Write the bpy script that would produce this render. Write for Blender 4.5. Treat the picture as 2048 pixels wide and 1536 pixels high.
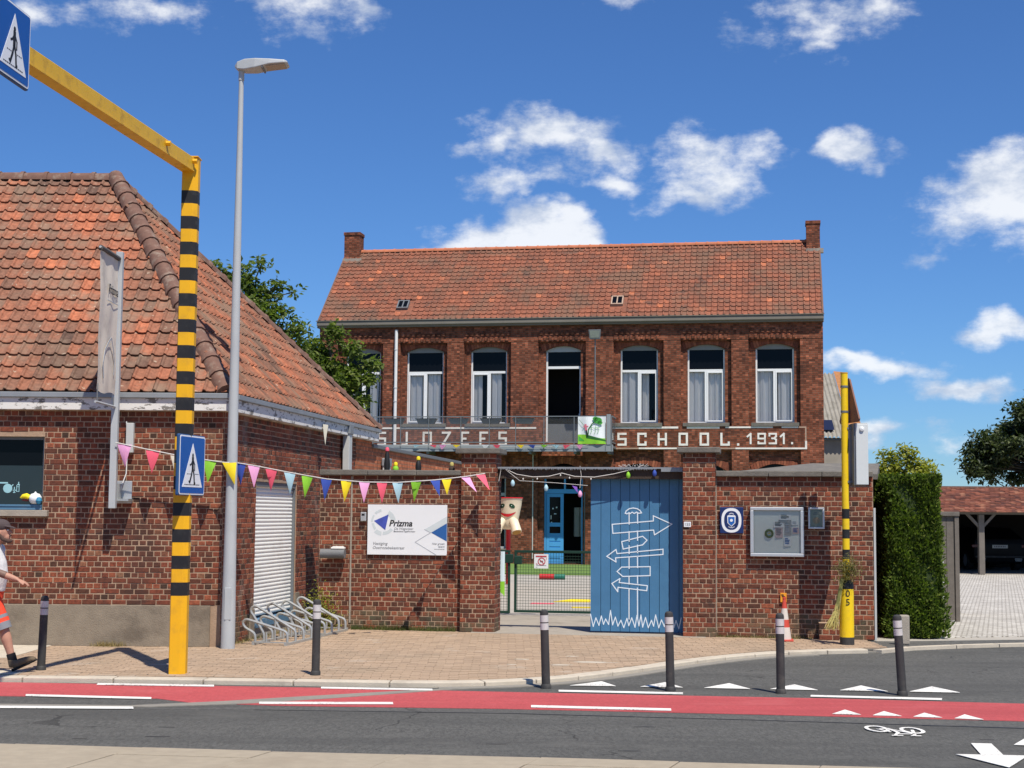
import bpy, math, random
from mathutils import Vector, Matrix
rnd = random.Random(7)
R = math.radians
S = bpy.context.scene
for o in list(bpy.data.objects): bpy.data.objects.remove(o)
COL = S.collection

# ---------------------------------------------------------------- camera
cam_data = bpy.data.cameras.new('camera')
cam = bpy.data.objects.new('camera', cam_data)
COL.objects.link(cam)
cam_data.sensor_width = 36.0
cam_data.lens = 3000.0 / 2048.0 * 36.0
cam_data.clip_start = 0.1
cam_data.clip_end = 3000.0
cam.matrix_world = Matrix.Translation((0, 0, 1.8)) @ Matrix.Rotation(R(90 + 4.95), 4, 'X') @ Matrix.Rotation(R(0.46), 4, 'Z')
S.camera = cam

# ---------------------------------------------------------------- sun, sky, exposure
SUN_TO = Vector((1.365, -2.94, 5.70)).normalized()      # towards the sun
SUN_EL = math.asin(SUN_TO.z)
SUN_AZ = math.atan2(SUN_TO.x, SUN_TO.y)                 # clockwise from +Y
sun_data = bpy.data.lights.new('sun', 'SUN')
sun_data.energy = 5.0
sun_data.angle = R(0.53)
sun_data.color = (1.0, 0.935, 0.83)
sun = bpy.data.objects.new('sun', sun_data)
COL.objects.link(sun)
sun.rotation_euler = (-SUN_TO).to_track_quat('-Z', 'Y').to_euler()
sun.location = (20, -40, 60)

S.view_settings.view_transform = 'Standard'
S.view_settings.look = 'None'
S.view_settings.exposure = 0.16
S.view_settings.gamma = 1.0
S.render.engine = 'CYCLES'
S.cycles.max_bounces = 5
S.cycles.diffuse_bounces = 3
S.cycles.glossy_bounces = 3
S.cycles.transparent_max_bounces = 12
S.cycles.caustics_reflective = False
S.cycles.caustics_refractive = False
S.cycles.use_denoising = True


class NT:
    """tiny node-tree writer"""
    def __init__(s, tree):
        s.t = tree
        s.n = tree.nodes
        s.l = tree.links
    def node(s, kind, **kw):
        n = s.n.new(kind)
        for k, v in kw.items(): setattr(n, k, v)
        return n
    def put(s, sock, v):
        if isinstance(v, bpy.types.NodeSocket): s.l.new(v, sock)
        else: sock.default_value = v
    def math(s, op, a, b=0.0, c=None, clamp=False):
        n = s.node('ShaderNodeMath', operation=op, use_clamp=clamp)
        s.put(n.inputs[0], a); s.put(n.inputs[1], b)
        if c is not None: s.put(n.inputs[2], c)
        return n.outputs[0]
    def vmath(s, op, a, b=None, out=0):
        n = s.node('ShaderNodeVectorMath', operation=op)
        s.put(n.inputs[0], a)
        if b is not None: s.put(n.inputs[1], b)
        return n.outputs[out]
    def noise(s, vec, scale, detail=4.0, rough=0.55, out='Fac', dist=0.0):
        n = s.node('ShaderNodeTexNoise')
        if vec is not None: s.put(n.inputs['Vector'], vec)
        n.inputs['Scale'].default_value = scale
        n.inputs['Detail'].default_value = detail
        n.inputs['Roughness'].default_value = rough
        n.inputs['Distortion'].default_value = dist
        return n.outputs[out]
    def ramp(s, fac, stops, interp='LINEAR'):
        n = s.node('ShaderNodeValToRGB')
        n.color_ramp.interpolation = interp
        e = n.color_ramp.elements
        while len(e) < len(stops): e.new(0.5)
        for i, (p, c) in enumerate(stops):
            e[i].position = p
            e[i].color = (c[0], c[1], c[2], 1) if not isinstance(c, (int, float)) else (c, c, c, 1)
        s.put(n.inputs['Fac'], fac)
        return n.outputs['Color']
    def mix(s, fac, a, b, mode='MIX'):
        n = s.node('ShaderNodeMix', data_type='RGBA', blend_type=mode)
        s.put(n.inputs[0], fac)
        s.put(n.inputs[6], a if not isinstance(a, tuple) else (*a[:3], 1))
        s.put(n.inputs[7], b if not isinstance(b, tuple) else (*b[:3], 1))
        return n.outputs[2]
    def smooth(s, v, lo, hi):
        n = s.node('ShaderNodeMapRange', interpolation_type='SMOOTHSTEP')
        s.put(n.inputs[0], v); n.inputs[1].default_value = lo; n.inputs[2].default_value = hi
        return n.outputs[0]


world = bpy.data.worlds.new('World')
S.world = world
world.use_nodes = True
w = NT(world.node_tree)
w.n.clear()
sky = w.node('ShaderNodeTexSky', sky_type='NISHITA')
sky.sun_disc = False
sky.sun_elevation = SUN_EL
sky.sun_rotation = SUN_AZ
sky.altitude = 0
sky.air_density = 1.0
sky.dust_density = 0.0
sky.ozone_density = 3.0
gen = w.node('ShaderNodeTexCoord').outputs['Generated']
sep = w.node('ShaderNodeSeparateXYZ'); w.l.new(gen, sep.inputs[0])
azim = w.math('ARCTAN2', sep.outputs[0], sep.outputs[1])
elev = w.math('ARCSINE', sep.outputs[2])
cmb = w.node('ShaderNodeCombineXYZ'); w.l.new(azim, cmb.inputs[0]); w.l.new(elev, cmb.inputs[1])
ae = cmb.outputs[0]
# fine wisps distort the outlines of the clouds
wob = w.vmath('SCALE', w.vmath('SUBTRACT', w.noise(ae, 16.0, 3.0, 0.6, 'Color'), (0.5, 0.5, 0.5)))
wob.node.inputs['Scale'].default_value = 0.055
aew = w.vmath('ADD', ae, wob)
# cumulus seen over the street: azimuth, elevation, half width, half height, weight
CLOUDS = [(0.0278, 0.2478, 0.0791, 0.0294, 0.95), (0.0584, 0.238, 0.0498, 0.0235, 0.855), (-0.0094, 0.2411, 0.0376, 0.0197, 0.76), (-0.0024, 0.2199, 0.0583, 0.0157, 0.808), (0.0719, 0.2199, 0.0455, 0.015, 0.808), (0.1322, 0.2304, 0.053, 0.0391, 0.95), (0.1522, 0.2429, 0.0486, 0.0174, 0.713), (0.1188, 0.2112, 0.0409, 0.0197, 0.76), (0.2258, 0.2322, 0.0375, 0.0211, 1.093), (0.0046, 0.1788, 0.0788, 0.0359, 1.75), (0.0282, 0.1856, 0.0456, 0.0278, 1.75), (-0.0257, 0.1752, 0.0373, 0.0199, 1.045), (0.3271, 0.2002, 0.0838, 0.0414, 1.188), (0.3363, 0.2059, 0.0548, 0.0337, 1.236), (0.3195, 0.1251, 0.0442, 0.0173, 1.093), (0.2416, 0.0965, 0.0576, 0.0157, 1.14), (0.2194, 0.1001, 0.0351, 0.0118, 0.95), (0.2913, 0.0828, 0.0559, 0.0147, 1.045), (0.2411, 0.0544, 0.0347, 0.0117, 0.95), (0.2741, 0.1712, 0.0569, 0.0146, 0.523), (0.3052, 0.1762, 0.0448, 0.0114, 0.475), (-0.146, 0.3264, 0.0663, 0.0299, 0.808), (-0.2347, 0.3144, 0.0766, 0.0241, 0.665), (-0.3202, 0.3127, 0.0655, 0.0199, 0.665), (0.2056, 0.3196, 0.0912, 0.0297, 0.713), (0.2087, 0.3024, 0.032, 0.015, 0.618), (0.07, 0.3336, 0.0355, 0.0169, 0.713), (0.2845, 0.043, 0.0523, 0.0155, 0.523), (0.3149, 0.0428, 0.0584, 0.023, 0.475), (-0.1158, 0.3325, 0.05, 0.015, 0.665), (0.2511, 0.3245, 0.047, 0.0147, 0.665)]
field = None
for (ca, ce, rw, rh, wt) in CLOUDS:
    d = w.vmath('SUBTRACT', aew, (ca, ce, 0))
    d = w.vmath('MULTIPLY', d, (1 / rw, 1 / rh, 0))
    ln = w.vmath('LENGTH', d, out=1)
    m = w.math('MULTIPLY', w.math('SUBTRACT', 1.0, ln, clamp=True), wt)
    field = m if field is None else w.math('MAXIMUM', field, m)
# the same kind of small cumulus goes on all round the sky
inview = w.math('MULTIPLY', w.math('LESS_THAN', w.math('ABSOLUTE', azim), 0.40), w.math('LESS_THAN', elev, 0.40))
lowsky = w.smooth(elev, 0.0, 0.06)
glob = w.math('MULTIPLY', w.smooth(w.noise(ae, 4.5, 1.0, 0.5), 0.58, 0.74), 0.62)
glob = w.math('MULTIPLY', w.math('MULTIPLY', glob, lowsky), w.math('SUBTRACT', 1.0, inview))
field = w.math('MAXIMUM', field, glob)
sq = w.vmath('MULTIPLY', ae, (1.0, 1.7, 1.0))
n1 = w.noise(sq, 30.0, 8.0, 0.64)
dens = w.math('ADD', field, w.math('MULTIPLY', w.math('SUBTRACT', n1, 0.5), 1.45))
dens = w.math('MULTIPLY', dens, w.smooth(field, 0.0, 0.12))
cover = w.smooth(dens, 0.22, 0.86)
shade = w.smooth(w.math('ADD', w.noise(w.vmath('ADD', sq, (0.0, 0.012, 0.3)), 21.0, 5.0, 0.62), w.math('MULTIPLY', dens, 0.12)), 0.40, 0.68)
ccol = w.mix(shade, (4.6, 5.2, 6.3), (8.3, 8.4, 8.5))
# deepen the blue a little, as the camera does
blue = w.mix(1.0, sky.outputs[0], (0.37, 0.60, 0.93), 'MULTIPLY')
full = w.mix(w.math('MULTIPLY', cover, 0.84), blue, ccol)
bg = w.node('ShaderNodeBackground')
bg.inputs['Strength'].default_value = 0.11
world.cycles.sampling_method = 'MANUAL'
world.cycles.sample_map_resolution = 256
w.l.new(full, bg.inputs['Color'])
wo = w.node('ShaderNodeOutputWorld')
w.l.new(bg.outputs[0], wo.inputs[0])


# ---------------------------------------------------------------- geometry helpers
def V(*a): return Vector(a)

class MB:
    """collects shapes; build() links them as ONE mesh object"""
    def __init__(s):
        s.v = []; s.f = []; s.t = []; s.m = []
    def add(s, vs, fs, tint=0.5, mi=0):
        b = len(s.v)
        s.v += [tuple(p) for p in vs]
        for f in fs:
            s.f.append(tuple(b + i for i in f)); s.t.append(tint); s.m.append(mi)
        return s
    def box(s, x0, y0, z0, x1, y1, z1, tint=0.5, mi=0, skip=''):
        vs = [(x0, y0, z0), (x1, y0, z0), (x1, y1, z0), (x0, y1, z0), (x0, y0, z1), (x1, y0, z1), (x1, y1, z1), (x0, y1, z1)]
        F = {'d': (0, 3, 2, 1), 'u': (4, 5, 6, 7), 'f': (0, 1, 5, 4), 'r': (1, 2, 6, 5), 'b': (2, 3, 7, 6), 'l': (3, 0, 4, 7)}
        return s.add(vs, [F[k] for k in 'dufrbl' if k not in skip], tint, mi)
    def obox(s, c, ax, ay, az, tint=0.5, mi=0):
        c, ax, ay, az = Vector(c), Vector(ax), Vector(ay), Vector(az)
        vs = [c + ax * i + ay * j + az * k for k in (-1, 1) for i, j in ((-1, -1), (1, -1), (1, 1), (-1, 1))]
        return s.add(vs, [(0, 3, 2, 1), (4, 5, 6, 7), (0, 1, 5, 4), (1, 2, 6, 5), (2, 3, 7, 6), (3, 0, 4, 7)], tint, mi)
    def bar(s, p, q, wd, ht, up=(0, 0, 1), tint=0.5, mi=0):
        p, q = Vector(p), Vector(q)
        d = q - p; az = d.normalized(); ax = Vector(up).cross(az)
        if ax.length < 1e-4: ax = Vector((1, 0, 0)).cross(az)
        ax.normalize(); ay = az.cross(ax)
        return s.obox((p + q) / 2, ax * wd / 2, ay * ht / 2, d / 2, tint, mi)
    def tube(s, pts, r, n=10, tint=0.5, mi=0, cap=True, closed=False):
        P = [Vector(p) for p in pts]; m = len(P)
        rs = r if isinstance(r, (list, tuple)) else [r] * m
        def tan(i):
            if closed: return (P[(i + 1) % m] - P[i - 1]).normalized()
            a, b = P[max(i - 1, 0)], P[min(i + 1, m - 1)]
            return (b - a).normalized()
        t0 = tan(0); u = Vector((0, 0, 1)) if abs(t0.z) < 0.9 else Vector((1, 0, 0))
        u = (u - t0 * u.dot(t0)).normalized(); vs = []
        for i in range(m):
            t = tan(i); u = (u - t * u.dot(t)).normalized(); v = t.cross(u)
            for k in range(n):
                a = 2 * math.pi * k / n
                rr = rs[i]
                rx, ry = rr if isinstance(rr, tuple) else (rr, rr)
                vs.append(P[i] + u * math.cos(a) * rx + v * math.sin(a) * ry)
        fs = []
        for i in range(m if closed else m - 1):
            j = (i + 1) % m
            for k in range(n):
                l = (k + 1) % n
                fs.append((i * n + k, i * n + l, j * n + l, j * n + k))
        if cap and not closed:
            fs.append(tuple(range(n - 1, -1, -1))); fs.append(tuple((m - 1) * n + k for k in range(n)))
        return s.add(vs, fs, tint, mi)
    def lathe(s, prof, n=20, c=(0, 0, 0), tint=0.5, mi=0, sx=1.0, sy=1.0):
        vs = []; fs = []
        for (r, z) in prof:
            for k in range(n):
                a = 2 * math.pi * k / n
                vs.append((c[0] + r * sx * math.cos(a), c[1] + r * sy * math.sin(a), c[2] + z))
        for i in range(len(prof) - 1):
            for k in range(n):
                l = (k + 1) % n
                fs.append((i * n + k, i * n + l, (i + 1) * n + l, (i + 1) * n + k))
        if prof[0][0] > 1e-6: fs.append(tuple(range(n - 1, -1, -1)))
        if prof[-1][0] > 1e-6: fs.append(tuple((len(prof) - 1) * n + k for k in range(n)))
        return s.add(vs, fs, tint, mi)
    def prism(s, poly, y0, y1, tint=0.5, mi=0):
        """polygon given in (x, z), extruded from y0 (front) to y1"""
        n = len(poly)
        ar = sum(poly[i][0] * poly[(i + 1) % n][1] - poly[(i + 1) % n][0] * poly[i][1] for i in range(n))
        if ar < 0: poly = poly[::-1]
        vs = [(x, y0, z) for x, z in poly] + [(x, y1, z) for x, z in poly]
        fs = [tuple(range(n)), tuple(range(2 * n - 1, n - 1, -1))]
        for i in range(n):
            j = (i + 1) % n; fs.append((i, n + i, n + j, j))
        return s.add(vs, fs, tint, mi)
    def slab(s, poly, z0, z1, tint=0.5, mi=0, bottom=True):
        """polygon given in (x, y), from z0 up to z1"""
        n = len(poly)
        ar = sum(poly[i][0] * poly[(i + 1) % n][1] - poly[(i + 1) % n][0] * poly[i][1] for i in range(n))
        if ar < 0: poly = poly[::-1]
        vs = [(x, y, z1) for x, y in poly] + [(x, y, z0) for x, y in poly]
        fs = [tuple(range(n))] + ([tuple(range(2 * n - 1, n - 1, -1))] if bottom else [])
        for i in range(n):
            j = (i + 1) % n; fs.append((j, i, n + i, n + j))
        return s.add(vs, fs, tint, mi)
    def line2(s, pts, wd, y, closed=False, tint=0.5, mi=0, th=0.002):
        """painted stroke along (x, z) points on a plane facing -y"""
        P = [Vector((a, b)) for a, b in pts]
        if closed: P = P + [P[0]]
        for a, b in zip(P[:-1], P[1:]):
            d = (b - a)
            if d.length < 1e-5: continue
            d.normalize(); nn = Vector((-d.y, d.x)) * wd / 2; a2 = a - d * wd * 0.45; b2 = b + d * wd * 0.45
            th2 = th * (1 + 0.3 * (len(s.f) % 7) / 7)
            q = [a2 - nn, b2 - nn, b2 + nn, a2 + nn]
            s.prism([tuple(v) for v in q], y - th2, y, tint, mi)
        return s
    def data(s, name, mats, smooth=False, angle=38):
        me = bpy.data.meshes.new(name)
        me.from_pydata(s.v, [], s.f)
        for m in (mats if isinstance(mats, (list, tuple)) else [mats]): me.materials.append(M[m] if isinstance(m, str) else m)
        me.polygons.foreach_set('material_index', s.m)
        at = me.attributes.new('tint', 'FLOAT', 'FACE')
        at.data.foreach_set('value', s.t)
        if smooth:
            me.polygons.foreach_set('use_smooth', [True] * len(s.f))
            me.update()
            me.set_sharp_from_angle(angle=R(angle))
        me.update()
        return me
    def build(s, name, mats, parent=None, smooth=False, bevel=0.0, loc=None, angle=38):
        return link(name, s.data(name, mats, smooth, angle), parent, bevel, loc)

def link(name, me, parent=None, bevel=0.0, loc=None):
    o = bpy.data.objects.new(name, me)
    COL.objects.link(o)
    if parent is not None: o.parent = parent
    if loc is not None: o.location = loc
    if bevel:
        b = o.modifiers.new('bevel', 'BEVEL'); b.width = bevel; b.segments = 2; b.limit_method = 'ANGLE'; b.angle_limit = R(40)
    return o

def tag(o, label=None, cat=None, group=None, kind=None):
    if label: o['label'] = label
    if cat: o['category'] = cat
    if group: o['group'] = group
    if kind: o['kind'] = kind
    return o

def thing(name, label, cat, loc=(0, 0, 0), rz=0.0, group=None):
    o = bpy.data.objects.new(name, None)
    o.empty_display_size = 0.2
    COL.objects.link(o)
    o.location = loc; o.rotation_euler = (0, 0, rz)
    return tag(o, label, cat, group)

def stuff(o):
    o['kind'] = 'stuff'; return o

def text_mesh(body, size, mats, name, shear=0.0, bold=0.0, align='LEFT', ext=0.001, spacing=1.0):
    """flat lettering as a mesh in the x-z plane, facing -y"""
    cu = bpy.data.curves.new(name, 'FONT')
    cu.body = body; cu.size = size; cu.shear = shear; cu.offset = bold; cu.align_x = align; cu.extrude = ext; cu.space_character = spacing
    cu.resolution_u = 3
    ob = bpy.data.objects.new(name, cu); COL.objects.link(ob)
    dg = bpy.context.evaluated_depsgraph_get()
    me = bpy.data.meshes.new_from_object(ob.evaluated_get(dg))
    bpy.data.objects.remove(ob)
    me.transform(Matrix.Rotation(R(90), 4, 'X'))
    me.materials.clear()
    me.materials.append(M[mats] if isinstance(mats, str) else mats)
    me.name = name
    return me

def lettering(body, size, mats, parent, x, y, z, name='lettering', **kw):
    return link(name, text_mesh(body, size, mats, name, **kw), parent, loc=(x, y, z))

def copy_tree(o, parent=None):
    c = o.copy(); COL.objects.link(c); c.parent = parent
    for ch in list(o.children): copy_tree(ch, c)
    return c

# ---------------------------------------------------------------- materials
M = {}
def mat(name, col, rough=0.7, metal=0.0, var=0.12, scale=6.0, bump=0.0, bscale=40.0, spec=0.4, dirt=None, dirt_amt=0.4, dscale=1.5, emit=None, coord='pos'):
    m = bpy.data.materials.new(name); m.use_nodes = True
    t = NT(m.node_tree); t.n.clear()
    out = t.node('ShaderNodeOutputMaterial'); b = t.node('ShaderNodeBsdfPrincipled')
    t.l.new(b.outputs[0], out.inputs[0])
    pos = t.node('ShaderNodeNewGeometry').outputs['Position']
    nz = t.noise(pos, scale, 2.0, 0.6)
    c = t.mix(nz, tuple(max(0, x * (1 - var)) for x in col[:3]), tuple(x * (1 + var) for x in col[:3]))
    if dirt is not None:
        dz = t.smooth(t.noise(pos, dscale, 4.0, 0.65), 0.48, 0.72)
        c = t.mix(t.math('MULTIPLY', dz, dirt_amt), c, dirt)
    t.put(b.inputs['Base Color'], c)
    b.inputs['Roughness'].default_value = rough
    b.inputs['Metallic'].default_value = metal
    b.inputs['Specular IOR Level'].default_value = spec
    if bump:
        bp = t.node('ShaderNodeBump'); bp.inputs['Strength'].default_value = bump; bp.inputs['Distance'].default_value = 0.01
        t.put(bp.inputs['Height'], t.noise(pos, bscale, 2.0, 0.65))
        t.l.new(bp.outputs[0], b.inputs['Normal'])
    M[name] = m
    return m

def tint_mat(name, stops, *, streak=False, rough=0.85, var=0.25, scale=30.0, bump=0.5, bscale=90.0, dirt=None, dirt_amt=0.5, dscale=1.2, dlo=0.5, dhi=0.7, spec=0.3, trans=0.0, dirt2=None, d2scale=7.0, d2lo=0.58, d2hi=0.75, d2amt=0.6):
    """colour from each piece's own tint, fine mottling and dirt from world position"""
    m = bpy.data.materials.new(name); m.use_nodes = True
    t = NT(m.node_tree); t.n.clear()
    out = t.node('ShaderNodeOutputMaterial'); b = t.node('ShaderNodeBsdfPrincipled')
    at = t.node('ShaderNodeAttribute', attribute_name='tint')
    pos = t.node('ShaderNodeNewGeometry').outputs['Position']
    c = t.ramp(at.outputs['Fac'], stops)
    nz = t.noise(pos, scale, 2.0, 0.65)
    f = t.ramp(nz, [(0.25, 1 - var), (0.75, 1 + var * 0.6)])
    c = t.mix(1.0, c, f, 'MULTIPLY')
    if dirt is not None:
        dz = t.smooth(t.noise(pos, dscale, 4.0, 0.65), dlo, dhi)
        c = t.mix(t.math('MULTIPLY', dz, dirt_amt), c, dirt)
    if streak:      # rain streaks and soot running down the wall
        sv = t.vmath('MULTIPLY', pos, (3.2, 3.2, 0.45))
        dz = t.smooth(t.noise(sv, 1.0, 4.0, 0.65), 0.52, 0.72)
        c = t.mix(t.math('MULTIPLY', dz, 0.5), c, (0.06, 0.036, 0.028))
    if dirt2 is not None:
        dz = t.smooth(t.noise(t.vmath('ADD', pos, (7.3, 1.7, 3.1)), d2scale, 3.0, 0.6), d2lo, d2hi)
        c = t.mix(t.math('MULTIPLY', dz, d2amt), c, dirt2)
    t.put(b.inputs['Base Color'], c)
    b.inputs['Roughness'].default_value = rough
    b.inputs['Specular IOR Level'].default_value = spec
    if bump:
        bp = t.node('ShaderNodeBump'); bp.inputs['Strength'].default_value = bump; bp.inputs['Distance'].default_value = 0.006
        t.put(bp.inputs['Height'], t.noise(pos, bscale, 2.0, 0.7))
        t.l.new(bp.outputs[0], b.inputs['Normal'])
    if trans > 0:
        tr = t.node('ShaderNodeBsdfTranslucent'); t.put(tr.inputs['Color'], t.mix(1.0, c, (1.0, 1.15, 0.55), 'MULTIPLY'))
        mx = t.node('ShaderNodeMixShader'); mx.inputs[0].default_value = trans
        t.l.new(b.outputs[0], mx.inputs[1]); t.l.new(tr.outputs[0], mx.inputs[2]); t.l.new(mx.outputs[0], out.inputs[0])
    else:
        t.l.new(b.outputs[0], out.inputs[0])
    M[name] = m
    return m

def brick_tex_mat(name, c1, c2, mortar, bw=0.21, bh=0.072, ms=0.009, var=0.5, dark=None):
    """brickwork too far away to pick apart: bond and joints from a brick texture in wall coordinates"""
    m = bpy.data.materials.new(name); m.use_nodes = True
    t = NT(m.node_tree); t.n.clear()
    out = t.node('ShaderNodeOutputMaterial'); b = t.node('ShaderNodeBsdfPrincipled'); t.l.new(b.outputs[0], out.inputs[0])
    ob = t.node('ShaderNodeTexCoord').outputs['Object']
    sp = t.node('ShaderNodeSeparateXYZ'); t.l.new(ob, sp.inputs[0])
    cb = t.node('ShaderNodeCombineXYZ'); t.l.new(t.math('ADD', sp.outputs[0], sp.outputs[1]), cb.inputs[0]); t.l.new(sp.outputs[2], cb.inputs[1])
    br = t.node('ShaderNodeTexBrick'); t.l.new(cb.outputs[0], br.inputs['Vector'])
    br.inputs['Scale'].default_value = 1.0; br.inputs['Brick Width'].default_value = bw; br.inputs['Row Height'].default_value = bh
    br.inputs['Mortar Size'].default_value = ms; br.inputs['Mortar Smooth'].default_value = 0.3; br.inputs['Bias'].default_value = -0.1
    br.inputs['Color1'].default_value = (*c1, 1); br.inputs['Color2'].default_value = (*c2, 1); br.inputs['Mortar'].default_value = (*mortar, 1)
    cell = t.vmath('FLOOR', t.vmath('MULTIPLY', cb.outputs[0], (1 / 0.105, 1 / bh, 1)))
    wn = t.node('ShaderNodeTexWhiteNoise'); t.l.new(cell, wn.inputs['Vector'])
    f = t.ramp(wn.outputs['Value'], [(0.0, 1 - var), (0.6, 1.0), (0.93, 1.15), (1.0, 1.0 + var * 1.6)])
    c = t.mix(1.0, br.outputs['Color'], f, 'MULTIPLY')
    big = t.ramp(t.noise(ob, 0.9, 5.0, 0.6), [(0.3, 0.72), (0.7, 1.12)])
    c = t.mix(1.0, c, big, 'MULTIPLY')
    if dark is not None: c = t.mix(t.math('MULTIPLY', t.smooth(t.noise(ob, 2.0, 5.0), 0.52, 0.7), 0.5), c, dark)
    t.put(b.inputs['Base Color'], c)
    b.inputs['Roughness'].default_value = 0.9; b.inputs['Specular IOR Level'].default_value = 0.25
    bp = t.node('ShaderNodeBump'); bp.inputs['Strength'].default_value = 0.9; bp.inputs['Distance'].default_value = 0.02
    h = t.math('ADD', t.math('MULTIPLY', br.outputs['Fac'], -1.0), t.math('MULTIPLY', wn.outputs['Value'], 0.6))
    t.put(bp.inputs['Height'], h); t.l.new(bp.outputs[0], b.inputs['Normal'])
    M[name] = m
    return m

def glass_mat(name, tintc, refl=0.12, dens=0.25):
    m = bpy.data.materials.new(name); m.use_nodes = True
    t = NT(m.node_tree); t.n.clear()
    out = t.node('ShaderNodeOutputMaterial')
    tr = t.node('ShaderNodeBsdfTransparent'); tr.inputs[0].default_value = (*tintc, 1)
    gl = t.node('ShaderNodeBsdfGlossy'); gl.inputs['Roughness'].default_value = 0.02; gl.inputs[0].default_value = (0.9, 0.95, 1, 1)
    lw = t.node('ShaderNodeLayerWeight'); lw.inputs[0].default_value = 0.25
    fac = t.math('ADD', t.math('MULTIPLY', lw.outputs['Fresnel'], 0.8), refl, clamp=True)
    mx = t.node('ShaderNodeMixShader'); t.l.new(fac, mx.inputs[0]); t.l.new(tr.outputs[0], mx.inputs[1]); t.l.new(gl.outputs[0], mx.inputs[2])
    if dens > 0:
        df = t.node('ShaderNodeBsdfDiffuse'); df.inputs[0].default_value = (0.35, 0.37, 0.38, 1)
        m2 = t.node('ShaderNodeMixShader'); m2.inputs[0].default_value = dens
        t.l.new(mx.outputs[0], m2.inputs[1]); t.l.new(df.outputs[0], m2.inputs[2]); mx = m2
    t.l.new(mx.outputs[0], out.inputs[0])
    M[name] = m

def road_mat(name, base, dark, light, agg=0.35, paint=False):
    """road surface: aggregate, tyre-polished bands along the lane, blotches and fine cracks"""
    m = bpy.data.materials.new(name); m.use_nodes = True
    t = NT(m.node_tree); t.n.clear()
    out = t.node('ShaderNodeOutputMaterial'); b = t.node('ShaderNodeBsdfPrincipled'); t.l.new(b.outputs[0], out.inputs[0])
    pos = t.node('ShaderNodeNewGeometry').outputs['Position']
    ag = t.math('ADD', t.math('MULTIPLY', t.noise(pos, 95.0, 2.0, 0.7), 0.5), t.math('MULTIPLY', t.noise(t.vmath('MULTIPLY', pos, (1.0, 0.35, 1.0)), 34.0, 3.0, 0.75), 0.5))
    c = t.mix(1.0, base, t.ramp(ag, [(0.36, 1 - agg * 1.3), (0.64, 1 + agg * 1.3)]), 'MULTIPLY')
    bands = t.smooth(t.noise(t.vmath('MULTIPLY', pos, (0.10, 1.5, 1.0)), 1.0, 3.0, 0.55), 0.42, 0.66)
    c = t.mix(t.math('MULTIPLY', bands, 0.55), c, dark)
    bl = t.smooth(t.noise(t.vmath('MULTIPLY', pos, (0.8, 1.6, 1.0)), 1.1, 5.0, 0.65), 0.52, 0.70)
    c = t.mix(t.math('MULTIPLY', bl, 0.5), c, light)
    if not paint:
        vo = t.node('ShaderNodeTexVoronoi', feature='DISTANCE_TO_EDGE'); vo.inputs['Scale'].default_value = 0.55
        wv = t.vmath('ADD', pos, t.vmath('MULTIPLY', t.noise(pos, 2.5, 3.0, 0.6, 'Color'), (0.5, 0.5, 0.0)));
        t.put(vo.inputs['Vector'], wv)
        cr = t.math('MULTIPLY', t.math('LESS_THAN', vo.outputs['Distance'], 0.006), t.smooth(t.noise(pos, 0.5, 2.0), 0.5, 0.6))
        c = t.mix(t.math('MULTIPLY', cr, 0.7), c, tuple(x * 0.45 for x in dark))
    t.put(b.inputs['Base Color'], c); b.inputs['Roughness'].default_value = 0.88; b.inputs['Specular IOR Level'].default_value = 0.3
    bp = t.node('ShaderNodeBump'); bp.inputs['Strength'].default_value = 0.6; bp.inputs['Distance'].default_value = 0.008
    t.put(bp.inputs['Height'], t.noise(pos, 130.0, 2.0, 0.7)); t.l.new(bp.outputs[0], b.inputs['Normal'])
    M[name] = m

def worn_paint(name, col, under, lo, hi):
    m = bpy.data.materials.new(name); m.use_nodes = True
    t = NT(m.node_tree); t.n.clear()
    out = t.node('ShaderNodeOutputMaterial'); b = t.node('ShaderNodeBsdfPrincipled'); t.l.new(b.outputs[0], out.inputs[0])
    pos = t.node('ShaderNodeNewGeometry').outputs['Position']
    n = t.math('ADD', t.math('MULTIPLY', t.noise(pos, 45.0, 4.0, 0.75), 0.6), t.math('MULTIPLY', t.noise(pos, 2.2, 3.0, 0.6), 0.4))
    c = t.mix(t.smooth(n, lo, hi), col, under)
    c = t.mix(1.0, c, t.ramp(t.noise(t.vmath('MULTIPLY', pos, (0.6, 3.0, 1.0)), 2.0, 3.0), [(0.3, 0.82), (0.7, 1.05)]), 'MULTIPLY')
    t.put(b.inputs['Base Color'], c); b.inputs['Roughness'].default_value = 0.8
    M[name] = m

BRICK = [(0.0, (0.062, 0.034, 0.022)), (0.12, (0.115, 0.043, 0.026)), (0.4, (0.18, 0.052, 0.028)), (0.7, (0.245, 0.064, 0.033)), (0.92, (0.32, 0.094, 0.046)), (1.0, (0.22, 0.115, 0.065))]
tint_mat('brick', BRICK, dirt=(0.085, 0.042, 0.030), dirt_amt=0.55, dscale=0.9, var=0.45, scale=24, dirt2=(0.05, 0.033, 0.026), d2scale=6.0, d2amt=0.55, streak=True)
tint_mat('brick_worn', BRICK, dirt=(0.30, 0.25, 0.21), dirt_amt=0.5, dscale=2.2, dlo=0.56, dhi=0.72, var=0.4, scale=40, dirt2=(0.05, 0.035, 0.03), d2scale=4.0, d2amt=0.5)
tint_mat('brick_damp', BRICK, dirt=(0.10, 0.10, 0.06), dirt_amt=0.75, dscale=2.5, dlo=0.38, dhi=0.58, var=0.4, scale=40, dirt2=(0.045, 0.037, 0.03), d2scale=5.0, d2amt=0.6)
mat('mortar', (0.38, 0.262, 0.175), 0.95, var=0.22, scale=14, bump=0.4, dirt=(0.22, 0.145, 0.10), dirt_amt=0.75, dscale=1.1)
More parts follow.
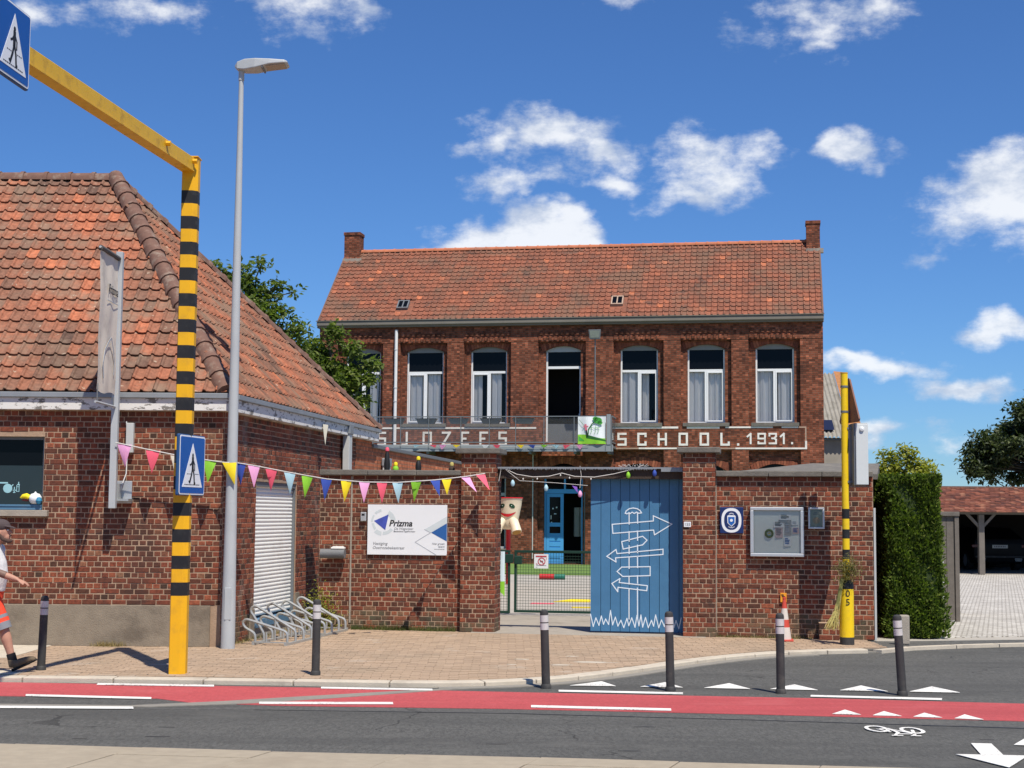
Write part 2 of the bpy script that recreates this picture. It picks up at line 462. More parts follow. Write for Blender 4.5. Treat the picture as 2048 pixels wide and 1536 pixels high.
TILE = [(0.0, (0.11, 0.065, 0.048)), (0.2, (0.20, 0.105, 0.07)), (0.45, (0.31, 0.125, 0.072)), (0.7, (0.40, 0.14, 0.074)), (0.92, (0.50, 0.165, 0.078)), (1.0, (0.56, 0.21, 0.10))]
tint_mat('roof_tile', TILE, rough=0.8, dirt=(0.235, 0.165, 0.115), dirt_amt=0.7, dscale=1.7, dlo=0.44, dhi=0.68, var=0.4, scale=16, bump=0.35, dirt2=(0.50, 0.42, 0.31), d2scale=11.0, d2lo=0.64, d2hi=0.72, d2amt=0.6)
tint_mat('roof_tile_far', [(0, (.16, .075, .048)), (.5, (.27, .098, .057)), (.85, (.33, .115, .063)), (1, (.50, .165, .078))], rough=0.8, dirt=(0.17, 0.105, 0.07), dirt_amt=0.7, dscale=0.8, dlo=0.44, dhi=0.66, var=0.35, scale=9, bump=0.0, dirt2=(0.085, 0.06, 0.048), d2scale=2.5, d2lo=0.52, d2hi=0.72, d2amt=0.65)
mat('ridge_tile', (0.165, 0.088, 0.063), 0.85, var=0.35, scale=9, bump=0.4, dirt=(0.33, 0.27, 0.21), dirt_amt=0.55, dscale=7)
tint_mat('paver', [(0.0, (0.35, 0.255, 0.175)), (0.3, (0.395, 0.285, 0.195)), (0.7, (0.43, 0.31, 0.21)), (1.0, (0.46, 0.335, 0.23))], rough=0.92, var=0.22, scale=60, bump=0.5, bscale=150, dirt=(0.30, 0.23, 0.16), dirt_amt=0.5, dscale=0.7, dirt2=(0.50, 0.44, 0.36), d2scale=1.6, d2lo=0.6, d2hi=0.7, d2amt=0.35)
mat('paver_joint', (0.24, 0.195, 0.145), 0.95, var=0.35, scale=20)
mat('concrete', (0.34, 0.30, 0.245), 0.92, var=0.2, scale=5, bump=0.5, bscale=70, dirt=(0.14, 0.12, 0.10), dirt_amt=0.5, dscale=1.3)
mat('plinth_render', (0.255, 0.21, 0.155), 0.95, var=0.22, scale=7, bump=0.6, bscale=60, dirt=(0.115, 0.09, 0.066), dirt_amt=0.7, dscale=1.6)
mat('kerb_stone', (0.54, 0.475, 0.375), 0.9, var=0.14, scale=8, bump=0.4, bscale=90, dirt=(0.33, 0.28, 0.22), dirt_amt=0.5, dscale=2.2)
mat('coping', (0.155, 0.142, 0.122), 0.92, var=0.3, scale=9, bump=0.6, bscale=50, dirt=(0.30, 0.27, 0.22), dirt_amt=0.4, dscale=3)
road_mat('asphalt', (0.098, 0.0965, 0.088), (0.066, 0.065, 0.060), (0.128, 0.125, 0.113))
road_mat('asphalt_old', (0.108, 0.106, 0.097), (0.082, 0.080, 0.074), (0.145, 0.14, 0.126))
road_mat('red_surface', (0.46, 0.082, 0.085), (0.33, 0.060, 0.062), (0.50, 0.12, 0.12), agg=0.16, paint=True)
worn_paint('road_paint', (0.80, 0.78, 0.72), (0.26, 0.25, 0.235), 0.545, 0.62)
mat('island_slab', (0.36, 0.305, 0.225), 0.93, var=0.16, scale=9, bump=0.5, bscale=120, dirt=(0.28, 0.23, 0.165), dirt_amt=0.5, dscale=0.9)
mat('gutter_strip', (0.25, 0.23, 0.195), 0.93, var=0.2, scale=14, bump=0.4, dirt=(0.20, 0.19, 0.17), dirt_amt=0.5, dscale=1.2)
mat('ground', (0.16, 0.15, 0.11), 0.95, var=0.2, scale=2)
mat('yard', (0.40, 0.37, 0.32), 0.93, var=0.12, scale=3, bump=0.3, dirt=(0.30, 0.27, 0.23), dirt_amt=0.5, dscale=0.6)
mat('turf', (0.13, 0.22, 0.05), 0.95, var=0.25, scale=9, bump=0.6, bscale=60)
mat('zinc', (0.30, 0.32, 0.335), 0.55, 0.35, var=0.14, scale=5, dirt=(0.17, 0.17, 0.17), dirt_amt=0.4)
mat('gutter_grey', (0.19, 0.172, 0.14), 0.75, var=0.14, scale=3, dirt=(0.15, 0.14, 0.12), dirt_amt=0.6, dscale=2.2)
mat('white_pipe', (0.74, 0.74, 0.72), 0.5, var=0.05)
mat('grey_pipe', (0.52, 0.53, 0.51), 0.55, var=0.06)
mat('white_pvc', (0.78, 0.79, 0.78), 0.4, var=0.03)
mat('window_grey', (0.44, 0.45, 0.43), 0.6, var=0.05)
mat('dark_glass', (0.004, 0.005, 0.007), 0.05, var=0.1, spec=0.12)
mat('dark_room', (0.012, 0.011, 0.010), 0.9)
mat('curtain', (0.88, 0.85, 0.81), 0.95, var=0.05)
mat('letter_paint', (0.80, 0.77, 0.70), 0.85, var=0.08, scale=7, dirt=(0.52, 0.44, 0.36), dirt_amt=0.5, dscale=3)
mat('yellow_paint', (0.80, 0.42, 0.010), 0.5, var=0.10, scale=3, dirt=(0.50, 0.27, 0.03), dirt_amt=0.45, dscale=5, spec=0.35)
mat('yellow_old', (0.72, 0.42, 0.02), 0.5, var=0.08, scale=6, dirt=(0.36, 0.20, 0.02), dirt_amt=0.55, dscale=7)
mat('yellow_bright', (0.86, 0.58, 0.01), 0.42, var=0.05, dirt=(0.5, 0.3, 0.05), dirt_amt=0.3, dscale=9)
mat('black_paint', (0.014, 0.014, 0.015), 0.55, var=0.2, dirt=(0.05, 0.048, 0.044), dirt_amt=0.5, dscale=7)
mat('lamp_grey', (0.44, 0.46, 0.465), 0.5, var=0.06, scale=5, dirt=(0.34, 0.36, 0.38), dirt_amt=0.4)
mat('lamp_under', (0.34, 0.29, 0.23), 0.5, var=0.1)
mat('sign_blue', (0.006, 0.085, 0.36), 0.35, var=0.04, spec=0.5)
mat('sign_edge_blue', (0.02, 0.075, 0.20), 0.5, var=0.08)
mat('sign_white', (0.80, 0.82, 0.83), 0.4, var=0.02, spec=0.5)
mat('print_black', (0.012, 0.012, 0.013), 0.6)
mat('print_grey', (0.16, 0.165, 0.17), 0.6)
mat('print_light', (0.60, 0.66, 0.67), 0.6, var=0.03)
mat('print_line', (0.40, 0.43, 0.46), 0.6)
mat('print_blue', (0.025, 0.115, 0.35), 0.55, var=0.1, scale=3)
mat('print_violet', (0.055, 0.085, 0.40), 0.55, var=0.45, scale=6)
mat('bollard_grey', (0.042, 0.041, 0.040), 0.7, var=0.2, scale=9, dirt=(0.10, 0.09, 0.078), dirt_amt=0.6, dscale=6)
mat('reflector', (0.58, 0.57, 0.54), 0.45, var=0.06, dirt=(0.36, 0.36, 0.36), dirt_amt=0.5, dscale=9)
mat('galvanised', (0.46, 0.47, 0.45), 0.42, 0.5, var=0.12, scale=18)
mat('steel_grey', (0.18, 0.195, 0.205), 0.55, 0.3, var=0.12)
mat('shutter_white', (0.86, 0.86, 0.81), 0.5, var=0.05, dirt=(0.60, 0.59, 0.54), dirt_amt=0.5)
mat('blue_plank', (0.062, 0.185, 0.335), 0.5, var=0.10, scale=5, bump=0.15, bscale=50, dirt=(0.048, 0.15, 0.285), dirt_amt=0.6, dscale=2)
mat('blue_line', (0.70, 0.78, 0.84), 0.6, var=0.1, scale=20)
mat('door_blue', (0.075, 0.33, 0.66), 0.5, var=0.05)
mat('wood_dark', (0.055, 0.038, 0.028), 0.85, var=0.4, scale=8, bump=0.5)
mat('wood_grey', (0.155, 0.135, 0.115), 0.85, var=0.3, scale=7, bump=0.4, bscale=50)
mat('gate_green', (0.010, 0.042, 0.028), 0.5, var=0.1)
mat('red_plastic', (0.52, 0.018, 0.024), 0.45, var=0.08)
mat('green_plastic', (0.02, 0.17, 0.12), 0.45, var=0.08)
mat('cream_plastic', (0.76, 0.66, 0.47), 0.42, var=0.05, dirt=(0.62, 0.5, 0.34), dirt_amt=0.4, dscale=5)
mat('ochre_plastic', (0.42, 0.21, 0.03), 0.6)
mat('eye_green', (0.012, 0.065, 0.03), 0.35)
mat('cloth_beige', (0.74, 0.66, 0.55), 0.9, var=0.09, scale=3, dirt=(0.34, 0.30, 0.26), dirt_amt=0.55, dscale=2.3)
mat('cloth_dark', (0.10, 0.095, 0.09), 0.9)
mat('alu', (0.56, 0.575, 0.58), 0.42, 0.55, var=0.05)
mat('box_grey', (0.62, 0.645, 0.63), 0.5, var=0.03)
mat('board_grey', (0.80, 0.82, 0.74), 0.8, var=0.04)
mat('paper_white', (0.78, 0.77, 0.73), 0.9, var=0.04)
mat('paper_grey', (0.36, 0.36, 0.36), 0.9, var=0.5, scale=40)
mat('paper_pink', (0.62, 0.46, 0.44), 0.9, var=0.3, scale=30)
mat('orange_tag', (0.85, 0.34, 0.02), 0.6, var=0.05)
mat('cone_red', (0.55, 0.07, 0.045), 0.5, var=0.08)
mat('cone_white', (0.62, 0.56, 0.50), 0.6, var=0.1)
mat('straw', (0.52, 0.44, 0.15), 0.9, var=0.25, scale=20)
mat('navy', (0.012, 0.028, 0.12), 0.4, var=0.1)
mat('string', (0.62, 0.60, 0.56), 0.9)
for k, c in {'pink': (0.78, 0.36, 0.60), 'coral': (0.80, 0.11, 0.17), 'lime': (0.24, 0.55, 0.035), 'lemon': (0.88, 0.68, 0.02), 'royal': (0.035, 0.075, 0.36), 'sky_blue': (0.40, 0.60, 0.68), 'cream': (0.8, 0.74, 0.58)}.items():
    mat('flag_' + k, c, 0.75, var=0.08, scale=8)
glass_mat('window_glass', (0.97, 0.98, 0.98), 0.0, 0.0)
glass_mat('balcony_glass', (0.95, 0.95, 0.95), 0.0, 0.09)
glass_mat('case_glass', (0.93, 0.95, 0.94), 0.02, 0.0)
brick_tex_mat('brick_far', (0.215, 0.066, 0.034), (0.30, 0.093, 0.047), (0.21, 0.12, 0.08), var=0.5, dark=(0.05, 0.028, 0.022))
brick_tex_mat('brick_orange', (0.46, 0.14, 0.062), (0.54, 0.17, 0.075), (0.36, 0.19, 0.12), var=0.3)
brick_tex_mat('brick_arch_far', (0.28, 0.085, 0.042), (0.33, 0.10, 0.05), (0.17, 0.09, 0.06), bw=0.08, bh=0.24, var=0.35)
# ================================================================ GROUND, ROAD, PAVEMENT
def interp(pts, x):
    if x <= pts[0][0]: return pts[0][1]
    for (a, b), (c, d) in zip(pts[:-1], pts[1:]):
        if x <= c: return b + (d - b) * (x - a) / (c - a)
    return pts[-1][1]

tag(MB().slab([(-900, -300), (900, -300), (900, 1800), (-900, 1800)], -0.6, -0.12).build('ground', 'ground'), kind='structure')
RZ = -0.05
NEAR = [(-30, 15.0), (-4.0, 12.0), (-1.99, 11.73), (0.02, 11.545), (1.79, 11.314), (30, 8.0)]
road = tag(MB().slab([(-60, 3), (60, 3), (60, 22.75), (4.4, 22.2), (3.0, 21.0), (-60, 20.0)], -0.3, RZ).build('road', 'asphalt'), kind='structure')
# footway of older asphalt in front of the hedge
tag(MB().slab([(4.6, 20.75), (4.97, 20.74), (5.6, 21.28), (7.46, 22.05), (14, 24.1), (30, 28), (30, 30), (6.4, 22.9), (5.2, 22.7)], -0.2, RZ + 0.035).build('path', 'asphalt_old'), kind='structure')
fk = MB()
ek = [(5.0, 20.66), (5.6, 21.20), (6.3, 21.55), (7.0, 21.83), (7.8, 22.08), (8.6, 22.3), (9.6, 22.6)]
for i, (a, b) in enumerate(zip(ek[:-1], ek[1:])):
    d = (V(*b) - V(*a)); n = V(-d.y, d.x).normalized() * 0.07
    e = d.normalized() * 0.01
    q = [V(*a) + e - n, V(*b) - e - n, V(*b) - e + n, V(*a) + e + n]
    MB().slab([tuple(p) for p in q], -0.2, RZ + 0.045).build('edging_stone', 'kerb_stone', road)
# seam of the resurfaced lane
MB().slab([(-2.4, 14.27), (0.0, 14.15), (2.2, 13.83), (4.5, 13.43), (9, 12.7), (9, 12.74), (4.5, 13.47), (2.2, 13.86), (0.0, 14.18), (-2.4, 14.29)], RZ - 0.02, RZ + 0.0025).build('seam', 'black_paint', road)
MB().slab([(-60, 13.6), (-2.4, 14.27), (0.0, 14.15), (2.2, 13.83), (4.5, 13.43), (60, 5.0), (60, 7.0), (4.9, 13.8), (2.25, 14.14), (0, 14.4), (-2.2, 14.5), (-3.6, 14.3), (-60, 14.0)], RZ - 0.02, RZ + 0.0018).build('lane_strip', 'asphalt_old', road)

red = MB().slab([(-40, 15.6), (-12, 15.35), (-5.07, 15.16), (-3.5, 15.06), (-3.1, 14.76), (-2.2, 14.58), (-0.09, 14.485), (2.25, 14.23), (4.7, 13.9), (14, 12.6), (40, 9.0),
                 (40, 10.2), (14, 13.9), (5.14, 15.19), (3.2, 15.5), (0.93, 15.72), (-0.83, 15.93), (-2.0, 16.08), (-5.5, 16.36), (-12, 16.38), (-40, 16.4)], RZ - 0.02, RZ + 0.004).build('cycle_lane', 'red_surface')
tag(red, kind='structure')
top = [(-30, 14.9), (-6, 14.56), (-4.87, 14.52), (-3.61, 14.49), (-2.79, 14.86), (-2.1, 15.28), (-1.14, 15.82), (-0.735, 16.03), (-0.3, 16.16)]
bot = [(-0.25, 16.13), (-0.6, 16.0), (-1.12, 15.62), (-1.83, 15.12), (-2.5, 14.71), (-3.4, 14.40), (-4.78, 14.36), (-6, 14.40), (-30, 14.7)]
tag(MB().slab(top + bot, RZ - 0.02, RZ + 0.008).build('gutter_strip', 'gutter_strip'), kind='structure')

# painted markings: each dash, triangle and symbol a piece of the road
def marking(poly, z=RZ + 0.012, name='marking'):
    return MB().slab(poly, z - 0.004, z).build(name, 'road_paint', road)
for q in [[(-4.405, 16.27), (-3.15, 16.20), (-3.12, 16.06), (-4.38, 16.13)], [(-4.85, 15.26), (-3.55, 15.09), (-3.52, 14.95), (-4.81, 15.12)],
          [(-4.9, 14.35), (-3.55, 14.36), (-3.51, 14.22), (-4.83, 14.20)], [(-1.994, 16.10), (-0.812, 16.0), (-0.803, 15.86), (-1.98, 15.965)],
          [(-2.433, 14.80), (-1.138, 14.86), (-1.123, 14.71), (-2.41, 14.65)], [(0.516, 15.99), (1.807, 15.85), (1.79, 15.70), (0.512, 15.85)],
          [(0.209, 14.71), (1.544, 14.54), (1.53, 14.39), (0.207, 14.56)], [(3.114, 15.72), (4.417, 15.53), (4.37, 15.38), (3.085, 15.59)]]:
    marking(q)
for q in [[(0.652, 16.42), (1.02, 16.84), (1.147, 16.40)], [(1.409, 16.36), (1.719, 16.80), (1.859, 16.32)], [(2.087, 16.30), (2.42, 16.75), (2.569, 16.24)],
          [(2.785, 16.24), (3.128, 16.69), (3.28, 16.18)], [(3.518, 16.18), (3.844, 16.63), (4.009, 16.11)], [(4.24, 16.11), (4.611, 16.60), (4.753, 16.05)],
          [(3.023, 14.25), (3.21, 14.56), (3.282, 14.21)], [(3.386, 14.18), (3.56, 14.47), (3.642, 14.14)], [(3.741, 14.1), (3.92, 14.38), (3.994, 14.05)],
          [(4.097, 14.01), (4.27, 14.28), (4.341, 13.94)], [(4.111, 12.42), (4.30, 12.74), (4.349, 12.38)]]:
    marking(q)
marking([(3.78, 12.483), (3.942, 12.464), (3.848, 11.88), (4.03, 11.86), (3.70, 11.30), (3.483, 11.907), (3.678, 11.892)], name='arrow_marking')
# bicycle symbol
bk = MB()
def flat_stroke(mb, pts, wd, z, closed=False):
    P = [V(*p) for p in pts] + ([V(*pts[0])] if closed else [])
    for k, (a, b) in enumerate(zip(P[:-1], P[1:])):
        d = (b - a).normalized(); n = V(-d.y, d.x) * wd / 2; e = d * wd * 0.3
        mb.slab([tuple(p) for p in (a - e - n, b + e - n, b + e + n, a - e + n)], z - 0.003, z + 0.0003 * (k % 5))
def ring2(cx, cy, rx, ry, n=22): return [(cx + rx * math.cos(2 * math.pi * k / n), cy + ry * math.sin(2 * math.pi * k / n)) for k in range(n)]
zz = RZ + 0.012
flat_stroke(bk, ring2(3.205, 13.28, 0.085, 0.17), 0.034, zz, True)
flat_stroke(bk, ring2(3.49, 13.20, 0.085, 0.17), 0.034, zz, True)
for pts in ([(3.205, 13.25), (3.30, 13.30), (3.33, 13.05), (3.27, 12.9)], [(3.30, 13.27), (3.44, 13.0)], [(3.27, 13.1), (3.205, 13.25)], [(3.30, 12.98), (3.45, 12.97)], [(3.49, 13.2), (3.44, 12.93), (3.42, 12.88)], [(3.24, 12.88), (3.32, 12.88)], [(3.40, 12.87), (3.47, 12.87)]):
    flat_stroke(bk, pts, 0.028, zz + 0.002)
bk.build('bicycle_marking', 'road_paint', road)

# tar marks and patches on the lane
for (cx, cy, rx, ry) in ((-2.95, 13.1, .09, .012), (-2.9, 12.55, .10, .02), (1.2, 13.35, .10, .014), (-.12, 12.3, .09, .02), (.95, 12.0, .10, .014), (4.0, 12.75, .06, .02), (-3.5, 12.4, .08, .012), (3.9, 13.55, .22, .02)):
    MB().slab([(cx + rx * math.cos(k * .6283) * rnd.uniform(.7, 1.1), cy + ry * math.sin(k * .6283) * rnd.uniform(.6, 1.1)) for k in range(10)], RZ - .01, RZ + .003).build('tar_mark', 'bollard_grey', road)
# near pavement of long concrete slabs
tag(MB().slab([(-30, 14.98), (-4.0, 11.98), (-1.99, 11.71), (0.02, 11.525), (1.79, 11.294), (30, 7.9), (30, -30), (-30, -30)], -0.3, RZ + 0.01).build('pavement', 'paver_joint'), kind='structure')
nearp = bpy.data.objects['pavement']
x = -8.0; k = 0
while x < 6.0:
    x2 = x + 1.03
    def nd(xx): return interp(NEAR, xx)
    MB().slab([(x + 0.004, nd(x)), (x2 - 0.004, nd(x2)), (x2 - 0.12, nd(x2) - 0.32), (x - 0.11, nd(x) - 0.32)], -0.2, RZ + 0.02 + 0.002 * (k % 3)).build('kerb_slab', 'island_slab', nearp, bevel=0.004)
    MB().slab([(x - 0.118, nd(x) - 0.328), (x2 - 0.128, nd(x2) - 0.328), (x2 - 0.6, nd(x2) - 2.0), (x - 0.6, nd(x) - 2.0)], -0.2, RZ + 0.02 + 0.002 * ((k + 1) % 3)).build('slab', 'island_slab', nearp, bevel=0.004)
    x = x2; k += 1

# kerb of pale stones along the pavement and round the corner
F = [(-12, 16.40), (-5.5, 16.38), (-3.9, 16.36), (-2.2, 16.25), (-1.15, 16.17), (-0.5, 16.2), (0.1, 16.42), (0.7, 16.85), (1.35, 17.6), (1.95, 18.42), (2.5, 19.12), (3.1, 19.75), (3.7, 20.2), (4.4, 20.52), (5.0, 20.66)]
fine = []
for (a, b), (c, d) in zip(F[:-1], F[1:]):
    n = max(1, int(math.hypot(c - a, d - b) / 0.12))
    fine += [(a + (c - a) * i / n, b + (d - b) * i / n) for i in range(n)]
fine.append(F[-1])
for _ in range(10):
    fine = [fine[0]] + [((fine[i - 1][0] + 2 * fine[i][0] + fine[i + 1][0]) / 4, (fine[i - 1][1] + 2 * fine[i][1] + fine[i + 1][1]) / 4) for i in range(1, len(fine) - 1)] + [fine[-1]]
def offs(i, dist):
    a = V(*fine[max(i - 1, 0)]); b = V(*fine[min(i + 1, len(fine) - 1)]); d = (b - a).normalized()
    return (fine[i][0] - d.y * dist, fine[i][1] + d.x * dist)
kerb = tag(MB().slab([offs(i, 0.02) for i in range(len(fine))] + [offs(i, 0.30) for i in range(len(fine) - 1, -1, -1)], -0.3, -0.028).build('kerb', 'gutter_strip'), kind='structure')
i = 0
while i < len(fine) - 2:
    j = min(i + (8 if fine[i][0] < -0.6 else 5), len(fine) - 1)
    fr = [offs(q, 0.0) for q in range(i, j + 1)]; bk_ = [offs(q, 0.20) for q in range(i, j + 1)]
    # pull the ends in for the joints
    def sh(l):
        a, b = V(*l[0]), V(*l[1]); c, d = V(*l[-1]), V(*l[-2])
        return [tuple(a + (b - a).normalized() * 0.006)] + l[1:-1] + [tuple(c + (d - c).normalized() * 0.006)]
    fr, bk_ = sh(fr), sh(bk_)
    MB().slab(fr + bk_[::-1], -0.3, 0.004 + rnd.uniform(-0.003, 0.003)).build('kerb_stone', 'kerb_stone', kerb, bevel=0.012)
    i = j
# pale weathered gutter at the foot of the kerb on the corner
tag(MB().slab([offs(i, -0.17) for i in range(92, len(fine) - 8)] + [offs(i, 0.01) for i in range(len(fine) - 9, 91, -1)], -0.2, RZ + 0.011).build('gutter', 'gutter_strip'), kind='structure')

# pavement of clay-coloured paving bricks
backl = sorted([offs(i, 0.215) for i in range(len(fine))])
def upper(x):
    if x < -3.88: return 20.24
    if x < -3.06: return 20.24 + (x + 3.88) / 0.82 * 3.4
    return 23.05 - 0.17 * x + 0.05
walk = tag(MB().slab([(-12, 16.5)] + [p for p in backl if p[0] > -11.9] + [(5.24, 22.3), (5.24, 22.6), (-4, 25), (-12, 25)], -0.3, -0.007).build('pavement', 'paver_joint'), kind='structure')
PW, PH = 0.215, 0.108
pav = []
row = 0
y = 16.2
while y < 23.9:
    xx = -8.2 + (PW / 2 if row % 2 else 0) + rnd.uniform(-0.01, 0.01)
    while xx < 5.3:
        cx, cy = xx + PW / 2, y + PH / 2
        wave = 0.012 * math.sin(cx * 2.1 + cy) + 0.008 * math.sin(cx * 5.3)
        cy2 = cy + wave
        if cy2 - PH / 2 > interp(backl, cx) and cy2 < upper(cx) + 0.05 and cx < 5.22 - max(0, (21.2 - cy2)) * 0.15:
            pav.append((cx, cy2))
        xx += PW
    y += PH; row += 1
pav.sort(key=lambda p: p[0] ** 2 + p[1] ** 2)
pool = []
for k in range(24):
    mb = MB(); mb.box(-PW / 2 + 0.004, -PH / 2 + 0.004, -0.04, PW / 2 - 0.004, PH / 2 - 0.004, 0.0, rnd.random(), 0, 'd'); pool.append(mb.data('paving_brick', 'paver'))
vis = [p for p in pav if abs(p[0] / p[1]) < 0.345]
for cx, cy in vis[:300]:
    o = link('paving_brick', rnd.choice(pool), walk, loc=(cx, cy, rnd.uniform(-0.002, 0.003)))
    o.rotation_euler = (rnd.uniform(-.006, .006), rnd.uniform(-.006, .006), rnd.uniform(-.02, .02))
near = set(vis[:300]); mb = MB()
for p in pav:
    if p in near: continue
    z = rnd.uniform(-0.002, 0.003); g = 0.004
    mb.box(p[0] - PW / 2 + g, p[1] - PH / 2 + g, -0.03, p[0] + PW / 2 - g, p[1] + PH / 2 - g, z, rnd.random(), 0, 'd')
stuff(mb.build('paving_bricks', 'paver', walk))
# pale tactile slabs across the pavement at the crossing
for (px0, px1, py0, py1) in ((-7.6, -6.1, 18.5, 20.2), (-6.9, -5.34, 16.66, 17.12)):
    y = py0
    while y < py1 - .1:
        x = px0
        while x < px1 - .1:
            cut = (18.5 - y) * .0
            MB().box(x + .004, y + .004, -.02, min(x + .3, px1) - .004, min(y + .3, py1) - .004, .0095).build('tactile_slab', 'kerb_stone', walk, bevel=.003); x += .3
        y += .3
# spilt chalk and paint stains
for (cx, cy, rx, ry) in ((1.02, 18.55, 0.33, 0.10), (0.62, 18.2, 0.16, 0.06), (0.78, 19.3, 0.09, 0.05), (0.15, 18.85, 0.1, 0.05), (0.03, 18.2, 0.07, 0.04)):
    n = 14; MB().slab([(cx + rx * math.cos(k * 6.283 / n) * rnd.uniform(.45, 1.1), cy + ry * math.sin(k * 6.283 / n) * rnd.uniform(.45, 1.1)) for k in range(n)], -0.002, 0.0055).build('stain', 'kerb_stone', walk)

# school yard, its turf and play markings
yard = tag(MB().slab([(-4.2, 23.0), (5.6, 22.2), (30, 28), (30, 70), (-12, 70), (-4.2, 30)], -0.3, -0.012).build('courtyard', 'yard'), kind='structure')
MB().slab([(-0.6, 22.95), (2.9, 22.4), (3.0, 26.6), (-0.4, 27.0)], -0.1, 0.006).build('threshold_slab', 'concrete', yard, bevel=0.004)
MB().slab([(-6, 46.5), (11, 43.4), (12.6, 51.6), (-6, 55.4)], -0.1, 0.03).build('turf', 'turf', yard)
for pts, m in (([(0.9, 31.4), (1.9, 31.3), (1.95, 32.1), (1.3, 32.3)], 'flag_lemon'), ([(0.4, 30.6), (0.85, 30.55), (0.9, 30.8), (0.45, 30.85)], 'flag_coral'), ([(1.2, 29.4), (2.2, 29.35), (2.2, 29.6), (1.2, 29.65)], 'flag_lemon')):
    MB().slab(pts, -0.02, 0.0).build('play_marking', m, yard)
# ================================================================ BRICKLAYING
CH, BL, BHd = 0.072, 0.198, 0.099           # course height, stretcher and header module
def brick_pool(nm, mt, L, n=20):
    out = []
    for k in range(n):
        g = 0.0055
        a, b, c, d = (rnd.uniform(-.0035, .0035) for _ in range(4))
        mb = MB()
        x0, x1, z0, z1 = -L / 2 + g + a, L / 2 - g + b, -CH / 2 + g + c, CH / 2 - g + d
        y = rnd.uniform(-0.003, 0.002); e = 0.006
        vs = [(x0, 0.05, z0), (x1, 0.05, z0), (x1, 0.05, z1), (x0, 0.05, z1), (x0, y + e, z0), (x1, y + e, z0), (x1, y + e, z1), (x0, y + e, z1),
              (x0 + e, y, z0 + e), (x1 - e, y + rnd.uniform(-.003, .003), z0 + e), (x1 - e, y, z1 - e), (x0 + e, y + rnd.uniform(-.003, .003), z1 - e)]
        fs = [(8, 9, 10, 11)] + [(0 + i, (i + 1) % 4, 4 + (i + 1) % 4, 4 + i) for i in range(4)] + [(4 + i, 4 + (i + 1) % 4, 8 + (i + 1) % 4, 8 + i) for i in range(4)]
        mb.add(vs, fs, rnd.random() ** 1.0)
        out.append(mb.data(nm, mt))
    return out
POOL = {}
def lay(parent, x0, x1, z0, z1, openings=(), parts=300, mt='brick', y=0.0, keep=None, flip=0, start=0.0, damp=None, name='brick'):
    """cross bond over the face y (facing -y): the pieces in keep() become parts, the rest one part of stuff"""
    spots = []
    nrow = int(round((z1 - z0) / CH)); ch = (z1 - z0) / nrow
    for r in range(nrow):
        zc = z0 + (r + 0.5) * ch
        header = (r + flip) % 2
        L = BHd if header else BL
        x = x0 - (start if not header else start + BHd / 2) - (BL / 2 if (r // 2) % 2 and not header else 0)
        while x < x1 - 0.01:
            a, b = max(x, x0), min(x + L, x1)
            segs = [(a, b)]
            for (ox0, ox1, oz0, oz1) in openings:
                if oz0 - ch * 0.4 < zc < oz1 + ch * 0.4:
                    ns = []
                    for (p, q) in segs:
                        if q <= ox0 or p >= ox1: ns.append((p, q))
                        else:
                            if p < ox0: ns.append((p, ox0))
                            if q > ox1: ns.append((ox1, q))
                    segs = ns
            for (p, q) in segs:
                if q - p > 0.025: spots.append(((p + q) / 2, zc, q - p, abs(q - p - L) < 1e-4))
            x += L
    full = [s for s in spots if s[3] and (keep is None or keep(s[0], s[1])) and not (damp and s[1] < damp)]
    if len(full) > parts:
        full.sort(key=lambda s: (s[2] < 0.15, abs(s[1] - 1.5)))
        full = full[:parts]
    chosen = set((s[0], s[1]) for s in full)
    for (cx, cz, L, _) in full:
        key = (mt, L > 0.15)
        if key not in POOL: POOL[key] = brick_pool('brick', mt, BL if L > 0.15 else BHd)
        o = link(name, rnd.choice(POOL[key]), parent, loc=(cx, y, cz))
        o.rotation_euler = (0, rnd.uniform(-.008, .008), rnd.uniform(-.01, .01)); o.scale = (1, 1, ch / CH)
    wet = {(s[0], s[1]): 1 if (damp and s[1] < damp + rnd.uniform(-.12, 0.0)) else 0 for s in spots}
    for sel in (0, 1):
        mb = MB()
        for (cx, cz, L, _) in spots:
            if (cx, cz) in chosen: continue
            if wet[(cx, cz)] != sel: continue
            g = 0.0055; yy = y + rnd.uniform(-0.002, 0.002); e = 0.005
            a, b, c, d = (rnd.uniform(-.003, .003) for _ in range(4))
            X0, X1, Z0, Z1 = cx - L / 2 + g + a, cx + L / 2 - g + b, cz - ch / 2 + g + c, cz + ch / 2 - g + d
            vs = [(X0, y + .05, Z0), (X1, y + .05, Z0), (X1, y + .05, Z1), (X0, y + .05, Z1), (X0, yy + e, Z0), (X1, yy + e, Z0), (X1, yy + e, Z1), (X0, yy + e, Z1), (X0 + e, yy, Z0 + e), (X1 - e, yy, Z0 + e), (X1 - e, yy, Z1 - e), (X0 + e, yy, Z1 - e)]
            mb.add(vs, [(8, 9, 10, 11)] + [(i, (i + 1) % 4, 4 + (i + 1) % 4, 4 + i) for i in range(4)] + [(4 + i, 4 + (i + 1) % 4, 8 + (i + 1) % 4, 8 + i) for i in range(4)], rnd.random())
        if mb.v: stuff(mb.build('brickwork', 'brick_damp' if sel else mt, parent))

def cells(mb, x0, x1, z0, z1, y0, y1, openings, mi=0):
    """wall core with holes: boxes round the openings"""
    xs = sorted({x0, x1, *[v for o in openings for v in o[:2] if x0 < v < x1]})
    for a, b in zip(xs[:-1], xs[1:]):
        cuts = sorted((o[2], o[3]) for o in openings if o[0] < (a + b) / 2 < o[1])
        z = z0
        for (p, q) in cuts:
            if p > z: mb.box(a, y0, z, b, y1, p, 0.5, mi)
            z = max(z, q)
        if z < z1: mb.box(a, y0, z, b, y1, z1, 0.5, mi)
    return mb

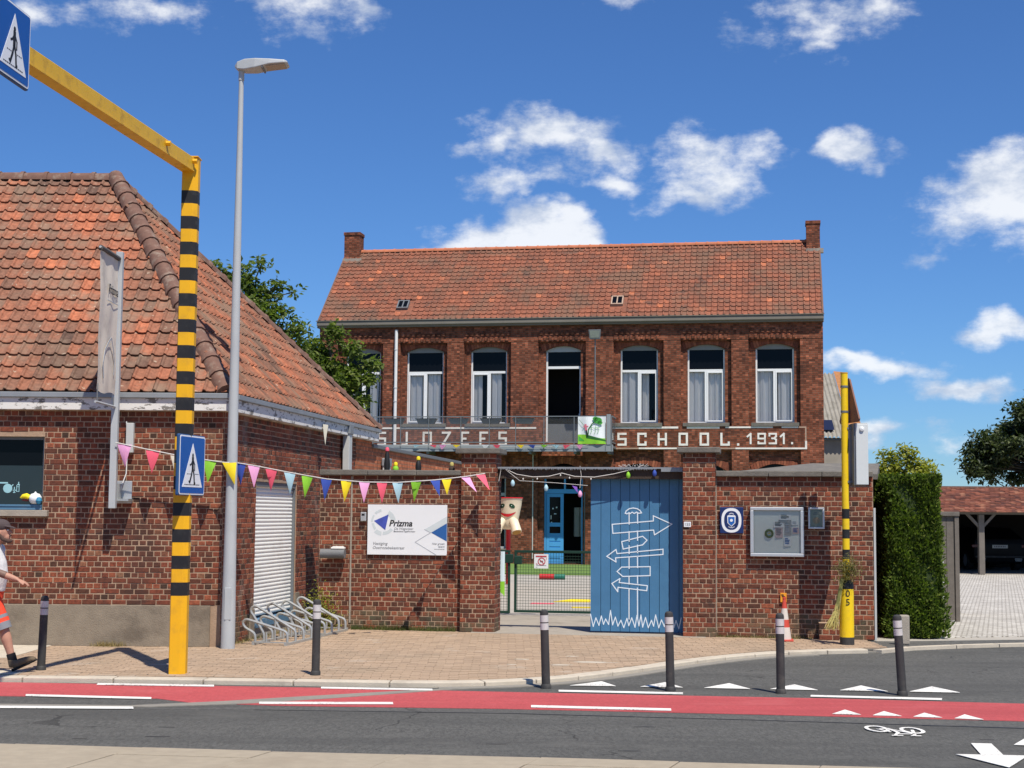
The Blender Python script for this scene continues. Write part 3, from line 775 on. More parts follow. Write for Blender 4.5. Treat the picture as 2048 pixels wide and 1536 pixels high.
# ---------------------------------------------------------------- roof tiles
def tile_mesh(wd, ln, mt, tint, lift=0.03, roll=0.035, far=False):
    """one pan tile: flat pan with a roll on its left side; x across, y up the slope, z out of the roof"""
    prof = [(0, 0.0), (wd * .07, roll * .8), (wd * .16, roll), (wd * .25, roll * .75), (wd * .34, 0.004), (wd * .7, -0.004), (wd * 1.0, 0.002)]
    if far: prof = [(0, 0.0), (wd * .12, roll), (wd * .26, roll), (wd * .38, 0.0), (wd * 1.0, 0.002)]
    n = len(prof); vs = []
    th = 0.018
    for (x, z) in prof: vs.append((x, 0, z + lift))
    for (x, z) in prof: vs.append((x, ln * 1.06, z))
    for (x, z) in prof: vs.append((x, 0, z + lift - th))
    fs = [(i, i + 1, n + i + 1, n + i) for i in range(n - 1)] + [(2 * n + i, 2 * n + i + 1, i + 1, i) for i in range(n - 1)]
    return vs, fs

from mathutils import noise as mnoise
def patchy(x, y, s=0.9, k=0.33):
    return mnoise.noise(V(x * s, y * s, 3.1)) * k + mnoise.noise(V(x * s * 2.7, y * s * 2.7, 9.2)) * k * .6
def tiled_slope(parent, origin, ux, uy, rows, wd, ln, span, inside, parts, mt, name='roof_tile', far=False, rank=None, tintf=None):
    """tiles over a slope; origin at the eave, ux along it, uy up it"""
    ux, uy = Vector(ux).normalized(), Vector(uy).normalized(); uz = ux.cross(uy).normalized()
    Rm = Matrix((ux, uy, uz)).transposed(); q = Rm.to_quaternion()
    spots = []
    for r in range(rows):
        k = 0; x = span[0]
        while x < span[1]:
            if inside(x + wd / 2, (r + 0.5) * ln): spots.append((x, r * ln))
            x += wd
    if rank: spots.sort(key=rank)
    pool = []
    for k in range(30):
        t = (k + .5) / 30
        vs, fs = tile_mesh(wd, ln, mt, t, far=far)
        m = MB(); m.add(vs, fs, t); pool.append(m.data(name, mt))
    for (x, yv) in spots[:parts]:
        p = Vector(origin) + ux * (x + rnd.uniform(-.004, .004)) + uy * (yv + rnd.uniform(-.008, .008)) + uz * rnd.uniform(-.003, .005)
        tt = max(0, min(1, (tintf() if tintf else rnd.random()) + patchy(x, yv)))
        o = link(name, pool[min(29, int(tt * 30))], parent, loc=p)
        o.rotation_mode = 'QUATERNION'; o.rotation_quaternion = q
    mb = MB()
    for (x, yv) in spots[parts:]:
        t = max(0, min(1, (tintf() if tintf else rnd.random()) + patchy(x, yv)))
        vs, fs = tile_mesh(wd, ln, mt, t, far=far)
        off = Vector(origin) + ux * (x + rnd.uniform(-.004, .004)) + uy * (yv + rnd.uniform(-.008, .008)) + uz * rnd.uniform(-.003, .005)
        mb.add([off + ux * v[0] + uy * v[1] + uz * v[2] for v in vs], fs, t)
    if mb.v: stuff(mb.build(name + 's', mt, parent))

# ================================================================ LEFT BUILDING
EZ = 3.14                                   # top of brickwork
lb = thing('brick_building', 'low dark red brick building with hipped orange tile roof on the left', 'building', (-3.87, 20.25, 0))
# front wall: local x from -5 to 0, facing -y
WX0, WX1, WZ0, WZ1 = -5.2, -2.435, 1.80, 2.79
op = [(WX0, WX1, WZ0, WZ1)]
core = MB(); cells(core, -5.4, -0.02, 0.0, EZ + 0.05, 0.005, 0.38, op)
wall = core.build('wall', 'mortar', lb)
lay(wall, -5.0, 0.0, 0.545, EZ, op, 300, keep=lambda x, z: -2.98 < x, start=0.03)
pl = MB(); pl.box(-5.4, -0.03, 0.0, -0.14, 0.02, 0.545); pl.build('plinth', 'plinth_render', lb, bevel=0.006)
win = MB(); win.box(WX0, 0.10, WZ0, WX1 - .0, 0.14, WZ0 + .05).box(WX1 - .045, 0.10, WZ0 + .05, WX1, 0.14, WZ1).box(WX0, 0.10, WZ1 - .04, WX1 - .045, 0.14, WZ1)
wfr = win.build('window', 'steel_grey', lb)
MB().box(WX0, 0.115, WZ0 + .05, WX1 - .045, 0.121, WZ1 - .04).build('pane', 'dark_glass', wfr)
mat('window_tint', (0.020, 0.030, 0.034), 0.12, var=0.15, scale=1.5, spec=0.5)
MB().box(WX0, 0.108, WZ0 + .05, WX1 - .05, 0.113, WZ0 + .60).build('film', 'window_tint', wfr)
MB().box(WX0, -0.01, WZ0 + .005, WX1 - .01, 0.09, WZ0 + .05, 0.5).box(WX0, -0.02, WZ0 + .05, WX1 - .01, 0.10, WZ0 + .075).build('window_board', mat('blue_board', (0.085, 0.19, 0.30), 0.6, dirt=(0.2, 0.27, 0.33), dirt_amt=0.6, dscale=5), wfr)
MB().box(WX0 - .1, -0.085, WZ0 - .085, WX1 + .09, 0.11, WZ0).build('sill', 'concrete', wfr, bevel=0.006)
# stickers on the film: a round camera and small figures
st = MB()
cx, cz = -2.945, WZ0 + .29
st.prism([(cx + .062 * math.cos(a * .3491), cz + .062 * math.sin(a * .3491)) for a in range(18)], 0.1045, 0.1075)
st.box(cx - .11, 0.1045, cz + .065, cx + .0, 0.1075, cz + .085)
st.line2([(cx + .05, cz + .03), (cx + .07, cz + .05)], .012, .1075)
for (a, b, ww, hh) in ((cx + .085, cz - .05, .012, .07), (cx + .07, cz - .03, .045, .012), (cx + .075, cz - .06, .03, .014), (cx + .118, cz - .045, .008, .09), (cx + .150, cz - .045, .008, .09), (cx + .126, cz - .045, .024, .007), (cx + .126, cz + .02, .024, .007), (cx + .126, cz + .045, .036, .014), (cx + .14, cz + .059, .012, .03)):
    st.box(a, .1045, b, a + ww, .1075, b + hh)
stuff(st.build('stickers', mat('sticker_aqua', (0.33, 0.58, 0.62), 0.6), wfr))

# side wall going back from the corner; its own axis turned towards the yard
side_ang = math.atan2(8.25, 1.222)
sw_root = link('side_wall', MB().data('side_wall', 'mortar') if False else cells(MB(), 0.0, 8.3, 0.0, EZ + .05, 0.005, 0.3, [(1.40, 3.43, 0.0, 2.24)]).data('side_wall', 'mortar'), lb, loc=(0, 0, 0))
sw_root.rotation_euler = (0, 0, side_ang)
lay(sw_root, 0.0, 7.1, 0.0, EZ, [(1.40, 3.43, 0.0, 2.24)], 0, mt='brick_worn', start=0.1, damp=0.45)
og = MB(); og.box(7.1, -0.006, 0, 8.3, 0.03, EZ); og.build('orange_brickwork', 'brick_orange', sw_root)
# roller shutter door in the side wall
sd = MB(); sd.box(1.40, 0.02, 0.20, 1.43, 0.12, 2.24).box(3.40, 0.02, 0.20, 3.43, 0.12, 2.24).box(1.43, 0.02, 2.17, 3.40, 0.12, 2.24)
sh = sd.build('shutter_door', 'steel_grey', lb); sh.rotation_euler = (0, 0, side_ang)
z = 0.30
while z < 2.15:
    m_ = MB(); m_.tube([(1.43, 0.075, z + .026), (3.40, 0.075, z + .026)], [(.028, .012), (.028, .012)], 8)
    m_.build('slat', 'shutter_white', sh, smooth=True); z += 0.056
MB().box(1.43, -0.03, 0.14, 3.40, 0.12, 0.26).build('threshold', 'blue_board', sh, bevel=0.006)
MB().box(1.43, 0.0, 0.0, 3.40, 0.15, 0.14).build('step', 'concrete', sh)
MB().box(1.20, -0.02, 0.0, 1.395, 0.02, 0.42).build('door_plinth', 'plinth_render', sw_root, bevel=0.005); MB().box(3.435, -0.02, 0.0, 3.62, 0.02, 0.55).build('door_plinth', 'plinth_render', sw_root, bevel=0.005)
# orange brick continuation along the yard, with zinc coping
aw = MB(); aw.box(8.3, -0.004, 0.0, 18.9, 0.3, 3.03); aw.build('yard_wall', 'brick_orange', sw_root)
MB().box(8.3, -0.05, 3.03, 18.95, 0.35, 3.10).build('coping', 'steel_grey', sw_root, bevel=0.01)
MB().box(8.35, -0.035, 2.44, 18.9, -0.004, 2.47).build('conduit', 'grey_pipe', sw_root)
for px in (6.02, 9.05):
    dp = MB(); dp.box(px, -0.16, 1.0, px + .20, -0.04, 3.2 if px < 7 else 2.72)
    d_ = dp.build('downpipe', 'grey_pipe', lb, bevel=0.01); d_.rotation_euler = (0, 0, side_ang)
    MB().box(px - .02, -0.18, 3.16 if px < 7 else 2.7, px + .22, -0.02, 3.36 if px < 7 else 2.86).build('hopper', 'zinc', d_, bevel=0.02)
# eave boards with peeling white paint, zinc on top
def peel():
    m = bpy.data.materials.new('peeling_paint'); m.use_nodes = True; t = NT(m.node_tree); t.n.clear()
    out = t.node('ShaderNodeOutputMaterial'); b = t.node('ShaderNodeBsdfPrincipled'); t.l.new(b.outputs[0], out.inputs[0])
    pos = t.vmath('MULTIPLY', t.node('ShaderNodeNewGeometry').outputs['Position'], (1.0, 1.0, 2.6))
    f = t.smooth(t.noise(pos, 5.0, 6.0, 0.72), 0.53, 0.58)
    z = t.node('ShaderNodeSeparateXYZ'); t.l.new(t.node('ShaderNodeNewGeometry').outputs['Position'], z.inputs[0])
    c = t.mix(f, (0.72, 0.70, 0.66), (0.20, 0.185, 0.165))
    t.put(b.inputs['Base Color'], c); b.inputs['Roughness'].default_value = 0.8; M['peeling_paint'] = m
peel()
MB().box(-5.4, -0.12, EZ + .01, 0.10, 0.06, EZ + .175).build('eave_board', 'peeling_paint', lb, bevel=0.004)
MB().box(-5.4, -0.16, EZ + .175, 0.14, 0.10, EZ + .245).build('gutter', 'zinc', lb, bevel=0.006)
eb = MB(); eb.box(0.10, -0.13, EZ + .008, 8.35, 0.06, EZ + .173); eb.build('eave_board', 'peeling_paint', sw_root, bevel=0.004)
eb = MB(); eb.box(0.06, -0.17, EZ + .173, 8.40, 0.10, EZ + .24); eb.build('gutter', 'zinc', sw_root, bevel=0.006)

# roof: local corner points
A0 = V(0.06, -0.10, 3.37); A1 = V(-8.0, -0.10, 3.37)
AP = V(-2.63, 3.85, 7.17); RIDGE2 = V(-9.0, 3.85, 7.17)
FAR = V(1.30, 8.30, 3.37)
back = V(-9.0, 8.0, 3.37)
deck = MB()
deck.add([A1, A0, AP, RIDGE2], [(0, 1, 2, 3)]); deck.add([A0, FAR, AP], [(0, 1, 2)]); deck.add([FAR, back, RIDGE2, AP], [(0, 1, 2, 3)])
roof = deck.build('roof', 'ridge_tile', lb)
TW, TL = 0.168, 0.262
def tint_old():
    t = rnd.random()
    return 0.22 + 0.45 * t if t < 0.95 else rnd.uniform(0.7, .95)
uy = (RIDGE2 - V(-9.0, -0.10, 3.37)); sl = uy.length
def in_front(x, yv):
    f = yv / sl
    return x < (AP.x - A0.x) * f + 0.02 - 0.02 and yv < sl - .05
tiled_slope(roof, A0 + V(0, 0, .02), (1, 0, 0), uy, int(sl / TL) + 1, TW, TL, (-4.9, 0.2), in_front, 300, 'roof_tile', rank=lambda s: (s[0] < -3.55 + s[1] * -0.12, s[1]), tintf=tint_old)
ux = (FAR - A0).normalized(); nrm = ux.cross((AP - A0)).normalized(); uy2 = nrm.cross(ux).normalized()
ap2 = V((AP - A0).dot(ux), (AP - A0).dot(uy2)); Lf = (FAR - A0).length
def in_side(x, yv):
    f = yv / ap2.y
    return ap2.x * f - .03 < x < Lf + (ap2.x - Lf) * f + .03 and f < 1
tiled_slope(roof, A0 + V(0, 0, .02), ux, uy2, int(ap2.y / TL) + 1, TW, TL, (-0.1, Lf), in_side, 0, 'roof_tile', tintf=tint_old)
def ridge_run(parent, p, q, n, r, name='ridge_tile', mt='ridge_tile', lift=0.0):
    p, q = Vector(p), Vector(q); d = (q - p) / n; ln = d.length; ax = d.normalized()
    sd_ = ax.cross(V(0, 0, 1)).normalized(); up = sd_.cross(ax).normalized()
    for k in range(n):
        vs = []; fs = []; m = 7
        for (tt, rr) in ((-0.06, r * 1.12), (0.10, r * 1.10), (0.11, r * 1.0), (1.02, r * .94)):
            for j in range(m + 1):
                a = math.pi * (j / m) * 1.1 - .05 * math.pi
                vs.append(p + d * (k + tt) + sd_ * math.cos(a) * rr + up * (math.sin(a) * rr + lift + rnd.uniform(-.002, .002)))
        for i in range(3):
            for j in range(m): fs.append((i * (m + 1) + j, i * (m + 1) + j + 1, (i + 1) * (m + 1) + j + 1, (i + 1) * (m + 1) + j))
        fs.append(tuple(range(m + 1)))
        MB().add(vs, fs).build(name, mt, parent, smooth=True)
ridge_run(roof, A0 + V(-0.05, .06, .03), AP + V(0, 0, .05), 17, 0.135)
ridge_run(roof, AP + V(.05, 0, .0), V(-7.2, 3.85, 7.17), 12, 0.12)
ridge_run(roof, FAR + V(0, 0, .02), AP + V(0, 0, .02), 19, 0.11)
# ================================================================ GATE WALL (its own axis, 9.65 degrees off the street)
GA = R(-9.65); GE = V(math.cos(GA), math.sin(GA)); GN = V(-math.sin(GA), math.cos(GA))
def gp(s, y=0.0, z=0.0):
    p = V(0, 23.05) + GE * s + GN * y
    return (p.x, p.y, z)
def gthing(name, label, cat, s, y=0.0, z=0.0, group=None): return thing(name, label, cat, gp(s, y, z), GA, group)

def boundary_wall(s0, s1, label, top, seam=None, parts=300):
    L = s1 - s0
    t = gthing('boundary_wall', label, 'wall', s0, 0.05)
    core = MB(); core.box(0, 0.005, 0, L, 0.30, top); wl = core.build('wall', 'mortar', t)
    lay(wl, 0.0, L, 0.0, top, (), parts, start=rnd.uniform(0, .1), damp=0.36)
    if seam is not None:
        for sx in seam: MB().box(sx - .012, -0.008, 0.1, sx + .012, 0.02, top - .02).build('joint_strip', 'concrete', wl)
    cp = None; x = -0.0; k = 0
    while x < L - .02:
        x2 = min(x + 0.78, L + .0)
        if L - x2 < .25: x2 = L
        MB().box(x + .003, -0.075, top, x2 - .003, 0.36, top + .082 + rnd.uniform(-.003, .003)).build('coping_stone', 'coping', t, bevel=0.01)
        x = x2; k += 1
    return t
boundary_wall(-3.05, -0.77, 'dark red brick boundary wall carrying the white school sign board', 2.385, seam=(0.515,))
boundary_wall(3.108, 5.41, 'dark red brick boundary wall carrying the glazed notice board', 2.385, seam=(0.0,))

def pillar(s0, s1, label, top, side):
    wd = s1 - s0; dp = 0.5
    t = gthing('gate_pillar', label, 'pillar', s0, -0.05, group='brick pillars either side of the school gate')
    core = MB(); core.box(0.006, 0.005, 0, wd - .006, dp, top); c = core.build('shaft', 'mortar', t)
    lay(c, 0.0, wd, 0.0, top, (), 160, start=0.0, damp=0.25)
    for sx, rot in ((wd, 90), (0.0, -90)):
        so = link('pillar_side', MB().box(0.02, 0.004, 0, dp - .02, 0.05, top).data('pillar_side', 'mortar'), t, loc=(sx, 0 if rot > 0 else dp, 0)); so.rotation_euler = (0, 0, R(rot))
        lay(so, 0.0, dp, 0.0, top, (), 0, mt='brick', start=0.05, damp=0.25)
    MB().box(-0.08, -0.08, top, wd + .07, dp + .08, top + .085).build('pillar_cap', 'coping', t, bevel=0.012)
    return t
pillar(-0.776, -0.232, 'brick gate pillar left of the gate opening with a flat grey cap', 2.72, 1)
pillar(2.618, 3.106, 'brick gate pillar right of the blue gate with the house number plate', 2.735, -1)

# beam over the gateway
t = gthing('gate_beam', 'weathered wooden beam with torn zinc edge above the gateway', 'beam', -0.232, 0.14)
L = 2.85
MB().box(0.0, 0.0, 2.345, L, 0.13, 2.50).build('beam', 'wood_dark', t, bevel=0.006)
zf = MB(); zf.box(-0.0, -0.05, 2.50, L, 0.19, 2.522)
x = 0.01
while x < L - .4:
    w_ = rnd.uniform(.018, .03); zf.prism([(x, 2.502), (x + w_ * .9, 2.502), (x + w_ * .45, 2.502 - rnd.uniform(.012, .035))], -0.052, -0.046); x += w_
zf.box(L - .33, -0.06, 2.455, L, -0.045, 2.505)
zf.build('flashing', 'zinc', t)
rw = MB()
for k in range(26):
    a = 1.9 + rnd.random() * .38; rw.tube([(a, -.03, 2.53), (a + rnd.uniform(-.06, .06), -.05, 2.545 + rnd.uniform(0, .035))], .004, 4)
stuff(rw.build('frayed_edge', 'string', t))

# string of lights and painted eggs on the beam
t = gthing('light_string', 'pale cable with fairy lights and painted eggs hanging along the gate beam', 'light string', -0.232, 0.10)
cab = MB()
P = [(0.02, 0, 2.30), (0.06, 0, 2.52), (.3, 0, 2.41), (.55, 0, 2.37), (.8, 0, 2.38), (1.0, 0, 2.43), (1.2, 0, 2.38), (1.5, 0, 2.37), (1.8, 0, 2.42), (2.0, 0, 2.47), (2.2, 0, 2.53)]
cab.tube(P, .006, 5); cab.tube([(0.1, 0, 2.5), (.35, -.0, 2.31), (.9, 0, 2.28), (1.4, 0, 2.24)], .004, 5); cab.tube([(1.28, 0, 2.54), (1.3, 0, 2.4), (1.28, 0, 2.2)], .004, 5)
cb_ = cab.build('cable', 'string', t)
for (a, z, m) in ((.4, 2.34, 'string'), (.62, 2.345, 'string'), (.98, 2.40, 'string'), (1.12, 2.36, 'string'), (1.45, 2.345, 'string')):
    MB().lathe([(0.0, -.02), (.010, -.012), (.011, 0), (.006, .01), (0, .014)], 8, (a, 0, z)).build('bulb', m, t, smooth=True)
for (a, z, m) in ((.24, 2.27, 'flag_sky_blue'), (.76, 2.20, 'flag_sky_blue'), (2.02, 2.40, 'flag_lime'), (1.285, 2.11, 'flag_pink'), (2.42, 2.43, 'flag_royal')):
    MB().lathe([(0.0, -.05), (.022, -.04), (.033, -.015), (.032, .01), (.022, .035), (.008, .052), (0, .055)], 12, (a, -.01, z)).build('egg', m, t, smooth=True)
MB().add([(1.16, -.01, 2.24), (1.24, -.01, 2.22), (1.25, -.02, 2.13), (1.21, .0, 2.17)], [(0, 1, 2, 3)]).build('ribbon', mat('ribbon_violet', (0.22, 0.09, 0.48), 0.7), t)

# ---------------------------------------------------------------- blue sliding gate
t = gthing('blue_gate', 'blue plank sliding gate with a white painted signpost drawing', 'gate', 1.19, 0.30)
GW, GH0, GH1 = 1.43, 0.03, 2.36
x = 0.0; k = 0
for wd in (.16, .148, .150, .146, .152, .148, .15, .152, .148, .076):
    MB().box(x + .003, 0.0 + rnd.uniform(0, .0015), GH0, x + wd - .003, 0.035, GH1).build('plank', 'blue_plank', t, bevel=0.003)
    x += wd
MB().box(0.01, .0352, GH0 + .01, GW - .01, .0358, GH1 - .01).box(0.0, 0.036, .3, GW, .08, .42).box(0, .036, 1.9, GW, .08, 2.02).box(0, .036, 1.1, GW, .08, 1.2).build('ledge', 'blue_plank', t)
MB().box(0.0, 0.0, GH1 + .002, GW, 0.06, GH1 + .04).build('top_rail', 'steel_grey', t)
dr = MB(); X0 = 1.19
def dl(pts, wd=.016, closed=False): dr.line2([(a - X0, b) for a, b in pts], wd, -.0005, closed)
# post pieces between the arms
for (za, zb) in ((1.82, 1.66), (1.545, 1.40), (1.33, 1.21), (1.155, .985), (.868, .75), (.68, .22)):
    dl([(1.784, za), (1.785, zb)]); dl([(1.912, za + .01), (1.914, zb + .015)])
dl([(1.724, 1.823), (1.74, 1.86), (1.785, 1.893), (1.845, 1.905), (1.91, 1.893), (1.95, 1.868), (1.973, 1.831)])
dl([(1.724, 1.823), (1.75, 1.815), (1.785, 1.833), (1.80, 1.82), (1.83, 1.84), (1.86, 1.822), (1.90, 1.842), (1.93, 1.825), (1.973, 1.831)])
dl([(1.524, 1.653), (1.535, 1.515), (2.158, 1.572), (2.172, 1.499), (2.437, 1.664), (2.154, 1.788), (2.154, 1.71)], closed=True)
dl([(1.671, 1.391), (1.693, 1.278), (1.991, 1.346), (2.058, 1.416), (1.991, 1.475)], closed=True)
dl([(1.442, 1.164), (1.583, 1.27), (1.599, 1.208), (2.301, 1.283), (2.301, 1.203), (1.577, 1.143), (1.584, 1.081)], closed=True)
dl([(1.6, .936), (1.671, 1.004), (2.105, 1.017), (2.105, .882), (1.689, .862)], closed=True)
dl([(1.521, .753), (1.645, .83), (1.634, .77), (2.063, .728), (2.054, .653), (1.616, .697), (1.611, .63)], closed=True)
gpts = []; x = 1.195; up = True
while x < 2.60:
    gpts.append((x, rnd.uniform(.19, .29) if up else rnd.uniform(.085, .135))); x += rnd.uniform(.025, .05); up = not up
gpts[8] = (gpts[8][0], .345)
dl(gpts, .014)
dr.build('painted_drawing', 'blue_line', t)

# ---------------------------------------------------------------- green mesh gate further in
t = gthing('mesh_gate', 'dark green wire mesh gate inside the gateway', 'gate', -0.627, 4.1)
def fr(x0, x1, z0, z1, name):
    m = MB(); r = .022
    m.box(x0, -.022, z0, x0 + .045, .022, z1).box(x1 - .045, -.022, z0, x1, .022, z1).box(x0 + .045, -.02, z1 - .045, x1 - .045, .02, z1).box(x0 + .045, -.02, z0, x1 - .045, .02, z0 + .045)
    f = m.build(name, 'gate_green', t, bevel=0.004)
    w_ = MB(); x = x0 + .06
    while x < x1 - .05: w_.tube([(x, 0, z0 + .04), (x, 0, z1 - .04)], .003, 4); x += .05
    z = z0 + .06
    while z < z1 - .05: w_.tube([(x0 + .04, .005, z), (x1 - .04, .005, z)], .003, 4); z += .05
    stuff(w_.build('wire_mesh', 'gate_green', f))
fr(0.0, 2.2, .04, 1.15, 'gate_leaf'); fr(-1.6, -0.075, .02, 1.15, 'side_panel')
lk = MB(); lk.box(-.17, -.05, .92, -.02, .05, 1.08).box(.0, -.06, .90, .14, .05, 1.05).box(.14, -.05, 1.0, .21, -.03, 1.02)
lk.build('lock', 'gate_green', t, bevel=0.015)
t2 = gthing('prohibition_sign', 'small white sign with red prohibition circle on the green mesh gate', 'sign', -0.262, 4.07, 0.83)
MB().box(0, -.004, 0, .256, .006, .255).build('panel', 'sign_white', t2)
pm = MB(); cx, cz = .135, .125
pm.line2([(cx + .062 * math.cos(k * .3491), cz + .062 * math.sin(k * .3491)) for k in range(18)], .014, -.0045, True)
pm.line2([(cx - .042, cz + .042), (cx + .042, cz - .042)], .012, -.006); pm.box(.03, -.008, .205, .225, -.0045, .228)
pm.line2([(.215, .15), (.225, .19)], .008, -.0045); pm.box(.035, -.007, .07, .07, -.0045, .075).box(.035, -.007, .085, .06, -.0045, .09)
pm.build('red_print', mat('print_red', (0.50, 0.05, 0.07), 0.6), t2)
pk = MB(); pk.box(cx - .03, -.0065, cz - .012, cx + .028, -.0045, cz + .014).box(.04, -.0065, .05, .22, -.0045, .056).box(.03, -.0065, .02, .06, -.0045, .026)
pk.build('dark_print', 'print_grey', t2)

# ball catcher: a pot-shaped face with two spouts on a red post
t = gthing('ball_catcher', 'cream plastic ball catcher with smiling face and two legs on a red post', 'playground toy', -0.545, 3.0)
t.location = (-0.05, 39.0, -0.90); t.scale = (1.5, 1.5, 1.5)
MB().tube([(-.03, .12, .595), (-.03, .12, 1.75)], .040, 14).build('post', 'red_plastic', t, smooth=True)
prof = [(0.0, 1.53), (.10, 1.535), (.14, 1.58), (.155, 1.66), (.185, 1.80), (.215, 1.95), (.228, 2.06), (.236, 2.075), (.220, 2.078), (.205, 1.95), (.18, 1.85), (0, 1.84)]
pot = MB().lathe(prof, 28).build('pot', 'cream_plastic', t, smooth=True, angle=60)
MB().tube([(.234 * math.cos(k * .2244), .234 * math.sin(k * .2244), 2.074) for k in range(28)], .010, 6, closed=True).build('rim', 'red_plastic', t, smooth=True)
for sx in (-1, 1):
    lg = MB().tube([(sx * .075, -.10, 1.70), (sx * .115, -.17, 1.66), (sx * .15, -.22, 1.58), (sx * .18, -.26, 1.49)], [.055, .082, .084, .090], 16).build('leg', 'cream_plastic', t, smooth=True, angle=60)
    MB().tube([(sx * .1805, -.2607, 1.4885), (sx * .1815, -.262, 1.486)], .078, 16).build('spout', 'ochre_plastic', lg)
    e = MB(); 
    n = 14; r0 = .205
    pts = []
    for k in range(n):
        a = 2 * math.pi * k / n; u = .052 * math.cos(a); v = .034 * math.sin(a)
        ca, sa = math.cos(sx * -.6), math.sin(sx * -.6)
        ex, ez = sx * .085 + u * ca - v * sa, 1.935 + u * sa + v * ca
        pts.append((ex, -math.sqrt(max(.0, (.178 + (ez - 1.76) * .19) ** 2 - ex * ex)) - .006, ez))
    e.add(pts, [tuple(range(n))]); e.build('eye', 'eye_green', t)
    hx, hz = sx * .078, 1.94
    MB().lathe([(0, -.009), (.009, 0), (0, .009)], 8, (hx, -.199, hz)).build('eye_glint', 'sign_white', t)
mo = MB(); up_, lo_ = [], []
for k in range(13):
    ex = -.14 + .28 * k / 12; zz_ = 1.775 + .055 * (ex / .14) ** 2
    yy = -math.sqrt(max(.0, (.178 + (zz_ - 1.76) * .19) ** 2 - ex * ex)) - .006
    hw = .022 * (1 - (ex / .145) ** 2) + .003
    up_.append((ex, yy - .003, zz_ + hw)); lo_.append((ex, yy, zz_ - hw))
mo.add(up_ + lo_, [(k, 13 + k, 14 + k, k + 1) for k in range(12)]); mo.build('mouth', 'red_plastic', t)
link('number', text_mesh('6', .075, 'print_black', 'number'), t, loc=(.135, -.165, 1.985)).rotation_euler = (0, 0, R(38))
# cloth hanging at the inner side of the pillar
t = gthing('cloth_banner', 'narrow pale blue and green cloth hanging beside the mesh gate', 'banner', -1.12, 3.85)
cl = MB(); n = 10
for (z0, z1, mi) in ((.60, 1.13, 0), (.36, .60, 1)):
    for k in range(n):
        xa, xb = k / n * .36, (k + 1) / n * .36
        ya, yb = .02 * math.sin(k * 1.3), .02 * math.sin((k + 1) * 1.3)
        cl.add([(xa, ya, z0 + (.05 * math.sin(k) if mi else 0)), (xb, yb, z0 + (.05 * math.sin(k + 1) if mi else 0)), (xb, yb, z1), (xa, ya, z1)], [(0, 1, 2, 3)], .5, mi)
cl.build('cloth', [mat('cloth_blue', (0.62, 0.74, 0.78), 0.9), 'flag_lime'], t, smooth=True)
# toy tube in the yard
t = thing('toy_tube', 'red and green toy tube lying in the school yard', 'toy', (0.80, 42.0, 0.0), R(-6))
MB().tube([(0, 0, .07), (.42, 0, .07)], .075, 14).build('red_half', 'red_plastic', t, smooth=True)
MB().tube([(.42, 0, .07), (.72, 0, .07)], .072, 14).build('green_half', 'green_plastic', t, smooth=True)

# ---------------------------------------------------------------- things fixed to the wall
t = gthing('school_sign', 'white school sign board with blue triangle logo on the brick wall', 'sign', -2.262, 0.02, 1.155)
SW_, SH_ = 1.262, .773
MB().box(0, -.012, 0, SW_, .008, SH_).build('board', 'sign_white', t, bevel=0.002)
y0 = -.0125
lo = MB()
def arcseg(a0, a1, r0, r1, cx=.345, cz=.515, n=8):
    return [(cx + r1 * math.cos(R(a0 + (a1 - a0) * k / n)), cz + r1 * math.sin(R(a0 + (a1 - a0) * k / n))) for k in range(n + 1)] + [(cx + r0 * math.cos(R(a1 + (a0 - a1) * k / n)), cz + r0 * math.sin(R(a1 + (a0 - a1) * k / n))) for k in range(n + 1)]
LS = SW_ / 1690.0
def sp(px, py): return ((px - 170) * LS, SH_ - (py - 208) * SH_ / 1072.0)
cx, cz = sp(505, 580)
for a0, a1, r0, r1 in ((100, 135, .165, .20), (145, 180, .165, .195), (187, 222, .145, .185), (228, 262, .15, .215), (268, 322, .15, .20), (8, 62, .125, .2)):
    lo.prism(arcseg(a0, a1, r0, r1, cx, cz), y0 - .001, y0)
lo.prism([sp(1390, 730), sp(1860, 450), sp(1860, 590), sp(1525, 800)], y0 - .001, y0)
lo.build('logo_ring', 'print_light', t)
MB().prism([sp(305, 558), sp(618, 418), sp(550, 755)], y0 - .0016, y0).build('logo_triangle', 'print_violet', t)
MB().prism([sp(1530, 800), sp(1858, 598), sp(1858, 982)], y0 - .0016, y0).build('blue_triangle', 'print_blue', t)
ln = MB(); ln.line2([sp(1385, 735), sp(1515, 800), sp(1190, 1005), sp(1640, 1275)], .011, y0, th=.0008); ln.build('grey_line', 'print_line', t)
tx, tz = sp(625, 668); lettering('Prizma', .135, 'print_black', t, tx, y0 - .0005, tz, shear=.25, bold=.0035)
tx, tz = sp(735, 745); lettering('De Wegwijzer', .052, 'print_grey', t, tx, y0 - .0005, tz, shear=.25)
tx, tz = sp(725, 795); lettering('Basisschool Ingelmunster', .034, 'print_black', t, tx, y0 - .0005, tz, shear=.25)
tx, tz = sp(280, 1072); lettering('Vestiging', .066, 'print_grey', t, tx, y0 - .0005, tz, shear=.25)
tx, tz = sp(280, 1160); lettering('Oostrozebekestraat', .062, 'print_grey', t, tx, y0 - .0005, tz, shear=.25)
for s_, sz, py in (('Hier groeit', .044, 1055), ('talent', .044, 1115), ('www.prizma.be', .026, 1160)):
    tx, tz = sp(1810, py); lettering(s_, sz, 'print_grey', t, tx, y0 - .0005, tz, shear=.25, align='RIGHT')

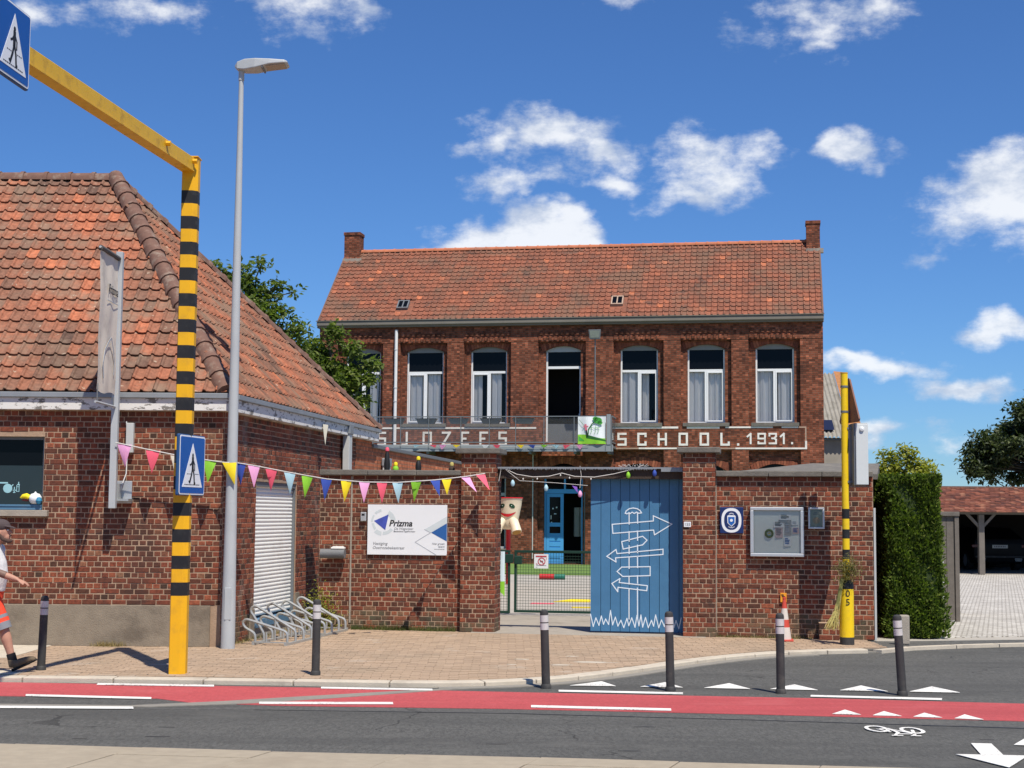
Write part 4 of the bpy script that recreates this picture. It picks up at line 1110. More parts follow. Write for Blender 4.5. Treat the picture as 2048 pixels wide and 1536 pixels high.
t = gthing('intercom', 'small grey intercom on the wall left of the school sign', 'intercom', -2.372, 0.02, 1.67)
MB().box(0, -.035, 0, .085, .02, .14).build('housing', 'alu', t, bevel=0.008)
MB().box(.02, -.038, .085, .065, -.0352, .115).build('screen', 'print_black', t)
t = gthing('mail_tube', 'grey newspaper tube on the wall below the intercom', 'mailbox', -2.98, -0.02, 1.10)
tb = MB(); tb.tube([(0, -.06, .065), (.385, -.06, .065)], .072, 20); tb.box(.1, -.02, .03, .3, .06, .1); tb.build('tube', mat('tube_grey', (.17, .175, .18), .5), t, smooth=True)
pp = MB(); pp.box(.17, -.10, .137, .38, .0, .165).box(.19, -.09, .165, .36, -.02, .178); pp.build('folded_paper', 'paper_white', t, bevel=0.008)

t = gthing('enamel_sign', 'navy enamel plaque with white oval emblem beside the notice board', 'sign', 3.168, 0.02, 1.535)
MB().box(0, -.012, 0, .349, .006, .392).build('plate', 'navy', t, bevel=0.01)
cx, cz = .172, .196
def oval(rx, rz, n=30, p=2.4):
    o_ = []
    for k in range(n):
        a = 2 * math.pi * k / n; c, s_ = math.cos(a), math.sin(a)
        o_.append((cx + rx * math.copysign(abs(c) ** (2 / p), c), cz + rz * math.copysign(abs(s_) ** (2 / p), s_)))
    return o_
MB().prism(oval(.148, .182), -.0145, -.0125).build('white_oval', 'sign_white', t)
MB().prism(oval(.108, .14), -.0165, -.0148).build('inner_oval', 'navy', t)
wb = MB(); wb.box(cx - .125, -.0155, cz - .012, cx - .075, -.0148, cz + .012).box(cx + .075, -.0155, cz - .012, cx + .125, -.0148, cz + .012); wb.build('side_bar', 'sign_white', t)
MB().prism([(cx - .062, cz + .06), (cx - .05, cz + .075), (cx + .05, cz + .075), (cx + .062, cz + .06), (cx + .058, cz - .04), (cx, cz - .095), (cx - .058, cz - .04)], -.019, -.0168).build('shield', 'sign_white', t)
MB().prism([(cx - .048, cz + .05), (cx + .048, cz + .05), (cx + .046, cz - .035), (cx, cz - .08), (cx - .046, cz - .035)], -.0215, -.0193).build('shield_field', mat('shield_blue', (.02, .12, .42), .4), t)
MB().prism([(cx + .022 * math.cos(k * .6283), cz + .0 + .022 * math.sin(k * .6283)) for k in range(10)], -.0235, -.0218).build('shield_disc', 'sign_white', t)
tm = MB()
for k in range(7): tm.box(cx - .034 + k * .0105, -.0175, cz + .096 - .0012 * (k - 3) ** 2, cx - .034 + k * .0105 + .006, -.0168, cz + .113 - .0012 * (k - 3) ** 2)
for k in range(9): tm.box(cx - .042 + k * .010, -.0175, cz - .116 + .0008 * (k - 4) ** 2, cx - .042 + k * .010 + .006, -.0168, cz - .102 + .0008 * (k - 4) ** 2)
stuff(tm.build('small_print', 'sign_white', t))

t = gthing('notice_board', 'aluminium framed glazed notice board with a few pinned papers', 'notice board', 3.617, 0.02, 1.20)
BW_, BH_ = .785, .732
f = MB(); e = .05
f.box(0, -.07, 0, BW_, .02, e).box(0, -.07, BH_ - e, BW_, .02, BH_).box(0, -.07, e, e, .02, BH_ - e).box(BW_ - e, -.07, e, BW_, .02, BH_ - e)
f.build('frame', 'alu', t, bevel=0.008)
MB().box(e, -.032, e, BW_ - e, .015, BH_ - e).build('back_panel', 'board_grey', t)
MB().add([(e, -.064, e), (BW_ - e, -.064, e), (BW_ - e, -.064, BH_ - e), (e, -.064, BH_ - e)], [(0, 1, 2, 3)]).build('pane', 'case_glass', t)
NS = BW_ / 560.0
def nb(px, py): return ((px - 430) * NS, BH_ - (py - 75) * BH_ / 525.0)
for nm, x0, y0_, x1, y1_, m in (('paper', 735, 150, 860, 210, 'paper_white'), ('paper', 725, 210, 860, 240, 'paper_grey'), ('paper', 675, 225, 780, 290, 'paper_white'), ('paper', 790, 240, 860, 370, 'paper_grey'), ('paper', 862, 215, 935, 262, 'paper_white'), ('paper', 870, 290, 940, 355, 'paper_pink'), ('paper', 692, 292, 770, 400, 'paper_pink'), ('paper', 782, 392, 858, 488, 'paper_white')):
    a, b = nb(x0, y1_); c, d = nb(x1, y0_); m_ = MB()
    yj = -.036 - rnd.random() * .004; m_.add([(a, yj - .012, b), (c, yj - .004, b), (c, yj, d), (a, yj, d)], [(0, 1, 2, 3)]); pc = m_.build(nm, m, t)
    pr = MB()
    for k in range(4):
        zz_ = d - (d - b) * (.2 + .18 * k); pr.box(a + (c - a) * .12, yj - .011, zz_, a + (c - a) * (.55 + .3 * rnd.random()), yj - .010, zz_ + (d - b) * .09)
    pr.build('print', rnd.choice(['print_grey', 'print_black', 'print_blue', 'print_line']), pc)
a, b = nb(628, 355)
MB().tube([(a + .05 * math.cos(k * .5236), -.045, b + .05 * math.sin(k * .5236)) for k in range(12)], .018, 7, closed=True).build('wreath', mat('wreath_green', (.10, .15, .06), .9, var=.5, scale=60), t, smooth=True)
MB().lathe([(0, -.012), (.02, 0), (0, .012)], 10, (a, -.045, b)).build('wreath_heart', 'straw', t)

t = gthing('display_frame', 'small aluminium framed display case right of the notice board', 'display case', 4.466, 0.02, 1.615)
BW_, BH_ = .236, .316; e = .028
f = MB(); f.box(0, -.045, 0, BW_, .02, e).box(0, -.045, BH_ - e, BW_, .02, BH_).box(0, -.045, e, e, .02, BH_ - e).box(BW_ - e, -.045, e, BW_, .02, BH_ - e)
f.build('frame', 'alu', t, bevel=0.005)
MB().box(e, -.025, e, BW_ - e, .015, BH_ - e).build('sheet', mat('sheet_green', (.26, .30, .25), .8), t)
MB().prism([(.118 + .055 * math.cos(k * .4488), .125 + .05 * math.sin(k * .4488)) for k in range(14)], -.028, -.0255).build('emblem', mat('emblem_tan', (.36, .25, .15), .8, var=.5, scale=60), t)
em = MB(); em.box(.07, -.028, .21, .165, -.0255, .225).box(.08, -.028, .235, .155, -.0255, .245); em.build('print', 'print_grey', t)
MB().add([(e, -.04, e), (BW_ - e, -.04, e), (BW_ - e, -.04, BH_ - e), (e, -.04, BH_ - e)], [(0, 1, 2, 3)]).build('pane', 'case_glass', t)

t = gthing('house_number', 'small white house number plate 155 on the right gate pillar', 'number plate', 2.637, -0.058, 1.625)
MB().box(0, -.008, 0, .105, .006, .078).build('plate', 'sign_white', t, bevel=0.003)
lettering('155', .06, 'print_grey', t, .052, -.0085, .02, align='CENTER', name='number', bold=.0006)
t = gthing('orange_plaque', 'small orange hydrant plaque on the wall behind the traffic cone', 'plaque', 4.052, 0.03, .53)
MB().box(0, -.012, 0, .09, .022, .135).build('plate', 'orange_tag', t, bevel=0.003)
tk = MB(); tk.box(.02, -.0145, .08, .07, -.0122, .09).box(.04, -.0145, .05, .05, -.0122, .115).box(.05, -.0145, .02, .08, -.0122, .035).box(.015, -.0145, .095, .035, -.0122, .118)
tk.build('print', 'print_black', t)

# lean-to behind the right wall, grey felt roof
t = gthing('lean_to_shed', 'low lean-to behind the right boundary wall with grey stone-littered roof', 'shed', 3.6, 0.36)
MB().add([(-.5, .02, 2.44), (1.9, .02, 2.44), (2.1, 2.4, 2.68), (1.0, 2.4, 2.68), (-.5, .02, 2.36), (1.9, .02, 2.36), (2.1, 2.4, 2.5), (1.0, 2.4, 2.5)], [(0, 1, 2, 3), (7, 6, 5, 4), (0, 4, 5, 1), (1, 5, 6, 2), (2, 6, 7, 3), (3, 7, 4, 0)]).build('roof', 'coping', t)
MB().box(0.3, .1, 0, 1.8, 2.2, 2.36).build('body', 'brick_far', t)
# short brick stub at the foot of the wall
t = gthing('brick_stub', 'short worn brick stub at the wall foot beside the yellow pole', 'masonry', 4.60, -0.14)
c = MB().box(.008, .005, 0, .292, .19, .238).build('core', 'mortar', t)
lay(c, 0.0, .30, 0.0, .243, (), 40, mt='brick_worn')
MB().box(.0, .0, .24, .30, .19, .252).build('mortar_top', 'mortar', t, bevel=0.006)
# pale drain strip on the end of the right wall
t = gthing('wall_edge_strip', 'thin pale edge strip on the free end of the right wall', 'trim', 5.412, 0.06)
MB().box(0, -.02, 0, .03, .02, 1.93).build('strip', 'grey_pipe', t)
# ================================================================ MAIN SCHOOL BUILDING (own axis, 10 degrees off the street)
MA = R(-10.0); ME = V(math.cos(MA), math.sin(MA)); MN = V(-math.sin(MA), math.cos(MA))
def mp(s, y=0.0, z=0.0):
    p = V(1.55, 54.0) + ME * s + MN * y
    return (p.x, p.y, z)
mbd = thing('school_building', 'two storey red brick school with orange tiled roof behind the gate', 'building', mp(0), MA)
XL, XR, TOP = -8.80, 9.50, 8.60
UP = [(-7.82, -6.50), (-5.51, -4.13), (-3.11, -1.765), (-0.335, 0.94), (2.374, 3.719), (4.77, 6.083), (7.164, 8.499)]
PIL = [(-8.80, -8.10), (-6.20 - .167, -5.721), (-3.948, -3.33), (-1.584, -0.589), (1.145, 2.14), (3.934, 4.539), (6.323, 6.918), (8.709, 9.50)]
Z0, Z1 = 5.06, 7.87
RISE = 0.16
ops = []
for i, (a, b) in enumerate(UP):
    ops.append((a, b, 4.37 if i == 3 else Z0, Z1))
GF = []
for i, (a, b) in enumerate(UP):
    if i == 3: GF.append((-0.377, 1.03, 0.03, 3.62))
    else: GF.append((a, b, 0.55, 3.62))
for g in GF: ops.append(g)
core = MB(); cells(core, XL, XR, 0.0, TOP, 0.0, 0.40, ops)
core.box(XL, 0.40, 0, XL + .35, 6.6, TOP); core.box(XR - .35, 0.40, 0, XR, 6.6, TOP)
core.box(XL, 6.25, 0, XR, 6.6, TOP)
# gables
for gx in (XL, XR - .35):
    core.add([(gx, 0.0, TOP), (gx + .35, 0.0, TOP), (gx + .35, 6.6, TOP), (gx, 6.6, TOP), (gx, 3.2, 11.85), (gx + .35, 3.2, 11.85)], [(0, 4, 3), (1, 2, 5), (0, 1, 5, 4), (2, 3, 4, 5)])
wall = core.build('wall', 'brick_far', mbd)
# inside: dark rooms behind the windows
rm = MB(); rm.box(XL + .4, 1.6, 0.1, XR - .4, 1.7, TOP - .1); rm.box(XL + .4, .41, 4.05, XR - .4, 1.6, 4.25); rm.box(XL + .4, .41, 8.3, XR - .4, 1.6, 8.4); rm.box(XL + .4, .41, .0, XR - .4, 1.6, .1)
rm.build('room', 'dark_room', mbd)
# pilasters between the bays, with the frieze they carry
for (a, b) in PIL:
    p = MB(); p.box(a, -0.19, 0.0, b, 0.0, 8.02); p.build('pilaster', 'brick_far', mbd)
fz = MB(); fz.box(XL, -0.20, 8.02, XR, 0.0, TOP)
fz.build('frieze', 'brick_far', mbd)
for (a, b) in zip([p[1] for p in PIL[:-1]], [p[0] for p in PIL[1:]]):
    d = MB(); x = a + .02
    d.box(a, -.075, 7.97 + .0, b, 0, 8.019)
    while x < b - .10:
        d.box(x, -0.235, 8.06, x + .095, -.20, 8.20, rnd.random()); d.box(x + .05, -0.25, 8.26, x + .145, -.20, 8.36, rnd.random()); x += .19
    stuff(d.build('corbelling', 'brick_far', mbd))
# band with the school name
band = MB(); band.box(2.0, -.198, 4.10, 8.96, -.0, 4.95); band.box(-7.6, -.198, 4.10, -.42, 0, 4.95)
band.build('name_band', 'brick_far', mbd)
wl = MB()
for (a, b, c, d) in ((2.13, 4.86, 4.45, 4.93), (4.75, 4.86, 5.9, 4.93), (6.1, 4.87, 7.75, 4.925), (8.05, 4.87, 8.62, 4.925), (3.05, 4.13, 4.62, 4.185), (6.45, 4.13, 7.2, 4.185), (7.2, 4.13, 8.92, 4.185), (8.85, 4.185, 8.92, 4.42), (-7.1, 4.86, -.64, 4.92)):
    wl.box(a, -.208, b, c, -.1985, d)
wl.build('white_line', 'letter_paint', mbd)
wl = MB(); wl.box(4.62, -.205, 4.135, 6.45, -.1985, 4.18).box(8.62, -.205, 4.875, 8.90, -.1985, 4.92).box(8.86, -.205, 4.42, 8.90, -.1985, 4.875).box(2.13, -.205, 4.135, 3.05, -.1985, 4.18)
wl.build('worn_line', mat('letter_worn', (.42, .30, .22), .9, var=.4, scale=9), mbd)
# letters built of straight strokes on a 0..1 grid
LET = {'S': [[(1, 1), (0, 1), (0, .52), (1, .52), (1, 0), (0, 0)]], 'C': [[(1, .78), (1, 1), (0, 1), (0, 0), (1, 0), (1, .22)]], 'H': [[(0, 0), (0, 1)], [(1, 0), (1, 1)], [(0, .5), (1, .5)]], 'O': [[(0, 0), (0, 1), (1, 1), (1, 0), (0, 0)]],
       'L': [[(0, 1), (0, 0), (1, 0), (1, .2)]], 'J': [[(.62, 1), (.62, 0), (0, 0)]], 'Z': [[(0, 1), (1, 1), (0, 0), (1, 0)]], 'E': [[(1, 1), (0, 1), (0, 0), (1, 0)], [(0, .5), (.6, .5)]], 'F': [[(1, 1), (0, 1), (0, 0)], [(0, .5), (.6, .5)]],
       '1': [[(0, .72), (.45, 1), (.45, 0)]], '9': [[(1, .5), (0, .5), (0, 1), (1, 1), (1, 0), (0, 0), (0, .15)]], '3': [[(0, .8), (0, 1), (1, 1), (1, .72), (.72, .52), (1, .4), (1, 0), (0, 0)], [(.4, .52), (.72, .52)]], '.': [[(0, .0), (.12, .0)]]}
def letter(ch, x, z, wd, ht, st):
    m = MB()
    for path in LET[ch]: m.line2([(x + a * (wd - st) + st / 2, z + b * (ht - st) + st / 2) for a, b in path], st, -.1985, th=.012)
    m.build('letter', 'letter_paint', mbd)
for ch, x in zip('SCHOOL', (2.29, 3.0, 3.72, 4.46, 5.20, 5.925)): letter(ch, x, 4.25, .33, .46, .075)
letter('.', 6.50, 4.25, .09, .09, .085)
for ch, x in zip('1931', (6.84, 7.215, 7.597, 7.985)): letter(ch, x, 4.30, .29 if ch != '1' else .30, .40, .062)
letter('.', 8.37, 4.30, .08, .08, .075)
letter('S', -6.53, 4.25, .33, .51, .075)
for ch, x, w_ in (('J', -5.62, .33), ('O', -4.83, .345), ('Z', -4.12, .345), ('E', -3.41, .31), ('F', -2.72, .32), ('S', -2.02, .31)): letter(ch, x, 4.25, w_, .51, .075)

# arches, windows, sills
def arc(a, b, zt, rise, n=10):
    return [(a + (b - a) * k / n, zt - rise * (2 * k / n - 1) ** 2) for k in range(n + 1)]
def arch(a, b, zt, rise, ring=.24):
    sp_ = MB()
    A_ = arc(a, b, zt, rise)
    for half in (A_[:6], A_[5:]):
        poly = half + ([(half[-1][0], zt + .001), (half[0][0], zt + .001)])
        if half is A_: pass
        sp_.prism([p for p in poly], 0.002, .13)
    sp_.build('spandrel', 'brick_far', mbd)
    vo = MB(); n = 18
    a2, b2 = a - .13, b + .13
    B0 = arc(a2, b2, zt + .0, rise * 1.15, n); B1 = [(p[0] + (p[0] - (a + b) / 2) * .10, p[1] + ring) for p in B0]
    for k in range(n):
        g = .006
        q = [(B0[k][0] + g, B0[k][1]), (B0[k + 1][0] - g, B0[k + 1][1]), (B1[k + 1][0] - g, B1[k + 1][1]), (B1[k][0] + g, B1[k][1])]
        vo.prism(q, -.022 + rnd.uniform(-.005, .005), .0, rnd.random())
    stuff(vo.build('arch_bricks', 'arch_brick', mbd))
tint_mat('arch_brick', [(0, (.16, .05, .03)), (.5, (.27, .08, .042)), (1, (.36, .125, .065))], var=.3, scale=12, bump=0)
def curtain(mb, a, b, z0, z1, y, amp=.035, freq=26.0, ph=0.0, taper=0.0):
    n = max(8, int((b - a) / .02)); vs = []; fs = []
    for k in range(n + 1):
        x = a + (b - a) * k / n
        yy = y + amp * math.sin(freq * x + ph) + amp * .4 * math.sin(freq * 2.3 * x)
        vs.append((x, yy, z0)); vs.append((x + taper * (x - (a + b) / 2), yy * 1.0, z1))
    for k in range(n): fs.append((2 * k, 2 * k + 2, 2 * k + 3, 2 * k + 1))
    mb.add(vs, fs)
mat('head_grey', (.24, .245, .23), .7)
def window(a, b, z0, zt, kind, idx=0):
    fr_ = MB(); y = .13; tz = z0 + (zt - z0) * .655; f = .055
    w_ = fr_
    # arched head strip, jambs, sill rail, transom, mullion
    hd = arc(a, b, zt, RISE); 
    MBh = MB(); MBh.prism(hd + [(b, zt - RISE - .03), (a, zt - RISE - .03)], y - .02, y + .05)
    fr_.box(a, y, z0, a + f, y + .06, zt - RISE - .03).box(b - f, y, z0, b, y + .06, zt - RISE - .03)
    root = fr_.box(a + f, y, z0, b - f, y + .06, z0 + f).build('window', 'white_pvc' if kind != 'grey' else 'window_grey', mbd)
    MBh.build('head_strip', 'head_grey', root)
    bars = MB(); bars.box(a + f, y - .01, tz, b - f, y + .06, tz + .085)
    m0 = (a + b) / 2 + (.02 if kind == 'left' else -.02)
    bars.box(m0 - .04, y - .01, z0 + f, m0 + .04, y + .06, tz)
    sash = (a + f, m0 - .04) if kind == 'left' else (m0 + .04, b - f)
    e = .05
    bars.box(sash[0], y - .02, z0 + f, sash[0] + e, y + .04, tz - .0).box(sash[1] - e, y - .02, z0 + f, sash[1], y + .04, tz).box(sash[0] + e, y - .02, tz - e, sash[1] - e, y + .04, tz).box(sash[0] + e, y - .02, z0 + f, sash[1] - e, y + .04, z0 + f + e)
    bars.build('sash_bars', 'white_pvc', root, bevel=.004)
    MB().box(a + f, y + .025, tz + .085, b - f, y + .035, zt - RISE - .02).build('top_pane', 'dark_glass', root)
    for (p, q) in ((a + f, m0 - .04), (m0 + .04, b - f)):
        MB().add([(p, y + .03, z0 + f), (q, y + .03, z0 + f), (q, y + .03, tz), (p, y + .03, tz)], [(0, 1, 2, 3)]).build('pane', 'window_glass', root)
    cu = MB()
    if idx == 0: curtain(cu, m0 + .20, m0 + .46, z0 + .02, tz, y + .15, ph=b, taper=.3); curtain(cu, a + f, a + f + .3, z0 + .02, tz, y + .15)
    elif idx == 2: curtain(cu, a + f, a + .38, z0 + .02, tz, y + .20, ph=a); curtain(cu, m0 + .05, m0 + .42, z0 + .02, tz, y + .12, ph=2)
    elif idx == 4: curtain(cu, a + f, m0 - .06, z0 + .02, tz, y + .12, ph=1.5, amp=.05, freq=15); curtain(cu, m0 + .08, m0 + .34, z0 + .02, tz, y + .30, ph=b)
    elif kind == 'left': curtain(cu, a + f, a + f + (b - a) * .36, z0 + .02, tz, y + .15, ph=a); curtain(cu, m0 + .06, m0 + .06 + (b - a) * .33, z0 + .02, tz, y + .15, ph=b)
    else: curtain(cu, a + f, m0 - .06, z0 + .02, tz, y + .15, ph=a); curtain(cu, m0 + .05 + rnd.uniform(0, .08), b - f, z0 + .02, tz, y + .15, ph=b)
    cu.build('curtain', 'curtain', root, smooth=True)
    MB().box(a - .16, -.24, z0 - .13, b + .16, .12, z0 - .0).build('window_sill', 'coping', root, bevel=.008)
for i, (a, b) in enumerate(UP):
    arch(a, b, Z1, RISE)
    if i != 3: window(a, b, Z0, Z1, 'left' if i < 3 else 'right', i)
# open balcony door in the middle bay
a, b = UP[3]; y = .13; tz = 7.05
dr_ = MB(); dr_.box(a, y, 4.37, a + .06, y + .06, Z1 - RISE).box(b - .06, y, 4.37, b, y + .06, tz + .09).box(a + .06, y, tz, b - .06, y + .06, tz + .09)
door = dr_.build('balcony_door', 'white_pvc', mbd)
MB().box(a + .06, y + .03, tz + .09, b, y + .04, Z1 - .05).build('top_pane', 'dark_glass', door)
hd = arc(a, b, Z1, RISE); MB().prism(hd + [(b, Z1 - RISE - .05), (a, Z1 - RISE - .05)], y - .02, y + .02).build('head_strip', 'window_grey', door)
MB().box(a + .06, y + .04, 4.37, b - .06, y + .08, 5.05).build('low_panel', mat('panel_slate', (.13, .135, .14), .7), door)
MB().box(b - .075, y - .06, 5.28, b - .045, y, 5.42).build('handle', 'alu', door)

# ground floor: arched windows and the blue doors
for i, g in enumerate(GF):
    arch(g[0], g[1], g[3], .26 if i != 3 else .30)
    if i == 3: continue
    y = .13; w_ = MB(); w_.box(g[0], y, g[2], g[0] + .07, y + .06, 3.5).box(g[1] - .07, y, g[2], g[1], y + .06, 3.5).box(g[0] + .07, y, 2.45, g[1] - .07, y + .06, 2.56).box(g[0] + .07, y, g[2], g[1] - .07, y + .06, g[2] + .08)
    rt = w_.build('window', 'window_grey', mbd)
    MB().box(g[0] + .07, y + .02, g[2] + .08, g[1] - .07, y + .03, 3.6).build('pane', 'dark_glass', rt)
    MB().box(g[0] - .15, -.16, g[2] - .13, g[1] + .15, .12, g[2]).build('window_sill', 'coping', rt)
g = GF[3]; y = .12
fr_ = MB(); fr_.box(g[0], y, 0, g[0] + .07, y + .08, 3.4).box(g[1] - .07, y, 0, g[1], y + .08, 3.4).box(g[0] + .07, y, 2.55, g[1] - .07, y + .08, 2.70).box(.335, y, 2.70, .40, y + .08, 3.5)
bd = fr_.build('entrance_door', 'door_blue', mbd)
MB().box(g[0] + .07, y + .03, 2.70, g[1] - .07, y + .04, 3.58).build('fanlight', 'dark_glass', bd)
lf = MB(); a, b = g[0] + .08, .32
lf.box(a, y + .01, .04, a + .11, y + .06, 2.54).box(b - .11, y + .01, .04, b, y + .06, 2.54).box(a + .11, y + .01, 2.42, b - .11, y + .06, 2.54).box(a + .11, y + .01, 1.36, b - .11, y + .06, 1.50).box(a + .11, y + .02, .04, b - .11, y + .05, 1.12)
for z in (.25, .45, .65, .85): lf.box(a + .11, y + .005, z, b - .11, y + .02, z + .16)
lf.build('door_leaf', 'door_blue', bd)
MB().box(a + .11, y + .03, 1.12, b - .11, y + .04, 2.42).build('door_glass', 'dark_glass', bd)
mk = MB()
for (xx, zz_, ww, hh) in ((-.09, 1.98, .05, .05), (.04, 2.02, .05, .05), (-.03, 1.80, .09, .03), (-.15, 1.62, .03, .14), (-.14, 1.45, .05, .08)): mk.box(xx, y + .025, zz_, xx + ww, y + .0295, zz_ + hh)
mk.build('door_sticker', 'print_light', bd)
co = MB(); curtain(co, .62, .98, 1.0, 2.05, .75, .03, 30); co.build('coats', mat('coat_pale', (.42, .41, .38), .9), bd)
# drain pipe, cables
dpipe = MB().tube([(-5.85, -.28, 8.5), (-5.87, -.28, 0.3)], .06, 12).build('downpipe', 'white_pipe', mbd, smooth=True)
for z in (7.75, 6.35, 5.85): MB().tube([(-5.86, -.28, z), (-5.86, -.28, z + .03)], .072, 12).build('pipe_bracket', 'grey_pipe', dpipe)
MB().tube([(-0.75, -.21, 0.2), (-.75, -.21, 4.0)], .02, 6).build('cable', 'grey_pipe', mbd)
MB().tube([(1.12, -.06, 0.05), (1.12, -.06, 2.6)], .035, 8).build('downpipe', 'steel_grey', mbd)
# eave gutter and roof
MB().box(XL - .06, -.36, 8.602, XR + .03, -.0, 8.66).build('soffit', 'gutter_grey', mbd)
MB().box(XL - .06, -.44, 8.66, XR + .03, -.05, 8.83).build('gutter', 'gutter_grey', mbd, bevel=.03)
MB().box(XL - .08, -.47, 8.832, XR + .05, -.40, 8.862).build('gutter_lip', 'gutter_grey', mbd)
EV = V(XL - .0, -.34, 8.84); RD = V(XL, 3.2, 12.02); slope = RD - EV; SLN = slope.length
dk = MB(); dk.add([EV, V(XR, -.34, 8.84), V(XR, 3.2, 12.02), RD, V(XL, 6.9, 8.84), V(XR, 6.9, 8.84)], [(0, 1, 2, 3), (3, 2, 5, 4)])
roof2 = dk.build('roof', 'roof_tile_far', mbd)
TW2, TL2 = .215, .262
def tint_main():
    t = rnd.random(); return .3 + .4 * t if t < .96 else rnd.uniform(.75, 1.0)
SKY = [(-5.98, -5.55, .70, 1.20), (2.0, 2.44, .72, 1.25)]
def in_main(x, yv):
    if yv > SLN: return False
    for (p, q, r_, s_) in SKY:
        if p - XL - .1 < x < q - XL + .1 and r_ - .1 < yv < s_ + .12: return False
    return True
tiled_slope(roof2, EV + V(0, 0, .015), (1, 0, 0), slope, int(SLN / TL2) + 1, TW2, TL2, (0, XR - XL - .1), in_main, 300, 'roof_tile_far', name='pantile', far=True, rank=lambda s: (s[0] < 10.0, s[1]), tintf=tint_main)
mat('ridge_orange', (.46, .155, .075), .85, var=.3, scale=4, dirt=(.2, .13, .1), dirt_amt=.5)
ridge_run(roof2, V(XL + .3, 3.2, 12.03), V(XR - .1, 3.2, 12.03), 44, .11, mt='ridge_orange')
mat('verge', (.17, .09, .06), .9, var=.3)
for gx in (XL - .04, XR - .03):
    MB().bar((gx + .03, -.36, 8.86), (gx + .03, 3.2, 12.04), .06, .07).build('verge', 'verge', roof2)
uyn = slope.normalized(); un = V(1, 0, 0).cross(uyn)
for (p, q, r_, s_) in SKY:
    o_ = EV + V(p - XL, 0, 0) + uyn * r_ + un * .05
    sk = MB(); wx, wy = q - p, s_ - r_
    def fb(x0, y0_, x1, y1_, h=.05): sk.obox(o_ + V((x0 + x1) / 2, 0, 0) + uyn * ((y0_ + y1_) / 2), V((x1 - x0) / 2, 0, 0), uyn * (y1_ - y0_) / 2, un * h)
    fb(0, 0, wx, .05); fb(0, wy - .05, wx, wy); fb(0, .05, .045, wy - .05); fb(wx - .045, .05, wx, wy - .05); fb(wx / 2 - .02, .05, wx / 2 + .02, wy - .05)
    so = sk.build('skylight', 'letter_worn' if p > 0 else 'steel_grey', roof2)
    gl_ = MB(); gl_.obox(o_ + V(wx / 2, 0, 0) + uyn * (wy / 2), V(wx / 2 - .03, 0, 0), uyn * (wy / 2 - .03), un * .02); so2 = gl_.build('skylight_pane', 'dark_glass', roof2)
for (a, b, zt) in ((XL - .02, XL + .60, 12.79), (9.02, 9.52, 12.79)):
    ch_ = MB(); ch_.box(a, 2.85, 11.3, b, 3.45, zt - .12); co_ = ch_.build('chimney', 'brick_far', mbd)
    MB().box(a - .025, 2.825, zt - .12, b + .025, 3.475, zt).build('chimney_cap', 'brick_far', co_)
    MB().box(a - .02, 2.7, 11.55, b + .12, 2.88, 11.72).build('flashing', 'concrete', co_)

# ---------------------------------------------------------------- balcony
t = thing('balcony', 'grey steel balcony with tinted panels across the school front', 'balcony', mp(0), MA)
BY = -1.3; B0, B1 = -6.6, 2.25
MB().box(B0, BY, 4.0, B1, BY + .06, 4.24).build('edge_beam', mat('beam_grey', (.25, .275, .295), .6, var=.12, scale=3), t)
MB().box(B0, BY + .06, 4.12, B1, -.14, 4.20).build('deck', 'steel_grey', t)
for x in (-6.3, -4.4, -2.6, -.7, .9, 2.1): MB().box(x - .05, BY + .1, 3.92, x + .05, -.14, 4.12).build('bracket', 'steel_grey', t)
MB().box(B0, BY - .01, 5.215, B1 - .1, BY + .03, 5.25).build('top_rail', 'steel_grey', t)
MB().box(B0, BY, 4.30, B1 - .1, BY + .03, 4.34).build('bottom_rail', 'steel_grey', t)
posts = [-6.4, -5.38, -4.35, -3.18, -2.15, -1.2, -.19, .88, 1.99, 2.20]
for x in posts: MB().box(x - .014, BY - .012, 4.05, x + .014, BY + .045, 5.25).build('post', 'steel_grey', t)
for a, b in zip(posts[:-2], posts[1:-1]): MB().add([(a + .025, BY + .015, 4.345), (b - .025, BY + .015, 4.345), (b - .025, BY + .015, 5.195), (a + .025, BY + .015, 5.195)], [(0, 1, 2, 3)]).build('panel', 'balcony_glass', t)
MB().box(2.2, BY, 4.3, 2.235, -.14, 4.34).box(2.2, BY, 5.2, 2.24, -.14, 5.25).build('return_rail', 'steel_grey', t)
MB().box(2.21, BY + .05, 4.345, 2.22, -.16, 5.195).build('panel', 'balcony_glass', t)
MB().box(2.03, BY - .02, 4.24, 2.17, BY + .02, 5.3).build('side_plate', 'beam_grey', t)
for a, b in ((-6.02, -5.28), (-4.85, -4.1), (-3.67, -2.93), (-2.5, -1.75), (-1.33, -.56)):
    pn = thing('window_box', ['grey trough hanging behind the balcony rail, nearest the tree', 'grey trough on the balcony rail in front of the second window', 'grey trough on the balcony rail between second and third windows', 'grey trough on the balcony rail in front of the third window', 'grey trough on the balcony rail left of the open door'][int((a + 6.1) / 1.16)], 'planter', mp((a + b) / 2, BY + .17, 4.98), MA, 'troughs along the balcony rail')
    h = (b - a) / 2
    MB().add([(-h + .1, -.09, 0), (h - .1, -.09, 0), (h - .1, .09, 0), (-h + .1, .09, 0), (-h, -.12, .19), (h, -.12, .19), (h, .12, .19), (-h, .12, .19)], [(0, 3, 2, 1), (4, 5, 6, 7), (0, 1, 5, 4), (1, 2, 6, 5), (2, 3, 7, 6), (3, 0, 4, 7)]).build('trough', 'steel_grey', pn)
    MB().box(-h - .01, -.13, .17, h + .01, .13, .20).build('trough_rim', 'gutter_grey', pn)
